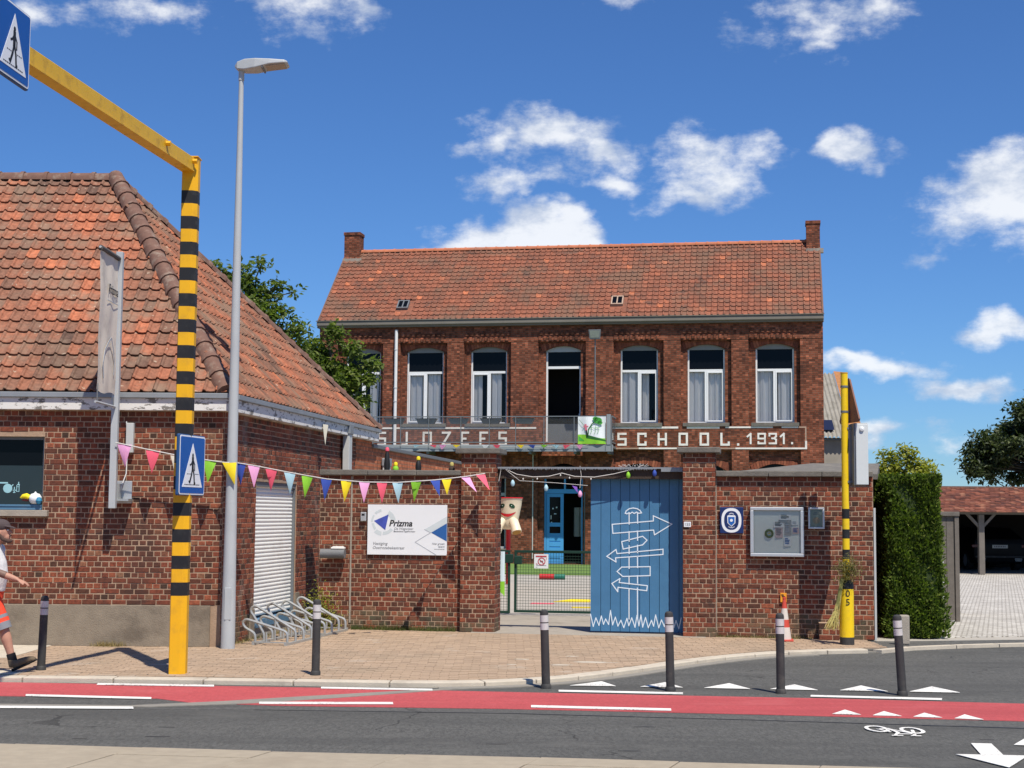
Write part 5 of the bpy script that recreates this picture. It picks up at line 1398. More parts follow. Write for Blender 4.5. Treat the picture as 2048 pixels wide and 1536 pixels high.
# banner on the balcony
t = thing('balcony_banner', 'white and green banner with tree and playing children on the balcony', 'banner', mp(1.02, BY - .03, 4.26), MA)
W_, H_ = .99, .96
def wave(x, z): return .02 * math.sin(x * 7 + z * 3) + .012 * math.sin(x * 15)
def bsheet(mb, poly_fn, x0, x1, n, m, z0f, z1f, off, mi=0):
    for i in range(n):
        for j in range(m):
            q = []
            for (di, dj) in ((0, 0), (1, 0), (1, 1), (0, 1)):
                x = x0 + (x1 - x0) * (i + di) / n; a, b = z0f(x), z1f(x); z = a + (b - a) * (j + dj) / m; q.append((x, wave(x, z) - off, z))
            mb.add(q, [(0, 1, 2, 3)], .5, mi)
bm = MB(); bsheet(bm, None, 0, W_, 20, 8, lambda x: .0, lambda x: H_, 0.0); bm.build('cloth', 'sign_white', t, smooth=True)
bm = MB(); bsheet(bm, None, 0, W_, 20, 4, lambda x: .0, lambda x: .33 - .12 * (x / W_) + .03 * math.sin(x * 6), .004); bm.build('green_field', 'flag_lime', t, smooth=True)
mat('deep_green', (.02, .13, .02), .8); mat('leaf_green', (.06, .33, .05), .8)
bm = MB(); bsheet(bm, None, .3, W_, 14, 2, lambda x: .20 - .16 * (x - .3), lambda x: .33 - .28 * (x - .3), .008); bm.build('shadow_print', 'deep_green', t, smooth=True)
bm = MB(); bsheet(bm, None, .02, .22, 4, 2, lambda x: .10, lambda x: .30 - .8 * x, .008); bm.build('grass_print', 'leaf_green', t, smooth=True)
bm = MB()
for (cx_, cz_, r_) in ((.70, .82, .15), (.62, .88, .1), (.78, .74, .09)):
    bm.prism([(cx_ + r_ * math.cos(k * .5236), cz_ + r_ * .75 * math.sin(k * .5236)) for k in range(12)], -.034, -.032)
bm.build('tree_print', 'leaf_green', t)
bm = MB(); bm.line2([(.36, .30), (.38, .52), (.50, .70), (.62, .80)], .035, -.034); bm.line2([(.05, .85), (.25, .6)], .012, -.034); bm.build('branch_print', 'deep_green', t)
bm = MB(); bm.line2([(.27, .66), (.29, .50)], .075, -.034); bm.line2([(.2, .6), (.36, .62)], .03, -.036); bm.build('figure_print', mat('print_pink', (.6, .16, .22), .8), t)
bm = MB(); bm.line2([(.30, .46), (.33, .30)], .05, -.034); bm.build('legs_print', 'print_black', t)
bm = MB()
for x in (.48, .62, .72): bm.line2([(x, .62), (x, .42), (x - .04, .36)], .012, -.034); bm.line2([(x - .06, .55), (x + .06, .57)], .012, -.036)
bm.build('children_print', 'leaf_green', t)
# floodlight on a mast
t = thing('floodlight', 'grey box floodlight on a thin mast above the balcony', 'floodlight', mp(1.60, BY + .12, 4.2), MA)
MB().tube([(0, 0, 0), (0, 0, 3.78)], .022, 8).build('mast', 'steel_grey', t, smooth=True)
hd_ = MB(); hd_.add([(-.19, -.12, 3.75), (.19, -.12, 3.75), (.16, .12, 3.82), (-.16, .12, 3.82), (-.22, -.18, 4.08), (.22, -.18, 4.08), (.19, .12, 4.12), (-.19, .12, 4.12)], [(0, 3, 2, 1), (4, 5, 6, 7), (0, 1, 5, 4), (1, 2, 6, 5), (2, 3, 7, 6), (3, 0, 4, 7)])
hd_.build('lamp_housing', 'steel_grey', t, bevel=.01)
MB().add([(-.16, -.137, 3.80), (.16, -.137, 3.80), (.18, -.183, 4.05), (-.18, -.183, 4.05)], [(0, 1, 2, 3)]).build('lamp_glass', mat('lamp_lens', (.24, .27, .23), .2, var=.2, scale=9), t)
MB().tube([(0, 0, .15), (-.06, -.02, .7), (.02, 0, 1.1), (.1, .0, 1.4)], .012, 5).build('cable', 'print_black', t)
# bunting hung along the balcony edge
t = thing('balcony_bunting', 'faded bunting drooping along the balcony edge beam', 'bunting', mp(0, BY - .05, 4.2), MA)
MB().tube([(-5.6, 0, .02), (-4, 0, -.02), (-2.5, 0, .0), (-1, 0, -.05), (.3, 0, -.03), (1.4, 0, .02)], .006, 5).build('cord', 'string', t)
fl = ['flag_sky_blue', 'flag_coral', 'flag_pink', 'flag_lemon', 'sign_white', 'flag_coral', 'flag_lemon', 'flag_royal', 'flag_lime', 'flag_sky_blue', 'flag_coral', 'flag_pink']
for k, (m, x) in enumerate(zip(fl, (-4.9, -4.3, -3.95, -3.45, -2.4, -2.0, -1.15, -.75, -.3, .1, .5, .95))):
    MB().add([(x, -.01, .03), (x + .26, -.015, .02), (x + .12 + rnd.uniform(-.1, .1), -.03, -.13 + rnd.uniform(-.02, .06))], [(0, 1, 2), (0, 2, 1)]).build('pennant', m, t)

# building seen past the right-hand corner
t = thing('corrugated_building', 'grey building with corrugated roof behind the school right corner', 'building', (12.2, 63.0, 0))
MB().box(-4, 0, 0, 2.3, 8, 5.0).build('wall', mat('grey_render', (.33, .30, .25), .9, dirt=(.2, .18, .15), dirt_amt=.4), t)
rf = MB(); n = 260; vs = []
for k in range(n + 1):
    x = -4.2 + 6.2 * k / n; h = .04 * math.sin(x * 2 * math.pi / .177)
    vs += [(x, -.35, 5.10 + h), (x, 3.0, 8.1 + h)]
rf.add(vs, [(2 * k, 2 * k + 2, 2 * k + 3, 2 * k + 1) for k in range(n)])
rfo = rf.build('roof', mat('corrugated', (.30, .28, .24), .9, var=.25, scale=5, dirt=(.16, .15, .12), dirt_amt=.6, dscale=1.5), t)
MB().box(-4, -.1, 4.99, 2.3, .0, 5.1).build('fascia', 'steel_grey', t)
vg = MB(); vg.add([(2.0, -.35, 5.2), (2.55, -.35, 5.15), (2.55, 3.0, 8.15), (2.0, 3.0, 8.2)], [(0, 1, 2, 3)]).build('verge_tiles', mat('verge_orange', (.36, .16, .06), .85, var=.4, scale=8), t)
MB().add([(-.4, -.15, 5.42), (1.35, -.15, 5.42), (1.35, .35, 5.87), (-.4, .35, 5.87)], [(0, 1, 2, 3)]).build('solar_panel', mat('solar', (.012, .018, .05), .25), t)
# ================================================================ STREET FURNITURE
# ---------------------------------------------------------------- pedestrian crossing sign, square
def crossing_sign(root, wd, ht):
    """parts of a blue pedestrian crossing sign in the local x-z plane, facing -y, lower left corner at 0,0"""
    MB().box(0, -.015, 0, wd, .025, ht).build('sign_panel', 'sign_edge_blue', root, bevel=.015)
    def rr(i, r, n=5):
        p = []
        for (cx, cz, a0) in ((wd - i - r, ht - i - r, 0), (i + r, ht - i - r, 90), (i + r, i + r, 180), (wd - i - r, i + r, 270)):
            for k in range(n + 1): a = R(a0 + 90 * k / n); p.append((cx + r * math.cos(a), cz + r * math.sin(a)))
        return p
    MB().prism(rr(.012, .03), -.018, -.0155).build('border', 'sign_white', root)
    MB().prism(rr(.028, .022), -.0205, -.0182).build('blue_field', 'sign_blue', root)
    cx = wd / 2
    MB().prism([(wd * .12, ht * .14), (wd * .88, ht * .14), (cx, ht * .86)], -.023, -.0207).build('white_triangle', 'sign_white', root)
    m = MB(); y = -.0232; u = wd
    def st(pts, w_): m.line2([(cx + a * u, b * ht) for a, b in pts], w_ * u, y, th=.001)
    m.prism([(cx + .032 * u * math.cos(k * .6283), .66 * ht + .036 * ht * math.sin(k * .6283)) for k in range(10)], y - .001, y)
    st([(0, .60), (.0, .46)], .075); st([(-.01, .58), (-.055, .52), (-.10, .50)], .03); st([(.02, .58), (.075, .51), (.075, .42)], .03)
    st([(.0, .46), (-.04, .34), (-.10, .22)], .045); st([(.01, .46), (.055, .34), (.075, .20)], .045); st([(-.10, .215), (-.13, .235)], .03); st([(.075, .20), (.10, .205)], .03)
    for k in range(9): a = -.20 + k * .05; st([(a, .355), (a + .022, .355)], .012) if abs(a) > .05 or k % 2 else None
    for k in range(11): a = -.29 + k * .053; st([(a, .18), (a + .025, .18)], .014)
    m.build('walking_figure', 'print_black', root)

PX, PY = -3.70, 16.93
t = thing('sign_gantry', 'yellow and black banded post with yellow arm reaching over the road', 'sign gantry', (PX, PY, 0))
def octo(mb, z0, z1, r, mi):
    vs = []; 
    pts = [(-.075, -.095), (.04, -.095), (.095, -.05), (.095, .06), (.06, .095), (-.06, .095), (-.085, .07), (-.085, -.08)]
    for z in (z0, z1): vs += [(x * r, y * r, z) for x, y in pts]
    n = len(pts)
    mb.add(vs, [tuple(range(n - 1, -1, -1)), tuple(range(n, 2 * n))] + [(i, (i + 1) % n, n + (i + 1) % n, n + i) for i in range(n)], .5, mi)
m = MB(); octo(m, 0, .862, 1.0, 0); m.build('post_base', 'yellow_paint', t)
z = .862; k = 0
while z < 5.55:
    m = MB(); z2 = min(z + .1478, 5.83) if z < 5.4 else 5.83
    octo(m, z, z2, 1.0 if k % 2 else 1.004, 0); m.build('band', 'yellow_paint' if k % 2 else 'black_paint', t); z = z2; k += 1
MB().box(-.09, -.1, 5.83, .1, .1, 5.842).build('post_cap', 'yellow_paint', t)
ad = V(-.14, -1, 0).normalized()
arm = MB(); arm.bar(V(0, -.02, 5.745), V(0, -.02, 5.745) + ad * 6.4, .13, .15); am = arm.build('arm', 'yellow_old', t, bevel=.006)
flg = MB(); flg.bar(V(0, -.02, 5.664), V(0, -.02, 5.664) + ad * 6.4, .15, .012); flg.build('arm_flange', 'yellow_old', am)
for q, zz in ((.12, 5.77), (.95, 5.77)):
    c = V(.065, -.02, zz) + ad * q
    MB().tube([c, c + V(.05, 0, 0)], .028, 8).build('bolt', 'yellow_paint', t)
# signs
phi = R(85)
t = thing('crossing_sign', 'large blue pedestrian crossing sign hanging on the yellow arm', 'road sign', (-4.24, 11.925, 5.375), phi, 'blue pedestrian crossing signs')
crossing_sign(t, .68, .66)
phi = R(77)
t = thing('crossing_sign', 'blue pedestrian crossing sign fixed low on the banded yellow post', 'road sign', (-3.69, 16.60, 1.975), phi, 'blue pedestrian crossing signs')
crossing_sign(t, .68, .685)
MB().box(.30, .03, .15, .36, .10, .19).box(.30, .03, .5, .36, .10, .54).build('clamp', 'galvanised', t)

# ---------------------------------------------------------------- lamp post
t = thing('lamp_post', 'tall light grey tapered street lamp at the corner of the brick building', 'street lamp', (-3.725, 20.03, 0))
pr = [(.093, 0), (.091, .5), (.083, 1.2), (.073, 2.2), (.063, 3.5), (.052, 5.3), (.038, 7.0), (.032, 7.72)]
MB().lathe(pr, 24).build('pole', 'lamp_grey', t, smooth=True)
MB().lathe([(.040, 0), (.040, .16)], 16, (0, 0, 7.66)).build('spigot', 'lamp_grey', t, smooth=True)
MB().box(-.04, -.094, .38, .045, -.08, .80).build('service_door', 'lamp_grey', t, bevel=.004)
# head: flat tapering body pointing to the right
hv = []
secs = [(-.09, .03, 7.86, 7.835), (-.05, .075, 7.905, 7.80), (.05, .11, 7.935, 7.785), (.20, .155, 7.935, 7.80), (.40, .17, 7.925, 7.85), (.60, .16, 7.915, 7.872), (.64, .12, 7.905, 7.88)]
for (x, hw, zt, zb) in secs: hv += [(x, -hw, zb), (x, hw, zb), (x, hw * .95, zt), (x, -hw * .95, zt)]
hf = [(0, 1, 2, 3), tuple(len(hv) - 4 + i for i in (3, 2, 1, 0))]
for i in range(len(secs) - 1):
    for j in range(4): hf.append((4 * i + j, 4 * i + 4 + j, 4 * i + 4 + (j + 1) % 4, 4 * i + (j + 1) % 4))
hd = MB().add(hv, hf).build('lamp_head', 'lamp_grey', t, bevel=.012)
MB().add([(.34, -.13, 7.828), (.60, -.125, 7.862), (.60, .125, 7.862), (.34, .13, 7.828), (.34, -.13, 7.845), (.60, -.125, 7.878), (.60, .125, 7.878), (.34, .13, 7.845)], [(0, 3, 2, 1), (0, 1, 5, 4), (1, 2, 6, 5), (2, 3, 7, 6), (3, 0, 4, 7)]).build('lens', 'lamp_under', hd)
MB().box(.29, -.15, 7.805, .31, .15, 7.84).build('seam', 'steel_grey', hd)

# ---------------------------------------------------------------- bollards
def bollard(x, y, z, label, tilt):
    t = thing('bollard', label, 'bollard', (x, y, z), 0, 'dark flexible bollards along the cycle lane')
    t.rotation_euler = tilt
    MB().lathe([(.056, 0), (.056, .035), (.048, .05)], 20).build('foot_ring', 'bollard_grey', t, smooth=True)
    MB().lathe([(.046, .045), (.044, .62)], 20).build('shaft', 'bollard_grey', t, smooth=True)
    MB().lathe([(.0455, .62), (.0455, .690)], 20).build('reflective_band', 'reflector', t, smooth=True)
    MB().lathe([(.044, .690), (.044, .702)], 20).build('gap_ring', 'bollard_grey', t, smooth=True)
    MB().lathe([(.0455, .702), (.0455, .775)], 20).build('reflective_band', 'reflector', t, smooth=True)
    MB().lathe([(.0445, .775), (.0445, .80), (.040, .82), (.025, .832), (0, .836)], 20).build('cap', 'bollard_grey', t, smooth=True)
bollard(-5.297, 17.17, 0, 'bollard in front of the walking man', (0, R(1.2), 0))
bollard(-2.157, 16.88, 0, 'bollard in front of the bicycle racks', (0, R(.3), 0))
bollard(0.389, 16.2, RZ, 'bollard standing in front of the open gateway', (0, R(-1.9), 0))
bollard(1.70, 16.06, RZ, 'bollard in front of the blue gate', (0, R(-1.2), 0))
bollard(2.84, 15.92, RZ, 'bollard in front of the traffic cone', (0, R(-.4), 0))
bollard(4.09, 15.83, RZ, 'leaning bollard in front of the tall hedge', (0, R(-3.2), 0))
t = thing('kerb_post', 'short pale concrete post at the foot of the hedge', 'post', (5.63, 21.62, -0.012))
MB().box(-.075, -.06, 0, .06, .06, .42).build('post', 'concrete', t, bevel=.02)

# ---------------------------------------------------------------- banner on the left wall
t = thing('wall_banner', 'faded beige cloth banner reading Prizma on a pole in front of the tile roof', 'banner', (-5.29, 19.98, 0))
MB().box(-.045, -.045, 1.83, .045, .045, 5.27).build('pole', 'lamp_grey', t, bevel=.006)
for zz in (5.17, 3.18):
    MB().tube([(0, -.03, zz), (0, -.98, zz)], .016, 8).build('arm', 'lamp_grey', t, smooth=True)
MB().tube([(0, -.9, 3.18), (0, -.9, 3.42)], .01, 6).tube([(0, -.12, 3.18), (0, -.12, 3.30)], .01, 6).build('tie', 'print_grey', t)
c = MB(); n, mm = 14, 24; vs = []
for i in range(n + 1):
    for j in range(mm + 1):
        yy = -.07 - .87 * i / n; zz = 3.33 + 1.84 * j / mm
        vs.append((.006 * math.sin(i * .9 + j * .15) + .006 * math.sin(j * .5), yy, zz + .02 * math.sin(i * .5)))
c.add(vs, [(i * (mm + 1) + j, (i + 1) * (mm + 1) + j, (i + 1) * (mm + 1) + j + 1, i * (mm + 1) + j + 1) for i in range(n) for j in range(mm)])
clo = c.build('cloth', 'cloth_beige', t, smooth=True)
MB().add([(.05, -.93, 4.9), (.05, -.93, 5.16), (.05, -.08, 5.16), (.05, -.08, 5.06)], [(0, 3, 2, 1)]).build('top_stain', 'cloth_dark', t) if False else None
hm = MB(); hm.tube([(.0, -.06, 5.17), (.0, -.95, 5.17)], .032, 10); hm.build('top_hem', 'cloth_dark', t, smooth=True)
lm = text_mesh('Prizma', .17, 'print_black', 'lettering', shear=.2, bold=.002, align='CENTER')
lo = link('lettering', lm, t, loc=(.022, -.36, 4.64)); lo.rotation_euler = (0, 0, R(90))
MB().box(.018, -.62, 4.53, .022, -.10, 4.54).build('printed_rule', 'print_line', t)
ar = MB(); P = [(-.70, 3.50), (-.74, 3.70), (-.66, 3.88), (-.50, 4.00), (-.38, 4.06), (-.28, 3.94), (-.20, 3.76), (-.22, 3.58)]
for a, b in zip(P[:-1], P[1:]): ar.bar((.020, a[0], a[1]), (.020, b[0], b[1]), .004, .025)
ar.build('printed_arch', 'print_line', t)
br = MB(); br.box(-.04, .03, 1.93, .20, .27, 1.96).box(.02, .05, 1.96, .06, .27, 2.16); br.build('bracket', 'galvanised', t)
MB().box(-.02, .238, 1.90, .19, .266, 2.20).build('wall_plate', 'alu', t, bevel=.004)
MB().box(.10, .19, 2.58, .20, .262, 2.98).build('junction_box', 'grey_pipe', t, bevel=.006)
MB().tube([(.10, .20, 3.0), (.12, .22, 2.7), (.11, .23, 2.3), (.03, .15, 2.0)], .008, 6).build('cable', 'white_pipe', t, smooth=True)

# ---------------------------------------------------------------- pennant line across the pavement
t = thing('bunting', 'line of coloured pennants from the banner pole past the lamp to the gate', 'bunting', (-3.8, 19.93, 0))
S1 = [(-5.255, 19.9, 2.702), (-4.757, 19.914, 2.6), (-4.426, 19.923, 2.537), (-4.001, 19.932, 2.475), (-3.80, 19.918, 2.45), (-3.688, 20.037, 2.454), (-3.466, 20.227, 2.422), (-3.034, 20.599, 2.341), (-2.58, 20.989, 2.265), (-2.09, 21.41, 2.236), (-1.648, 21.79, 2.241), (-1.128, 22.238, 2.291), (-.682, 22.622, 2.356), (-.40, 22.86, 2.41)]
rel = V(-3.8, 19.93, 0)
MB().tube([V(*p) - rel for p in S1], .007, 6).build('cord', 'string', t, smooth=True)
FL = [((-5.135, 19.904, 2.677), 'pink', 0), ((-4.757, 19.914, 2.6), 'coral', 0), ((-4.43, 19.923, 2.537), 'cream', 0), ((-4.001, 19.935, 2.475), 'lime', 0), ((-3.74, 19.91, 2.451), 'lemon', .05), ((-3.63, 20.09, 2.45), 'royal', 0), ((-3.466, 20.227, 2.422), 'pink', 0), ((-3.258, 20.406, 2.382), 'coral', 0), ((-3.034, 20.599, 2.341), 'sky_blue', 0), ((-2.819, 20.784, 2.3), 'lime', 0), ((-2.58, 20.989, 2.265), 'royal', 0), ((-2.325, 21.209, 2.251), 'lemon', 0), ((-2.09, 21.41, 2.236), 'pink', 0), ((-1.858, 21.611, 2.235), 'coral', 0), ((-1.648, 21.79, 2.241), 'sky_blue', 0), ((-1.394, 22.009, 2.262), 'lime', 0), ((-1.128, 22.238, 2.291), 'royal', .08), ((-.964, 22.379, 2.31), 'lemon', 0), ((-.70, 22.62, 2.356), 'pink', .17), ((-.47, 22.80, 2.393), 'coral', .15)]
for (p, cname, sw) in FL:
    p = V(*p) - rel; d = V(.76, .65, 0) if p.x > .1 else V(1, .02, 0)
    w_, h_ = .095, .30
    if p.x > 2.6: h_ = .24
    a, b = p - d * w_, p + d * w_; tip = p + V(rnd.uniform(-.03, .03) + sw, rnd.uniform(-.03, .05) - sw * .5, -h_)
    mid = (a + b) / 2 + V(.02, -.05, -h_ * .35); ml = a * .62 + tip * .38 + V(0, rnd.uniform(-.02, .03), 0); mr = b * .62 + tip * .38 + V(0, rnd.uniform(-.02, .03), 0)
    MB().add([a, (a + b) / 2 + V(0, 0, -.006), b, mr, tip, ml, mid], [(0, 5, 6, 1), (1, 6, 3, 2), (5, 4, 6), (6, 4, 3)]).build('pennant', 'flag_' + cname, t, smooth=True, angle=80)

t = thing('loose_pennant', 'single cream pennant hanging from the side wall eave above the shutter', 'pennant', V(-3.87, 20.25, 0) + V(1.222, 8.25, 0).normalized() * 4.45 + V(.16, -.02, 3.24))
MB().add([(-.03, -.12, 0), (.03, .12, 0), (.02, -.01, -.17), (.0, .0, -.34), (-.02, -.06, -.17)], [(0, 4, 2, 1), (4, 3, 2)]).build('cloth', 'flag_cream', t, smooth=True, angle=80)
# ---------------------------------------------------------------- bicycle racks along the side wall
sdir = V(1.222, 8.25, 0).normalized(); sa = math.atan2(sdir.y, sdir.x)
def rack(start, hoops, label):
    t = thing('bicycle_rack', label, 'bicycle rack', start, sa - R(3.0), 'galvanised bicycle racks by the shutter')
    n = len(hoops); L = (n - 1) * .33
    for u in (.20, .66):
        MB().box(-.08, -u - .02, .0, L + .08, -u + .02, .035).build('base_rail', 'galvanised', t, bevel=.003)
    MB().box(-.08, -.68, .035, -.045, -.18, .05).box(L + .045, -.68, .035, L + .08, -.18, .05).build('end_tie', 'galvanised', t)
    for i, h in enumerate(hoops):
        x = i * .33
        pts = [(.20, .035), (.20, .12), (.17, .17)]
        pts += [(.05, h - .14), (.0, h - .08), (.005, h - .03), (.05, h), (.11, h - .01)] if h > .4 else [(.06, h - .12), (.02, h - .07), (.02, h - .03), (.06, h), (.12, h - .01)]
        e = max(.20, h - .29)
        pts += [(.60, e), (.645, e - .025), (.66, e - .07), (.66, .035)]
        # rounded path
        q = [V(x, -u, z) for u, z in pts]; sm = [q[0]]
        for a, b in zip(q[:-1], q[1:]): sm += [a * .75 + b * .25, a * .25 + b * .75]
        sm.append(q[-1])
        MB().tube(sm, .019, 8).build('hoop', 'galvanised', t, smooth=True)
        MB().tube([(x, -.36, .03), (x, -.36, h - .17)], .013, 6).build('brace', 'galvanised', t, smooth=True)
P0 = V(-3.66, 20.66, 0.0)
rack(P0, (.34, .50, .34, .50, .34), 'galvanised bicycle rack nearer the lamp post, before the shutter')
rack(P0 + sdir * 1.62 + V(.07, 0, 0), (.50, .34, .52, .34), 'galvanised bicycle rack further back by the boundary wall')

# ---------------------------------------------------------------- yellow pole with cabinet by the right wall
t = thing('yellow_pole', 'yellow pole with black bands and a fat yellow base numbered 05', 'pole', (4.765, 21.43, 0))
MB().lathe([(.101, 0), (.101, .105)], 24).build('base_foot', 'bollard_grey', t, smooth=True)
MB().lathe([(.1, .105), (.1, .78)], 24).build('base', 'yellow_bright', t, smooth=True)
MB().lathe([(.1005, .78), (.1005, .83), (.085, .885), (.056, .905)], 24).build('base_collar', 'print_black', t, smooth=True)
zs = [(.89, 1.20, 'y'), (1.20, 1.335, 'b'), (1.335, 1.49, 'y'), (1.49, 1.62, 'b'), (1.62, 1.77, 'y'), (1.77, 1.91, 'b'), (1.91, 3.84, 'y')]
for a, b, c in zs: MB().lathe([(.051 if c == 'y' else .0515, a), (.051 if c == 'y' else .0515, b)], 18).build('pole_section', 'yellow_bright' if c == 'y' else 'black_paint', t, smooth=True)
MB().lathe([(.053, 3.84), (.053, 3.86), (0, 3.862)], 18).build('pole_cap', 'yellow_old', t)
for zz in (3.64, 3.28): MB().lathe([(.056, zz), (.056, zz + .03)], 18).build('clamp', 'steel_grey', t)
for ch, zz in (('0', .675), ('5', .555)): link('digit', text_mesh(ch, .13, 'print_black', 'digit', bold=.001, align='CENTER'), t, loc=(-.005, -.1015, zz))
t = thing('warning_sign', 'triangular warning sign seen edge-on from behind at the pole top', 'road sign', (4.85, 21.47, 3.14), R(101))
tri = [(-.30, 0), (-.33, .04), (-.02, .62), (.0, .635), (.02, .62), (.33, .04), (.30, 0)]
MB().prism(tri, -.012, .012).build('sign_plate', mat('sign_back', (.20, .09, .06), .7), t)
MB().prism([(a * 1.03, b * 1.03 - .006) for a, b in tri], .0125, .015).build('sign_rim', 'sign_back', t)
t = thing('switch_cabinet', 'slim light grey cabinet with a round knob strapped to the yellow pole', 'cabinet', (4.955, 21.40, 2.24))
MB().box(-.10, -.13, 0, .10, .20, .885).build('case', 'steel_grey', t, bevel=.01)
MB().box(-.075, -.155, .01, .10, -.131, .875).build('door', 'box_grey', t, bevel=.008)
MB().lathe([(0, -.03), (.03, -.022), (.036, 0), (0, 0)], 14, (0, 0, 0)).build('knob', 'white_pvc', t, smooth=True).matrix_local = Matrix.Translation((.01, -.156, .80)) @ Matrix.Rotation(R(-90), 4, 'X')
st_ = MB(); st_.box(-.165, -.02, .04, -.10, .06, .07).box(-.165, -.02, .80, -.10, .06, .83); st_.build('strap', 'steel_grey', t)
# straw broom tied to the pole
t = thing('straw_bundle', 'bundle of straw with feathery green tops leaning on the yellow pole', 'plant bundle', (4.52, 21.33, .2))
rs = random.Random(3)
m = MB()
for k in range(70):
    a = V(rs.gauss(.0, .05), rs.gauss(0, .03), rs.uniform(-.0, .08)); b = V(.085 + rs.gauss(0, .018), .02 + rs.gauss(0, .012), .30); c_ = V(.17 + rs.gauss(0, .012), .02 + rs.gauss(0, .012), .72)
    m.tube([a, b, c_], [.003, .003, .003], 4)
stuff(m.build('stems', 'straw', t))
m = MB(); m.tube([(.085, .02, .30), (.12, .02, .48), (.17, .02, .74)], [.022, .028, .025], 8); m.build('bound_stalk', mat('stalk_green', (.20, .20, .06), .9, var=.4, scale=40), t)
m = MB()
for k in range(1000):
    c_ = V(.24 + rs.gauss(0, .085), .0 + rs.gauss(0, .06), .86 + rs.gauss(0, .085)); d = V(rs.gauss(0, 1), rs.gauss(0, 1), rs.gauss(.4, 1)).normalized() * rs.uniform(.02, .05); s_ = d.cross(V(rs.gauss(0, 1), rs.gauss(0, 1), rs.gauss(0, 1))).normalized() * .004
    m.add([c_ - d, c_ + s_, c_ + d, c_ - s_], [(0, 1, 2, 3)], rs.random())
tint_mat('feather_green', [(0, (.08, .08, .02)), (.5, (.17, .16, .05)), (1, (.38, .34, .12))], bump=0, trans=.25)
stuff(m.build('feathery_tops', 'feather_green', t))

# ---------------------------------------------------------------- traffic cone
t = thing('traffic_cone', 'red and white traffic cone against the right boundary wall', 'traffic cone', (3.97, 21.92, 0), R(-8))
MB().box(-.16, -.16, 0, .16, .16, .03).build('base', 'cone_red', t, bevel=.012)
t.scale = (.78, .78, 1.0)
for r0, z0, r1, z1, mm in ((.125, .03, .108, .14, 'cone_white'), (.108, .14, .097, .20, 'cone_white'), (.097, .20, .078, .31, 'cone_red'), (.078, .31, .052, .47, 'cone_white'), (.052, .47, .03, .60, 'cone_red')):
    MB().lathe([(r0, z0), (r1, z1)], 18).build('cone_ring', mm, t, smooth=True)
MB().lathe([(.03, .60), (.034, .605), (.034, .63), (.0, .635)], 14).build('tip', 'cone_red', t)
# painted bottle birds on the left wall coping
for (s_, z, m1, m2, lab) in ((-2.02, 2.47, 'flag_coral', 'print_black', 'red topped black bottle ornament on the left wall coping'), (-1.88, 2.47, 'flag_lemon', 'flag_lime', 'small yellow ornament on the left wall coping beside the downpipe'), (-1.515, 2.47, 'flag_lemon', 'print_black', 'yellow headed black ornament at the middle of the left wall coping'), (-.98, 2.47, 'straw', 'wood_dark', 'brown and straw ornament on the coping beside the gate pillar')):
    t = gthing('coping_ornament', lab, 'ornament', s_, .22, z, 'ornaments on the wall coping')
    tall = .30 if 'red' in lab else (.07 if 'small' in lab or 'brown' in lab else .16)
    MB().lathe([(.0, 0), (.045, .0), (.05, tall * .3), (.038, tall * .75), (.02, tall)], 12).build('body', m2, t, smooth=True)
    MB().lathe([(.0, tall - .01), (.03, tall), (.034, tall + .03), (.022, tall + .055), (0, tall + .06)], 10).build('head', m1, t, smooth=True)
t = thing('toy_bird', 'round white toy bird with yellow beak on the left window sill', 'toy', (-6.41, 20.27, 1.877))
MB().lathe([(0, 0), (.055, .012), (.085, .055), (.085, .10), (.055, .14), (0, .155)], 18).build('body', 'sign_white', t, smooth=True, angle=70)
MB().lathe([(0, -.015), (.02, 0), (0, .02)], 10, (.0, -.0, .155)).build('topknot', 'sign_white', t, smooth=True)
MB().tube([(-.07, -.03, .09), (-.11, -.035, .11), (-.155, -.035, .105), (-.19, -.035, .085)], [.035, .04, .03, .008], 10).build('beak', 'flag_lemon', t, smooth=True)
MB().tube([(-.08, -.03, .065), (-.12, -.035, .06), (-.17, -.035, .055)], [.025, .022, .006], 10).build('lower_beak', mat('maroon', (.12, .015, .02), .6), t, smooth=True)
MB().lathe([(0, 0), (.03, .01), (.045, .05), (.03, .09), (0, .10)], 12, (.065, -.05, .0)).build('wing', mat('teal_blue', (.03, .22, .38), .6), t, smooth=True)
# ================================================================ RIGHT SIDE: HEDGE, DRIVE, CARPORT
tint_mat('hedge_leaf', [(0, (.05, .085, .013)), (.5, (.12, .18, .025)), (.85, (.19, .25, .04)), (1, (.28, .32, .07))], bump=0, trans=.4, var=.3, scale=7)
tint_mat('leaf_broad', [(0, (.09, .14, .03)), (.5, (.16, .22, .05)), (.85, (.24, .29, .07)), (1, (.36, .38, .14))], bump=0, trans=.55, var=.3, scale=3, rough=.5, spec=.4)
tint_mat('leaf_dark', [(0, (.035, .055, .025)), (.5, (.065, .09, .035)), (.9, (.11, .135, .05)), (1, (.18, .20, .10))], bump=0, trans=.4, var=.3, scale=3, rough=.55, spec=.4)
tint_mat('leaf_yellow', [(0, (.20, .21, .03)), (.5, (.34, .35, .05)), (.9, (.46, .46, .09)), (1, (.55, .52, .16))], bump=0, trans=.45, var=.3, scale=3, rough=.55)
mat('bark', (.10, .078, .055), .95, var=.35, scale=9, bump=.6)
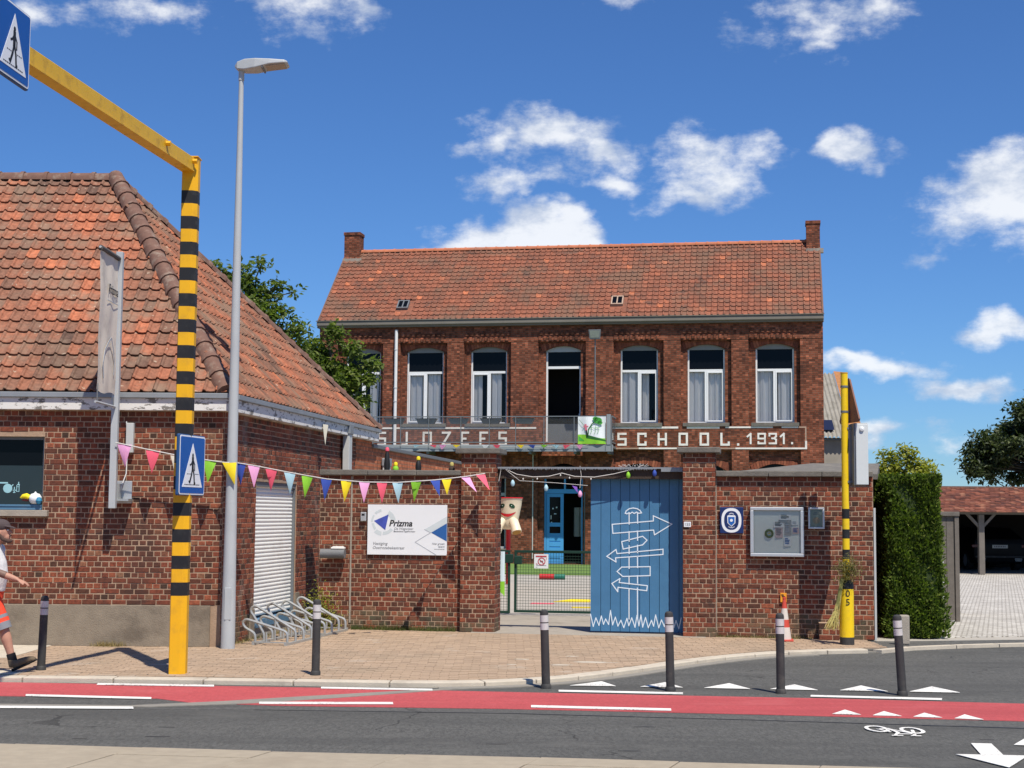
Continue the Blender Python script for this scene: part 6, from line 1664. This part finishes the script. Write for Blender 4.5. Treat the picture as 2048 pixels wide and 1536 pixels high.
def leaf(mb, c, ln, wd, rs, up=0.3):
    d = V(rs.gauss(0, 1), rs.gauss(0, 1), rs.gauss(-.25, .7)).normalized()
    n = V(rs.gauss(0, .8), rs.gauss(0, .8), 1.0 + up).normalized(); s_ = d.cross(n)
    if s_.length < 1e-3: return
    s_.normalize(); n = s_.cross(d)
    a, b = c, c + d * ln; m = c + d * ln * .45 + n * ln * .10
    mb.add([a, m + s_ * wd, b, m - s_ * wd], [(0, 1, 2), (0, 2, 3)], min(1, max(0, rs.gauss(.5, .25))))
def clump_tree(name, label, base, trunk_pts, trunk_r, clumps, n_leaf, ln, mt, seed, group=None, twig=True):
    """trunk and limbs to every leaf clump; leaves spread through the clumps' volume"""
    rs = random.Random(seed)
    t = thing(name, label, 'tree' if 'tree' in name else 'bush', base, 0, group); b = V(*base)
    tr = MB(); tr.tube(trunk_pts, trunk_r, 9)
    top = [V(*p) for p in trunk_pts]
    for (c, r, w) in clumps:
        c = V(*c); a = min(top[len(top) // 3:], key=lambda p: (p - c).length + (0.8 if p.z > c.z else 0))
        mid = (a + c) / 2 + V(rs.uniform(-.15, .15), rs.uniform(-.15, .15), rs.uniform(-.05, .2))
        tr.tube([a, mid, c], [trunk_r[-1] * .8, trunk_r[-1] * .5, .012], 6)
    tr.build('trunk', 'bark', t, smooth=True)
    lf_ = MB(); tot = sum(w for _, _, w in clumps)
    for (c, r, w) in clumps:
        c = V(*c)
        for k in range(max(4, int(n_leaf * w / tot / 7))):
            q = V(rs.gauss(0, 1), rs.gauss(0, 1), rs.gauss(0, 1)).normalized() * (rs.random() ** .45)
            p = c + V(q.x * r[0], q.y * r[1], q.z * r[2])
            for j in range(7): leaf(lf_, p + V(rs.gauss(0, ln * .45), rs.gauss(0, ln * .45), rs.gauss(0, ln * .35)), ln * rs.uniform(.6, 1.15), ln * .24, rs)
    lf_.build('crown', mt, t)
    return t
def cl_spread(rs, c, r, n, rr, w=1.0):
    out = []
    for k in range(n):
        q = V(rs.gauss(0, 1), rs.gauss(0, 1), rs.gauss(0, 1)).normalized() * (rs.random() ** .5)
        s_ = rs.uniform(.6, 1.2) * rr
        out.append(((c[0] + q.x * r[0], c[1] + q.y * r[1], c[2] + q.z * r[2]), (s_, s_, s_ * .7), w * s_ ** 2))
    return out
rs = random.Random(11)
# two walnut-like trees between the low building and the school
cl = [((x + 5.95, rs.uniform(-.3, .3), z), (r_, r_, r_ * .75), r_ * r_) for x, z, r_ in ((-6.85, 7.4, .18), (-6.95, 7.05, .22), (-6.53, 7.12, .28), (-6.2, 7.35, .18), (-6.1, 7.0, .32), (-6.3, 6.6, .45), (-5.72, 7.45, .17), (-5.8, 6.75, .30), (-5.38, 7.0, .19), (-5.0, 6.85, .14), (-5.6, 6.25, .34), (-5.15, 6.4, .17), (-4.85, 5.9, .22), (-4.97, 6.2, .12), (-5.2, 5.8, .4), (-5.8, 6.3, .5), (-4.9, 5.5, .3), (-5.6, 5.6, .5), (-6.4, 6.1, .6), (-5.5, 6.75, .2))]
clump_tree('walnut_tree', 'loose green tree rising behind the hipped tile roof', (-5.95, 34.0, 0), [(0, 0, 0), (.05, 0, 2), (-.1, 0, 3.8), (-.1, 0, 5.2), (.05, 0, 6.6)], [.16, .13, .10, .07, .03], cl, 4800, .17, 'leaf_broad', 5, 'trees behind the low building')
cl = cl_spread(rs, (0, 0, 5.25), (.95, .9, .85), 22, .36) + [((.9, 0, 5.2), (.25, .3, .2), .08), ((1.05, 0, 5.55), (.2, .2, .2), .05), ((.1, 0, 6.35), (.25, .2, .25), .08), ((-.5, 0, 6.05), (.25, .2, .2), .07), ((.7, 0, 4.6), (.3, .3, .3), .1)]
clump_tree('walnut_tree', 'dense green tree in front of the school left corner', (-4.62, 38.0, 0), [(0, 0, 0), (.0, 0, 2), (.05, 0, 3.6), (0, 0, 4.8), (.0, 0, 5.8)], [.14, .11, .09, .06, .03], cl, 8500, .17, 'leaf_broad', 6, 'trees behind the low building')
# dark tree on the far right
cl = cl_spread(rs, (1.9, 0, 5.0), (2.7, 2.0, 2.0), 95, .62) + cl_spread(rs, (-.7, 0, 3.9), (1.0, 1.0, .7), 22, .42)
clump_tree('evergreen_tree', 'dark evergreen tree behind the carport on the right', (19.6, 60.0, 0), [(1.8, 0, 0), (1.8, 0, 2), (1.8, 0, 3.6), (1.7, 0, 5), (1.8, 0, 6.4)], [.3, .26, .2, .14, .06], cl, 30000, .24, 'leaf_dark', 8)
# yellow-green bush behind the hedge
cl = cl_spread(rs, (0, 0, 2.35), (.55, .4, .45), 26, .24) + [((-.5, 0, 2.6), (.2, .2, .16), .05), ((-.3, 0, 2.85), (.2, .2, .16), .05)] + [((x, 0, z), (r_, r_, r_ * .8), r_ * r_) for x, z, r_ in ((0, 2.85, .24), (-.22, 2.7, .22), (.22, 2.72, .22), (.4, 2.5, .2), (-.42, 2.5, .18), (-.05, 3.02, .12), (.12, 2.98, .1))]
clump_tree('laurel_bush', 'yellow green bush growing up behind the tall hedge', (7.08, 27.0, 0), [(0, 0, 0), (0, 0, 1.0), (.05, 0, 2.0), (0, 0, 2.6)], [.05, .04, .03, .015], cl, 6500, .10, 'leaf_yellow', 9)

# tall clipped hedge
t = thing('hedge', 'tall clipped green conifer hedge at the end of the right wall', 'hedge', (6.06, 22.55, 0))
HL, HR, HD, HT = -.40, .40, 4.0, 2.42
MB().box(HL + .10, .12, 0, HR - .08, HD, HT - .12).build('dark_core', mat('hedge_core', (.035, .055, .014), .95), t)  # dark inner box: shade seen through gaps in the sprays, put into its colour
rs = random.Random(21); m = MB()
def spray(p, nrm):
    d = (V(rs.gauss(0, .5), rs.gauss(0, .5), .75 + rs.gauss(0, .4)) + nrm * .55).normalized(); L_ = rs.uniform(.03, .085)
    s_ = d.cross(V(rs.gauss(0, 1), rs.gauss(0, 1), rs.gauss(0, 1))).normalized() * L_ * .22
    m.add([p, p + d * L_ * .5 + s_, p + d * L_, p + d * L_ * .5 - s_], [(0, 1, 2, 3)], min(1, max(0, rs.gauss(.5, .24))))
def bulge(x, y, z): return .03 * math.sin(x * 7 + z * 2.6) + .025 * math.sin(z * 5.3 + y * 3) + .02 * math.sin(x * 13 + z * 9)
for k in range(17000):
    z = rs.random() * HT; hw = 1.0 + .10 * (1 - z / HT) * (1 if rs.random() < .9 else 0)
    x = rs.uniform(HL, HR + .06 * (1 - z / HT)); b_ = bulge(x, 0, z)
    rnd_c = max(0, abs((x - (HL + HR) / 2) / ((HR - HL) / 2)) - .82) * .5
    spray(V(x, .06 + rnd_c - b_ + rs.uniform(0, .09), z), V(0, -1, 0))
for k in range(9000):
    z = rs.random() * HT; y = rs.random() ** 1.4 * HD
    spray(V(HR + .08 * (1 - z / HT) + bulge(0, y, z) - rs.uniform(0, .09), .05 + y, z), V(1, 0, 0))
    if k % 2: spray(V(HL - bulge(0, y, z) + rs.uniform(0, .09), .05 + y, z), V(-1, 0, 0))
for k in range(9000):
    x, y = rs.uniform(HL, HR), rs.random() * HD
    spray(V(x, .05 + y, HT - .06 + bulge(x, y, 0) * .6 + rs.uniform(-.05, .02)), V(0, 0, 1))
m.build('foliage', 'hedge_leaf', t)
# lighter older hedge going back beside the wall
t = thing('side_hedge', 'rounded lighter hedge running back between wall end and tall hedge', 'hedge', (6.05, 27.2, 0))
rs = random.Random(22); m = MB()
for k in range(9000):
    q = V(rs.gauss(0, 1), rs.gauss(0, 1), rs.gauss(0, 1)).normalized() * (rs.random() ** .2)
    spray(V(q.x * .85, q.y * 1.6, 1.4 + q.z * 1.05), q)
m.build('foliage', 'hedge_leaf', t)
MB().lathe([(.1, 0), (.5, .4), (.72, 1.2), (.66, 1.8), (.3, 2.2), (0, 2.3)], 14, sy=1.8).build('dark_core', 'hedge_core', t)  # dark filler solid, coloured as the shaded inside of the hedge

# cobbled drive
def setts():
    m = bpy.data.materials.new('pale_setts'); m.use_nodes = True; t = NT(m.node_tree); t.n.clear()
    out = t.node('ShaderNodeOutputMaterial'); b = t.node('ShaderNodeBsdfPrincipled'); t.l.new(b.outputs[0], out.inputs[0])
    pos = t.node('ShaderNodeNewGeometry').outputs['Position']
    mp_ = t.node('ShaderNodeMapping'); t.l.new(pos, mp_.inputs[0]); mp_.inputs['Rotation'].default_value = (0, 0, R(18))
    br = t.node('ShaderNodeTexBrick'); t.l.new(mp_.outputs[0], br.inputs['Vector']); br.inputs['Scale'].default_value = 1
    br.inputs['Brick Width'].default_value = .15; br.inputs['Row Height'].default_value = .14; br.inputs['Mortar Size'].default_value = .012
    br.inputs['Color1'].default_value = (.46, .43, .38, 1); br.inputs['Color2'].default_value = (.60, .57, .51, 1); br.inputs['Mortar'].default_value = (.24, .215, .18, 1)
    big = t.ramp(t.noise(pos, 1.2, 5), [(.3, .85), (.7, 1.1)])
    t.put(b.inputs['Base Color'], t.mix(1.0, br.outputs['Color'], big, 'MULTIPLY')); b.inputs['Roughness'].default_value = .9
    bp = t.node('ShaderNodeBump'); bp.inputs['Strength'].default_value = .8; bp.inputs['Distance'].default_value = .02
    t.put(bp.inputs['Height'], t.math('ADD', t.math('MULTIPLY', br.outputs['Fac'], -1.0), t.math('MULTIPLY', t.noise(pos, 30), .6))); t.l.new(bp.outputs[0], b.inputs['Normal'])
    M['pale_setts'] = m
setts()
tag(MB().slab([(6.3, 22.78), (9.5, 23.7), (30, 29.9), (60, 40), (60, 49), (10.5, 49.6), (7.2, 28)], -.2, .0).build('driveway', 'pale_setts'), kind='structure')

# wooden gate beside the hedge
t = thing('wooden_gate', 'weathered grey wooden gate leaf and capped post beside the hedge', 'gate', (7.48, 26.3, 0), R(-4))
for k in range(3): MB().box(-.16 + k * .14, 0, 0.02, -.025 + k * .14, .05, 1.82).build('plank', 'wood_grey', t, bevel=.004)
MB().box(-.2, -.05, 1.82, .34, .10, 1.90).build('cap', 'wood_grey', t, bevel=.01)
MB().box(.255, -.03, .0, .33, .08, 1.82).build('post', 'wood_grey', t, bevel=.006)
MB().lathe([(0, -.01), (.11, -.008), (.11, .0)], 18).build('plaque', mat('plaque_brown', (.06, .045, .03), .6), t).matrix_local = Matrix.Translation((-.03, -.012, 1.55)) @ Matrix.Rotation(R(90), 4, 'X')
MB().box(-.02, -.03, .35, .06, -.002, .75).box(-.08, -.03, 1.0, .06, -.002, 1.06).build('letter_flap', 'grey_pipe', t)
t = thing('gate_leaf', 'narrow grey wooden leaf of the open drive gate', 'gate', (8.30, 28.0, 0), R(75))
for k in range(4): MB().box(k * .16, 0, .03, k * .16 + .15, .04, 1.72).build('plank', 'wood_grey', t, bevel=.004)
MB().box(0, .04, .3, .64, .08, .4).box(0, .04, 1.3, .64, .08, 1.4).build('rail', 'wood_grey', t)

# carport
t = thing('carport', 'open oak carport with red plain tile roof at the end of the drive', 'carport', (14.0, 48.0, 0), R(-1))
mat('carport_oak', (.16, .14, .12), .85, var=.3, scale=5)
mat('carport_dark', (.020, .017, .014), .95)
tint_mat('plain_tile', [(0, (.10, .04, .03)), (.4, (.19, .065, .04)), (.8, (.28, .10, .06)), (1, (.36, .17, .10))], bump=0, var=.4, scale=6, dirt=(.10, .06, .045), dirt_amt=.5)
for px in (-.95 + 0, 0.97 - .0, 5.2): 
    pst = MB(); pst.box(px - .09, -.09, 0, px + .09, .09, 1.90); po = pst.build('post', 'carport_oak', t, bevel=.01)
    for s_ in (-1, 1): MB().bar((px, 0, 1.45), (px + s_ * .45, 0, 1.93), .08, .10, up=(0, 1, 0)).build('brace', 'carport_oak', po)
MB().box(-3.5, -.08, 1.905, 9, .08, 2.05).build('beam', 'carport_oak', t)
rt = MB(); nrow = 16
rs = random.Random(5)
for r_ in range(nrow):
    y0_, y1_ = -.42 + r_ * .28, -.42 + (r_ + 1) * .28; z0_ = 1.96 + r_ * .053
    x = -3.6 + (.08 if r_ % 2 else 0)
    while x < 7.0:
        j = rs.uniform(-.01, .012)
        rt.add([(x, y0_, z0_ + .05 + j), (x + .16, y0_, z0_ + .05 + j), (x + .16, y1_ + .05, z0_ + .085), (x, y1_ + .05, z0_ + .085), (x, y0_, z0_ + .015), (x + .16, y0_, z0_ + .015)], [(0, 1, 2, 3), (4, 5, 1, 0)], rs.random()); x += .165
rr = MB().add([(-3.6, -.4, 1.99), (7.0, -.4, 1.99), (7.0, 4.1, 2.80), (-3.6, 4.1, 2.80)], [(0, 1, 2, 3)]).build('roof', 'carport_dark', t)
stuff(rt.build('roof_tiles', 'plain_tile', rr))
MB().box(-3.6, 4.0, 2.76, 7.0, 4.3, 2.88).build('ridge', 'ridge_tile', rr)
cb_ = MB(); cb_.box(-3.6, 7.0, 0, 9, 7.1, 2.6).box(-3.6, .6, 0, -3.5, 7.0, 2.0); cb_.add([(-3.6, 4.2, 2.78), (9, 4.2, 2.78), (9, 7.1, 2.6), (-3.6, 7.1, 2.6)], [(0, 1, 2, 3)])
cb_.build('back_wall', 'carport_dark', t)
MB().box(-3.4, .3, .0, 8.9, 7.0, .012).build('carport_paving', 'gutter_strip', t)
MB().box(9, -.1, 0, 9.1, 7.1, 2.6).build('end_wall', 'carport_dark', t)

# dark car parked inside, rear towards the street
t = thing('parked_car', 'dark car parked tail-out in the shade of the carport', 'car', (16.6, 51.2, .013))
mat('car_paint', (.004, .005, .007), .45, 0.0, spec=.15)
sec = [(-.02, .74, .42, .92, .70), (.04, .86, .30, 1.06, .80), (.25, .90, .24, 1.12, .82), (.8, .91, .22, 1.42, .66), (1.6, .91, .22, 1.46, .64), (2.6, .91, .22, 1.38, .66), (3.2, .90, .22, 1.02, .78), (4.2, .86, .24, .86, .72), (4.5, .72, .34, .70, .62)]
cv = []; cf = []
for (y, hw, zb, zt, tw) in sec:
    zs_ = (zb + .66 * (min(zt, 1.05) - zb))
    cv += [(-hw * .9, y, zb), (-hw, y, zb + .15), (-hw, y, zs_), (-hw * .97, y, min(zt - .03, .98)), (-tw, y, zt), (tw, y, zt), (hw * .97, y, min(zt - .03, .98)), (hw, y, zs_), (hw, y, zb + .15), (hw * .9, y, zb)]
n = 10
for i in range(len(sec) - 1):
    for j in range(n): cf.append((n * i + j, n * i + (j + 1) % n, n * (i + 1) + (j + 1) % n, n * (i + 1) + j))
cf.append(tuple(range(n - 1, -1, -1))); cf.append(tuple(n * (len(sec) - 1) + j for j in range(n)))
body = MB().add(cv, cf).build('body', 'car_paint', t, smooth=True, angle=30)
MB().add([(-.66, .30, 1.12), (.66, .30, 1.12), (.56, .74, 1.38), (-.56, .74, 1.38)], [(0, 1, 2, 3)]).build('rear_window', 'dark_glass', t)
np_ = MB().box(-.26, -.05, .76, .26, -.03, .87).build('number_plate', 'grey_pipe', t)
lettering('1-BAT-755', .085, 'print_grey', np_, 0, -.0515, .785, align='CENTER', name='plate_text') if False else None
pt = MB()
for k in range(7): pt.box(-.20 + k * .058, -.053, .79, -.165 + k * .058, -.0505, .845)
pt.build('plate_characters', 'print_grey', np_)
for s_ in (-1, 1):
    MB().box(s_ * .80 - .14, -.01, .78, s_ * .80 + .06 if s_ > 0 else s_ * .80 + .14, .06, .88).build('tail_light', mat('tail_red', (.10, .01, .012), .25), t, bevel=.01)
    MB().tube([(s_ * .62 - .12, -.035, .40), (s_ * .62 + .12, -.035, .40), (s_ * .62 + .10, -.035, .34), (s_ * .62 - .10, -.035, .34)], .012, 6, closed=True).build('exhaust_trim', 'alu', t)
    for y in (.85, 3.6): 
        w_ = MB(); w_.tube([(s_ * .70, y, .33), (s_ * .92, y, .33)], .33, 22); wo_ = w_.build('wheel', 'black_paint', t, smooth=True)
        MB().tube([(s_ * .921, y, .33), (s_ * .925, y, .33)], .21, 18).build('rim', 'alu', wo_)
MB().box(-.84, -.055, .44, .84, .02, .50).build('bumper_strip', 'bollard_grey', t, bevel=.01)
MB().lathe([(0, -.004), (.035, 0), (0, .004)], 12, (0, 0, 0)).build('badge', 'alu', t).matrix_local = Matrix.Translation((0, .035, 1.0)) @ Matrix.Rotation(R(90), 4, 'X')

# weeds along the walls
t = thing('weed_clump', 'green weeds in the corner behind the bicycle racks', 'weeds', (-2.93, 23.42, 0))
rs = random.Random(31); m = MB()
for k in range(900):
    p = V(rs.gauss(0, .12), rs.gauss(-.02, .04), abs(rs.gauss(.28, .17)))
    leaf(m, p, rs.uniform(.03, .07), .010, rs)
for k in range(30): a = rs.gauss(0, .08); m.tube([(a, 0, 0), (a + rs.gauss(0, .05), rs.gauss(0, .03), rs.uniform(.25, .5))], .003, 4, .3)
m.build('leaves', 'leaf_yellow', t)
m = MB()
def blade(p, h, rs, dry=False):
    d = V(rs.gauss(0, .35), rs.gauss(0, .25), 1).normalized(); s_ = V(rs.gauss(0, 1), rs.gauss(0, 1), 0).normalized() * .004
    tip = p + d * h + V(rs.gauss(0, .4), rs.gauss(0, .3), 0) * h * .5
    m.add([p - s_, p + s_, tip], [(0, 1, 2)], rs.uniform(.0, .6) if not dry else rs.uniform(.85, 1))
for k in range(1500):
    s_ = rs.uniform(-2.5, -.85); h = rs.uniform(.02, .13) * (1.4 if rs.random() < .2 else .7)
    blade(V(*gp(s_, .04 - abs(rs.gauss(0, .05)), 0)), h, rs)
for k in range(500):
    s_ = rs.uniform(3.1, 4.5); blade(V(*gp(s_, .04 - abs(rs.gauss(0, .03)), 0)), rs.uniform(.02, .07), rs, rs.random() < .5)
for k in range(400):
    u = rs.uniform(.3, 3.2); p = V(-3.87, 20.25, 0) + sdir * u + V(.02 + abs(rs.gauss(0, .05)), 0, 0); blade(p, rs.uniform(.02, .07), rs, rs.random() < .6)
for k in range(260):
    blade(V(-5.33 + rs.gauss(0, .10), 20.20 - abs(rs.gauss(0, .02)), 0), rs.uniform(.03, .10), rs, True)
tint_mat('grass_tuft', [(0, (.06, .085, .02)), (.5, (.13, .15, .04)), (.8, (.26, .22, .09)), (1, (.44, .33, .15))], bump=0, trans=.3)
tag(m.build('wall_grass', 'grass_tuft'), 'thin grass and dry tufts along the foot of the walls', 'grass', kind='stuff')
# scattered leaf litter and grit on the pavement
m = MB()
for k in range(160):
    x = rs.uniform(-5.5, 4.6); y = rs.uniform(interp(backl, x) + .05, upper(x) - .05); a = rs.uniform(.008, .02)
    an = rs.random() * 6.28; m.add([(x, y, .006), (x + a * math.cos(an), y + a * math.sin(an), .010), (x + a * .6 * math.cos(an + 1.2), y + a * .6 * math.sin(an + 1.2), .008)], [(0, 1, 2)], rs.random())
tag(m.build('litter', 'grass_tuft'), 'scattered dry leaf litter on the brick pavement', 'litter', kind='stuff')
# ================================================================ WALKING MAN (cut by the left edge of the picture)
t = thing('person', 'man in white shirt and orange work shorts walking past the left wall', 'person', (-5.85, 17.0, 0), 0)
mat('skin', (.46, .24, .165), .6, var=.10, scale=25, spec=.35)
mat('skin_tattoo', (.20, .12, .09), .6, var=.5, scale=40)
mat('shirt_white', (.72, .72, .71), .9, var=.06, scale=9, bump=1.0, bscale=9)
mat('hi_vis', (.86, .075, .03), .75, var=.12, scale=9, bump=1.0, bscale=12)
mat('hi_vis_grey', (.22, .23, .25), .6, var=.08)
mat('cap_dark', (.075, .055, .055), .9, var=.15, scale=20)
mat('beard', (.085, .05, .038), .9, var=.3, scale=60)
mat('boot', (.13, .095, .058), .8, var=.25, scale=20, bump=.4)
mat('sock', (.012, .012, .014), .9)
def organic(mb, name, mt, parent, voxel=.011, it=6, loc=None):
    o = mb.build(name, mt, parent, loc=loc)
    r_ = o.modifiers.new('fuse', 'REMESH'); r_.mode = 'VOXEL'; r_.voxel_size = voxel; r_.use_smooth_shade = True
    s_ = o.modifiers.new('soften', 'SMOOTH'); s_.factor = .5; s_.iterations = it
    return o
def ell(mb, c, r, n=14, m=8):
    prof = [(math.sin(math.pi * k / m), -math.cos(math.pi * k / m)) for k in range(m + 1)]
    vs = []; fs = []
    for (a, b) in prof:
        for k in range(n): an = 2 * math.pi * k / n; vs.append((c[0] + r[0] * a * math.cos(an), c[1] + r[1] * a * math.sin(an), c[2] + r[2] * b))
    for i in range(m):
        for k in range(n): fs.append((i * n + k, i * n + (k + 1) % n, (i + 1) * n + (k + 1) % n, (i + 1) * n + k))
    mb.add(vs, fs)
# x forward (walking right), y to his left
hip = V(-.01, 0, .90); chest = V(.02, 0, 1.22); neck = V(.05, 0, 1.42); head = V(.105, 0, 1.555)
b = MB()
b.tube([hip + V(0, 0, -.06), hip, V(.02, 0, 1.05), chest, V(.03, 0, 1.36), V(.04, 0, 1.42)], [(.10, .15), (.12, .165), (.125, .155), (.115, .175), (.075, .165), (.055, .06)], 16)
b.tube([V(.035, 0, 1.38), V(.06, 0, 1.44), V(.075, 0, 1.50)], [.058, .054, .052], 12)
ell(b, head, (.098, .076, .118)); ell(b, head + V(.055, 0, -.06), (.050, .052, .058)); ell(b, head + V(-.03, 0, .02), (.085, .078, .095))
b.tube([head + V(.085, 0, .03), head + V(.118, 0, -.012), head + V(.09, 0, -.025)], [.010, .016, .010], 8)           # nose
b.tube([head + V(.095, 0, -.05), head + V(.100, 0, -.062)], [(.012, .024), (.010, .024)], 8)                          # lips
for s_ in (-1, 1):
    ell(b, head + V(-.005, s_ * .078, -.015), (.022, .012, .033), 10, 6)                                              # ear
    b.tube([V(.03, s_ * .15, 1.36), V(.03, s_ * .20, 1.33)], [.06, .055], 10)
# right arm swings forward (towards the camera side it is the near one), left arm back
def arm(sh, el, wr, s_):
    b.tube([sh, sh * .5 + el * .5, el, el * .45 + wr * .55, wr], [.054, .050, .040, .038, .027], 12)
    d = (wr - el).normalized(); side = V(0, 1, 0); upv = d.cross(side).normalized()
    pc = wr + d * .05
    b.tube([wr - d * .01, wr + d * .03, wr + d * .085], [(.018, .030), (.015, .042), (.013, .040)], 10)
    for k, (off, ln) in enumerate(((-.030, .070), (-.010, .080), (.011, .075), (.030, .060))):
        p0 = wr + d * .075 + side * off; p1 = p0 + d * ln * .5 - upv * .0 + V(0, 0, -.008); p2 = p1 + (d * .75 + V(0, 0, -.65)).normalized() * ln * .55
        b.tube([p0, p1, p2], [.0105, .0098, .0085], 7)
    q0 = wr + d * .02 + side * (-.03 * s_); q1 = q0 + d * .035 + side * (-.02 * s_) + V(0, 0, -.018); q2 = q1 + d * .035 + V(0, 0, -.012)
    b.tube([q0, q1, q2], [.014, .012, .009], 7)
arm(V(.03, -.205, 1.33), V(.16, -.235, 1.105), V(.375, -.215, 1.03), 1)
arm(V(.03, .205, 1.33), V(-.16, .24, 1.10), V(-.22, .22, .87), -1)
# legs: right leg forward landing on its heel, left leg pushing off behind
kn, an = V(.195, -.085, .50), V(.315, -.09, .125)
b.tube([V(.0, -.085, .88), V(.10, -.09, .69), kn, V(.235, -.09, .37), V(.275, -.09, .25), an], [.090, .080, .056, .060, .045, .038], 14)
b.tube([an + V(0, 0, .02), an + V(.03, 0, -.03), an + V(.12, 0, -.02)], [.04, .042, .03], 10)
kn2, an2 = V(-.16, .09, .50), V(-.42, .09, .22)
b.tube([V(.0, .085, .88), V(-.07, .09, .69), kn2, V(-.26, .09, .40), an2], [.090, .080, .058, .060, .038], 14)
b.tube([an2, an2 + V(.04, 0, -.06), an2 + V(.13, 0, -.15)], [.04, .045, .032], 10)
organic(b, 'body', 'skin', t, .0085, 5)
# face: eyes, brows, beard
for s_ in (-1, 1):
    m = MB(); ell(m, head + V(.086, s_ * .031, .018), (.011, .013, .009), 10, 6); m.build('eye', 'sign_white', t, smooth=True)
    m = MB(); ell(m, head + V(.095, s_ * .032, .017), (.004, .006, .006), 8, 6); m.build('iris', 'print_black', t, smooth=True)
    MB().tube([head + V(.092, s_ * .014, .042), head + V(.088, s_ * .045, .043)], [.006, .005], 6).build('eyebrow', 'beard', t)
m = MB(); m.tube([head + V(-.0, -.074, -.03), head + V(.04, -.062, -.085), head + V(.088, -.028, -.105), head + V(.108, 0, -.102), head + V(.088, .028, -.105), head + V(.04, .062, -.085), head + V(.0, .074, -.03)], [.018, .024, .026, .024, .026, .024, .018], 10)
m.tube([head + V(.100, -.03, -.048), head + V(.111, 0, -.038), head + V(.100, .03, -.048)], .008, 8)
organic(m, 'beard', 'beard', t, .006, 3)
# cap
m = MB(); ell(m, head + V(-.012, 0, .062), (.112, .092, .082), 18, 10); m.tube([head + V(.06, 0, .062), head + V(.115, 0, .052), head + V(.155, 0, .042)], [(.010, .078), (.008, .074), (.005, .05)], 14)
organic(m, 'cap', 'cap_dark', t, .007, 3)
# shirt
m = MB(); m.tube([V(.01, 0, .895), V(.015, 0, .96), V(.035, 0, 1.06), V(.03, 0, 1.20), V(.03, 0, 1.33), V(.035, 0, 1.40), V(.045, 0, 1.435)], [(.150, .185), (.155, .185), (.158, .182), (.140, .195), (.100, .19), (.075, .12), (.066, .07)], 20)
m.tube([V(.03, -.13, 1.36), V(.045, -.21, 1.30), V(.10, -.235, 1.20)], [.085, .080, .078], 12); m.tube([V(.03, .13, 1.36), V(.0, .21, 1.30), V(-.06, .235, 1.20)], [.085, .080, .078], 12)
organic(m, 'shirt', 'shirt_white', t, .010, 4)
MB().tube([V(.128, -.238, 1.15), V(.16, -.236, 1.108), V(.25, -.229, 1.077)], [.0475, .0425, .0415], 12).build('tattoo', 'skin_tattoo', t, smooth=True)
# shorts with reflective band and grey hem
def leg_shell(pts, rs_, name, mt): 
    return MB().tube(pts, rs_, 16).build(name, mt, t, smooth=True)
m = MB(); m.tube([V(.005, 0, .93), V(.0, 0, .86), V(.01, 0, .78)], [(.145, .178), (.15, .185), (.13, .17)], 18)
m.tube([V(.0, -.085, .86), V(.075, -.09, .73), V(.13, -.092, .60)], [.118, .114, .110], 14); m.tube([V(.0, .085, .86), V(-.06, .09, .73), V(-.105, .092, .60)], [.118, .114, .110], 14)
organic(m, 'shorts', 'hi_vis', t, .010, 4)
leg_shell([V(.130, -.092, .612), V(.145, -.092, .578)], [.1105, .110], 'reflective_band', 'hi_vis_grey')
leg_shell([V(.144, -.092, .58), V(.162, -.092, .535)], [.109, .108], 'shorts_leg', 'hi_vis')
leg_shell([V(.161, -.092, .538), V(.190, -.092, .465)], [.108, .106], 'shorts_hem', 'hi_vis_grey')
leg_shell([V(-.088, .092, .66), V(-.105, .092, .61)], [.112, .111], 'reflective_band', 'hi_vis_grey')
leg_shell([V(-.104, .092, .612), V(-.13, .092, .555)], [.108, .107], 'shorts_leg', 'hi_vis')
leg_shell([V(-.128, .092, .56), V(-.165, .092, .47)], [.108, .104], 'shorts_hem', 'hi_vis_grey')
leg_shell([V(.29, -.09, .205), V(.318, -.09, .12)], [.050, .050], 'sock', 'sock'); leg_shell([an2 + V(.05, 0, .06), an2], [.050, .050], 'sock', 'sock')
# boots
def boot(a, heel, toe):
    m = MB(); d = (toe - heel); mid = heel * .45 + toe * .55
    m.tube([a + V(0, 0, .015), a + V(.0, 0, -.03), heel * .8 + toe * .2 + V(0, 0, .03)], [.058, .058, .05], 14)
    m.tube([heel + V(.0, 0, .02), heel * .7 + toe * .3 + V(0, 0, .032), mid + V(0, 0, .03), toe * .85 + heel * .15 + V(0, 0, .018), toe], [(.040, .04), (.050, .046), (.044, .05), (.034, .048), (.018, .03)], 14)
    organic(m, 'boot', 'boot', t, .008, 3)
    dn = V(d.z, 0, -d.x).normalized() * (1 if d.x > 0 else -1); s0 = MB()
    s0.tube([heel + dn * .018 - d * .06, mid + dn * .012, toe + dn * .004], [(.016, .043), (.015, .05), (.012, .036)], 12); s0.build('sole', 'sock', t, smooth=True)
boot(an, V(.325, -.09, .045), V(.575, -.09, .145))
boot(an2, V(-.44, .09, .15), V(-.26, .09, .035))
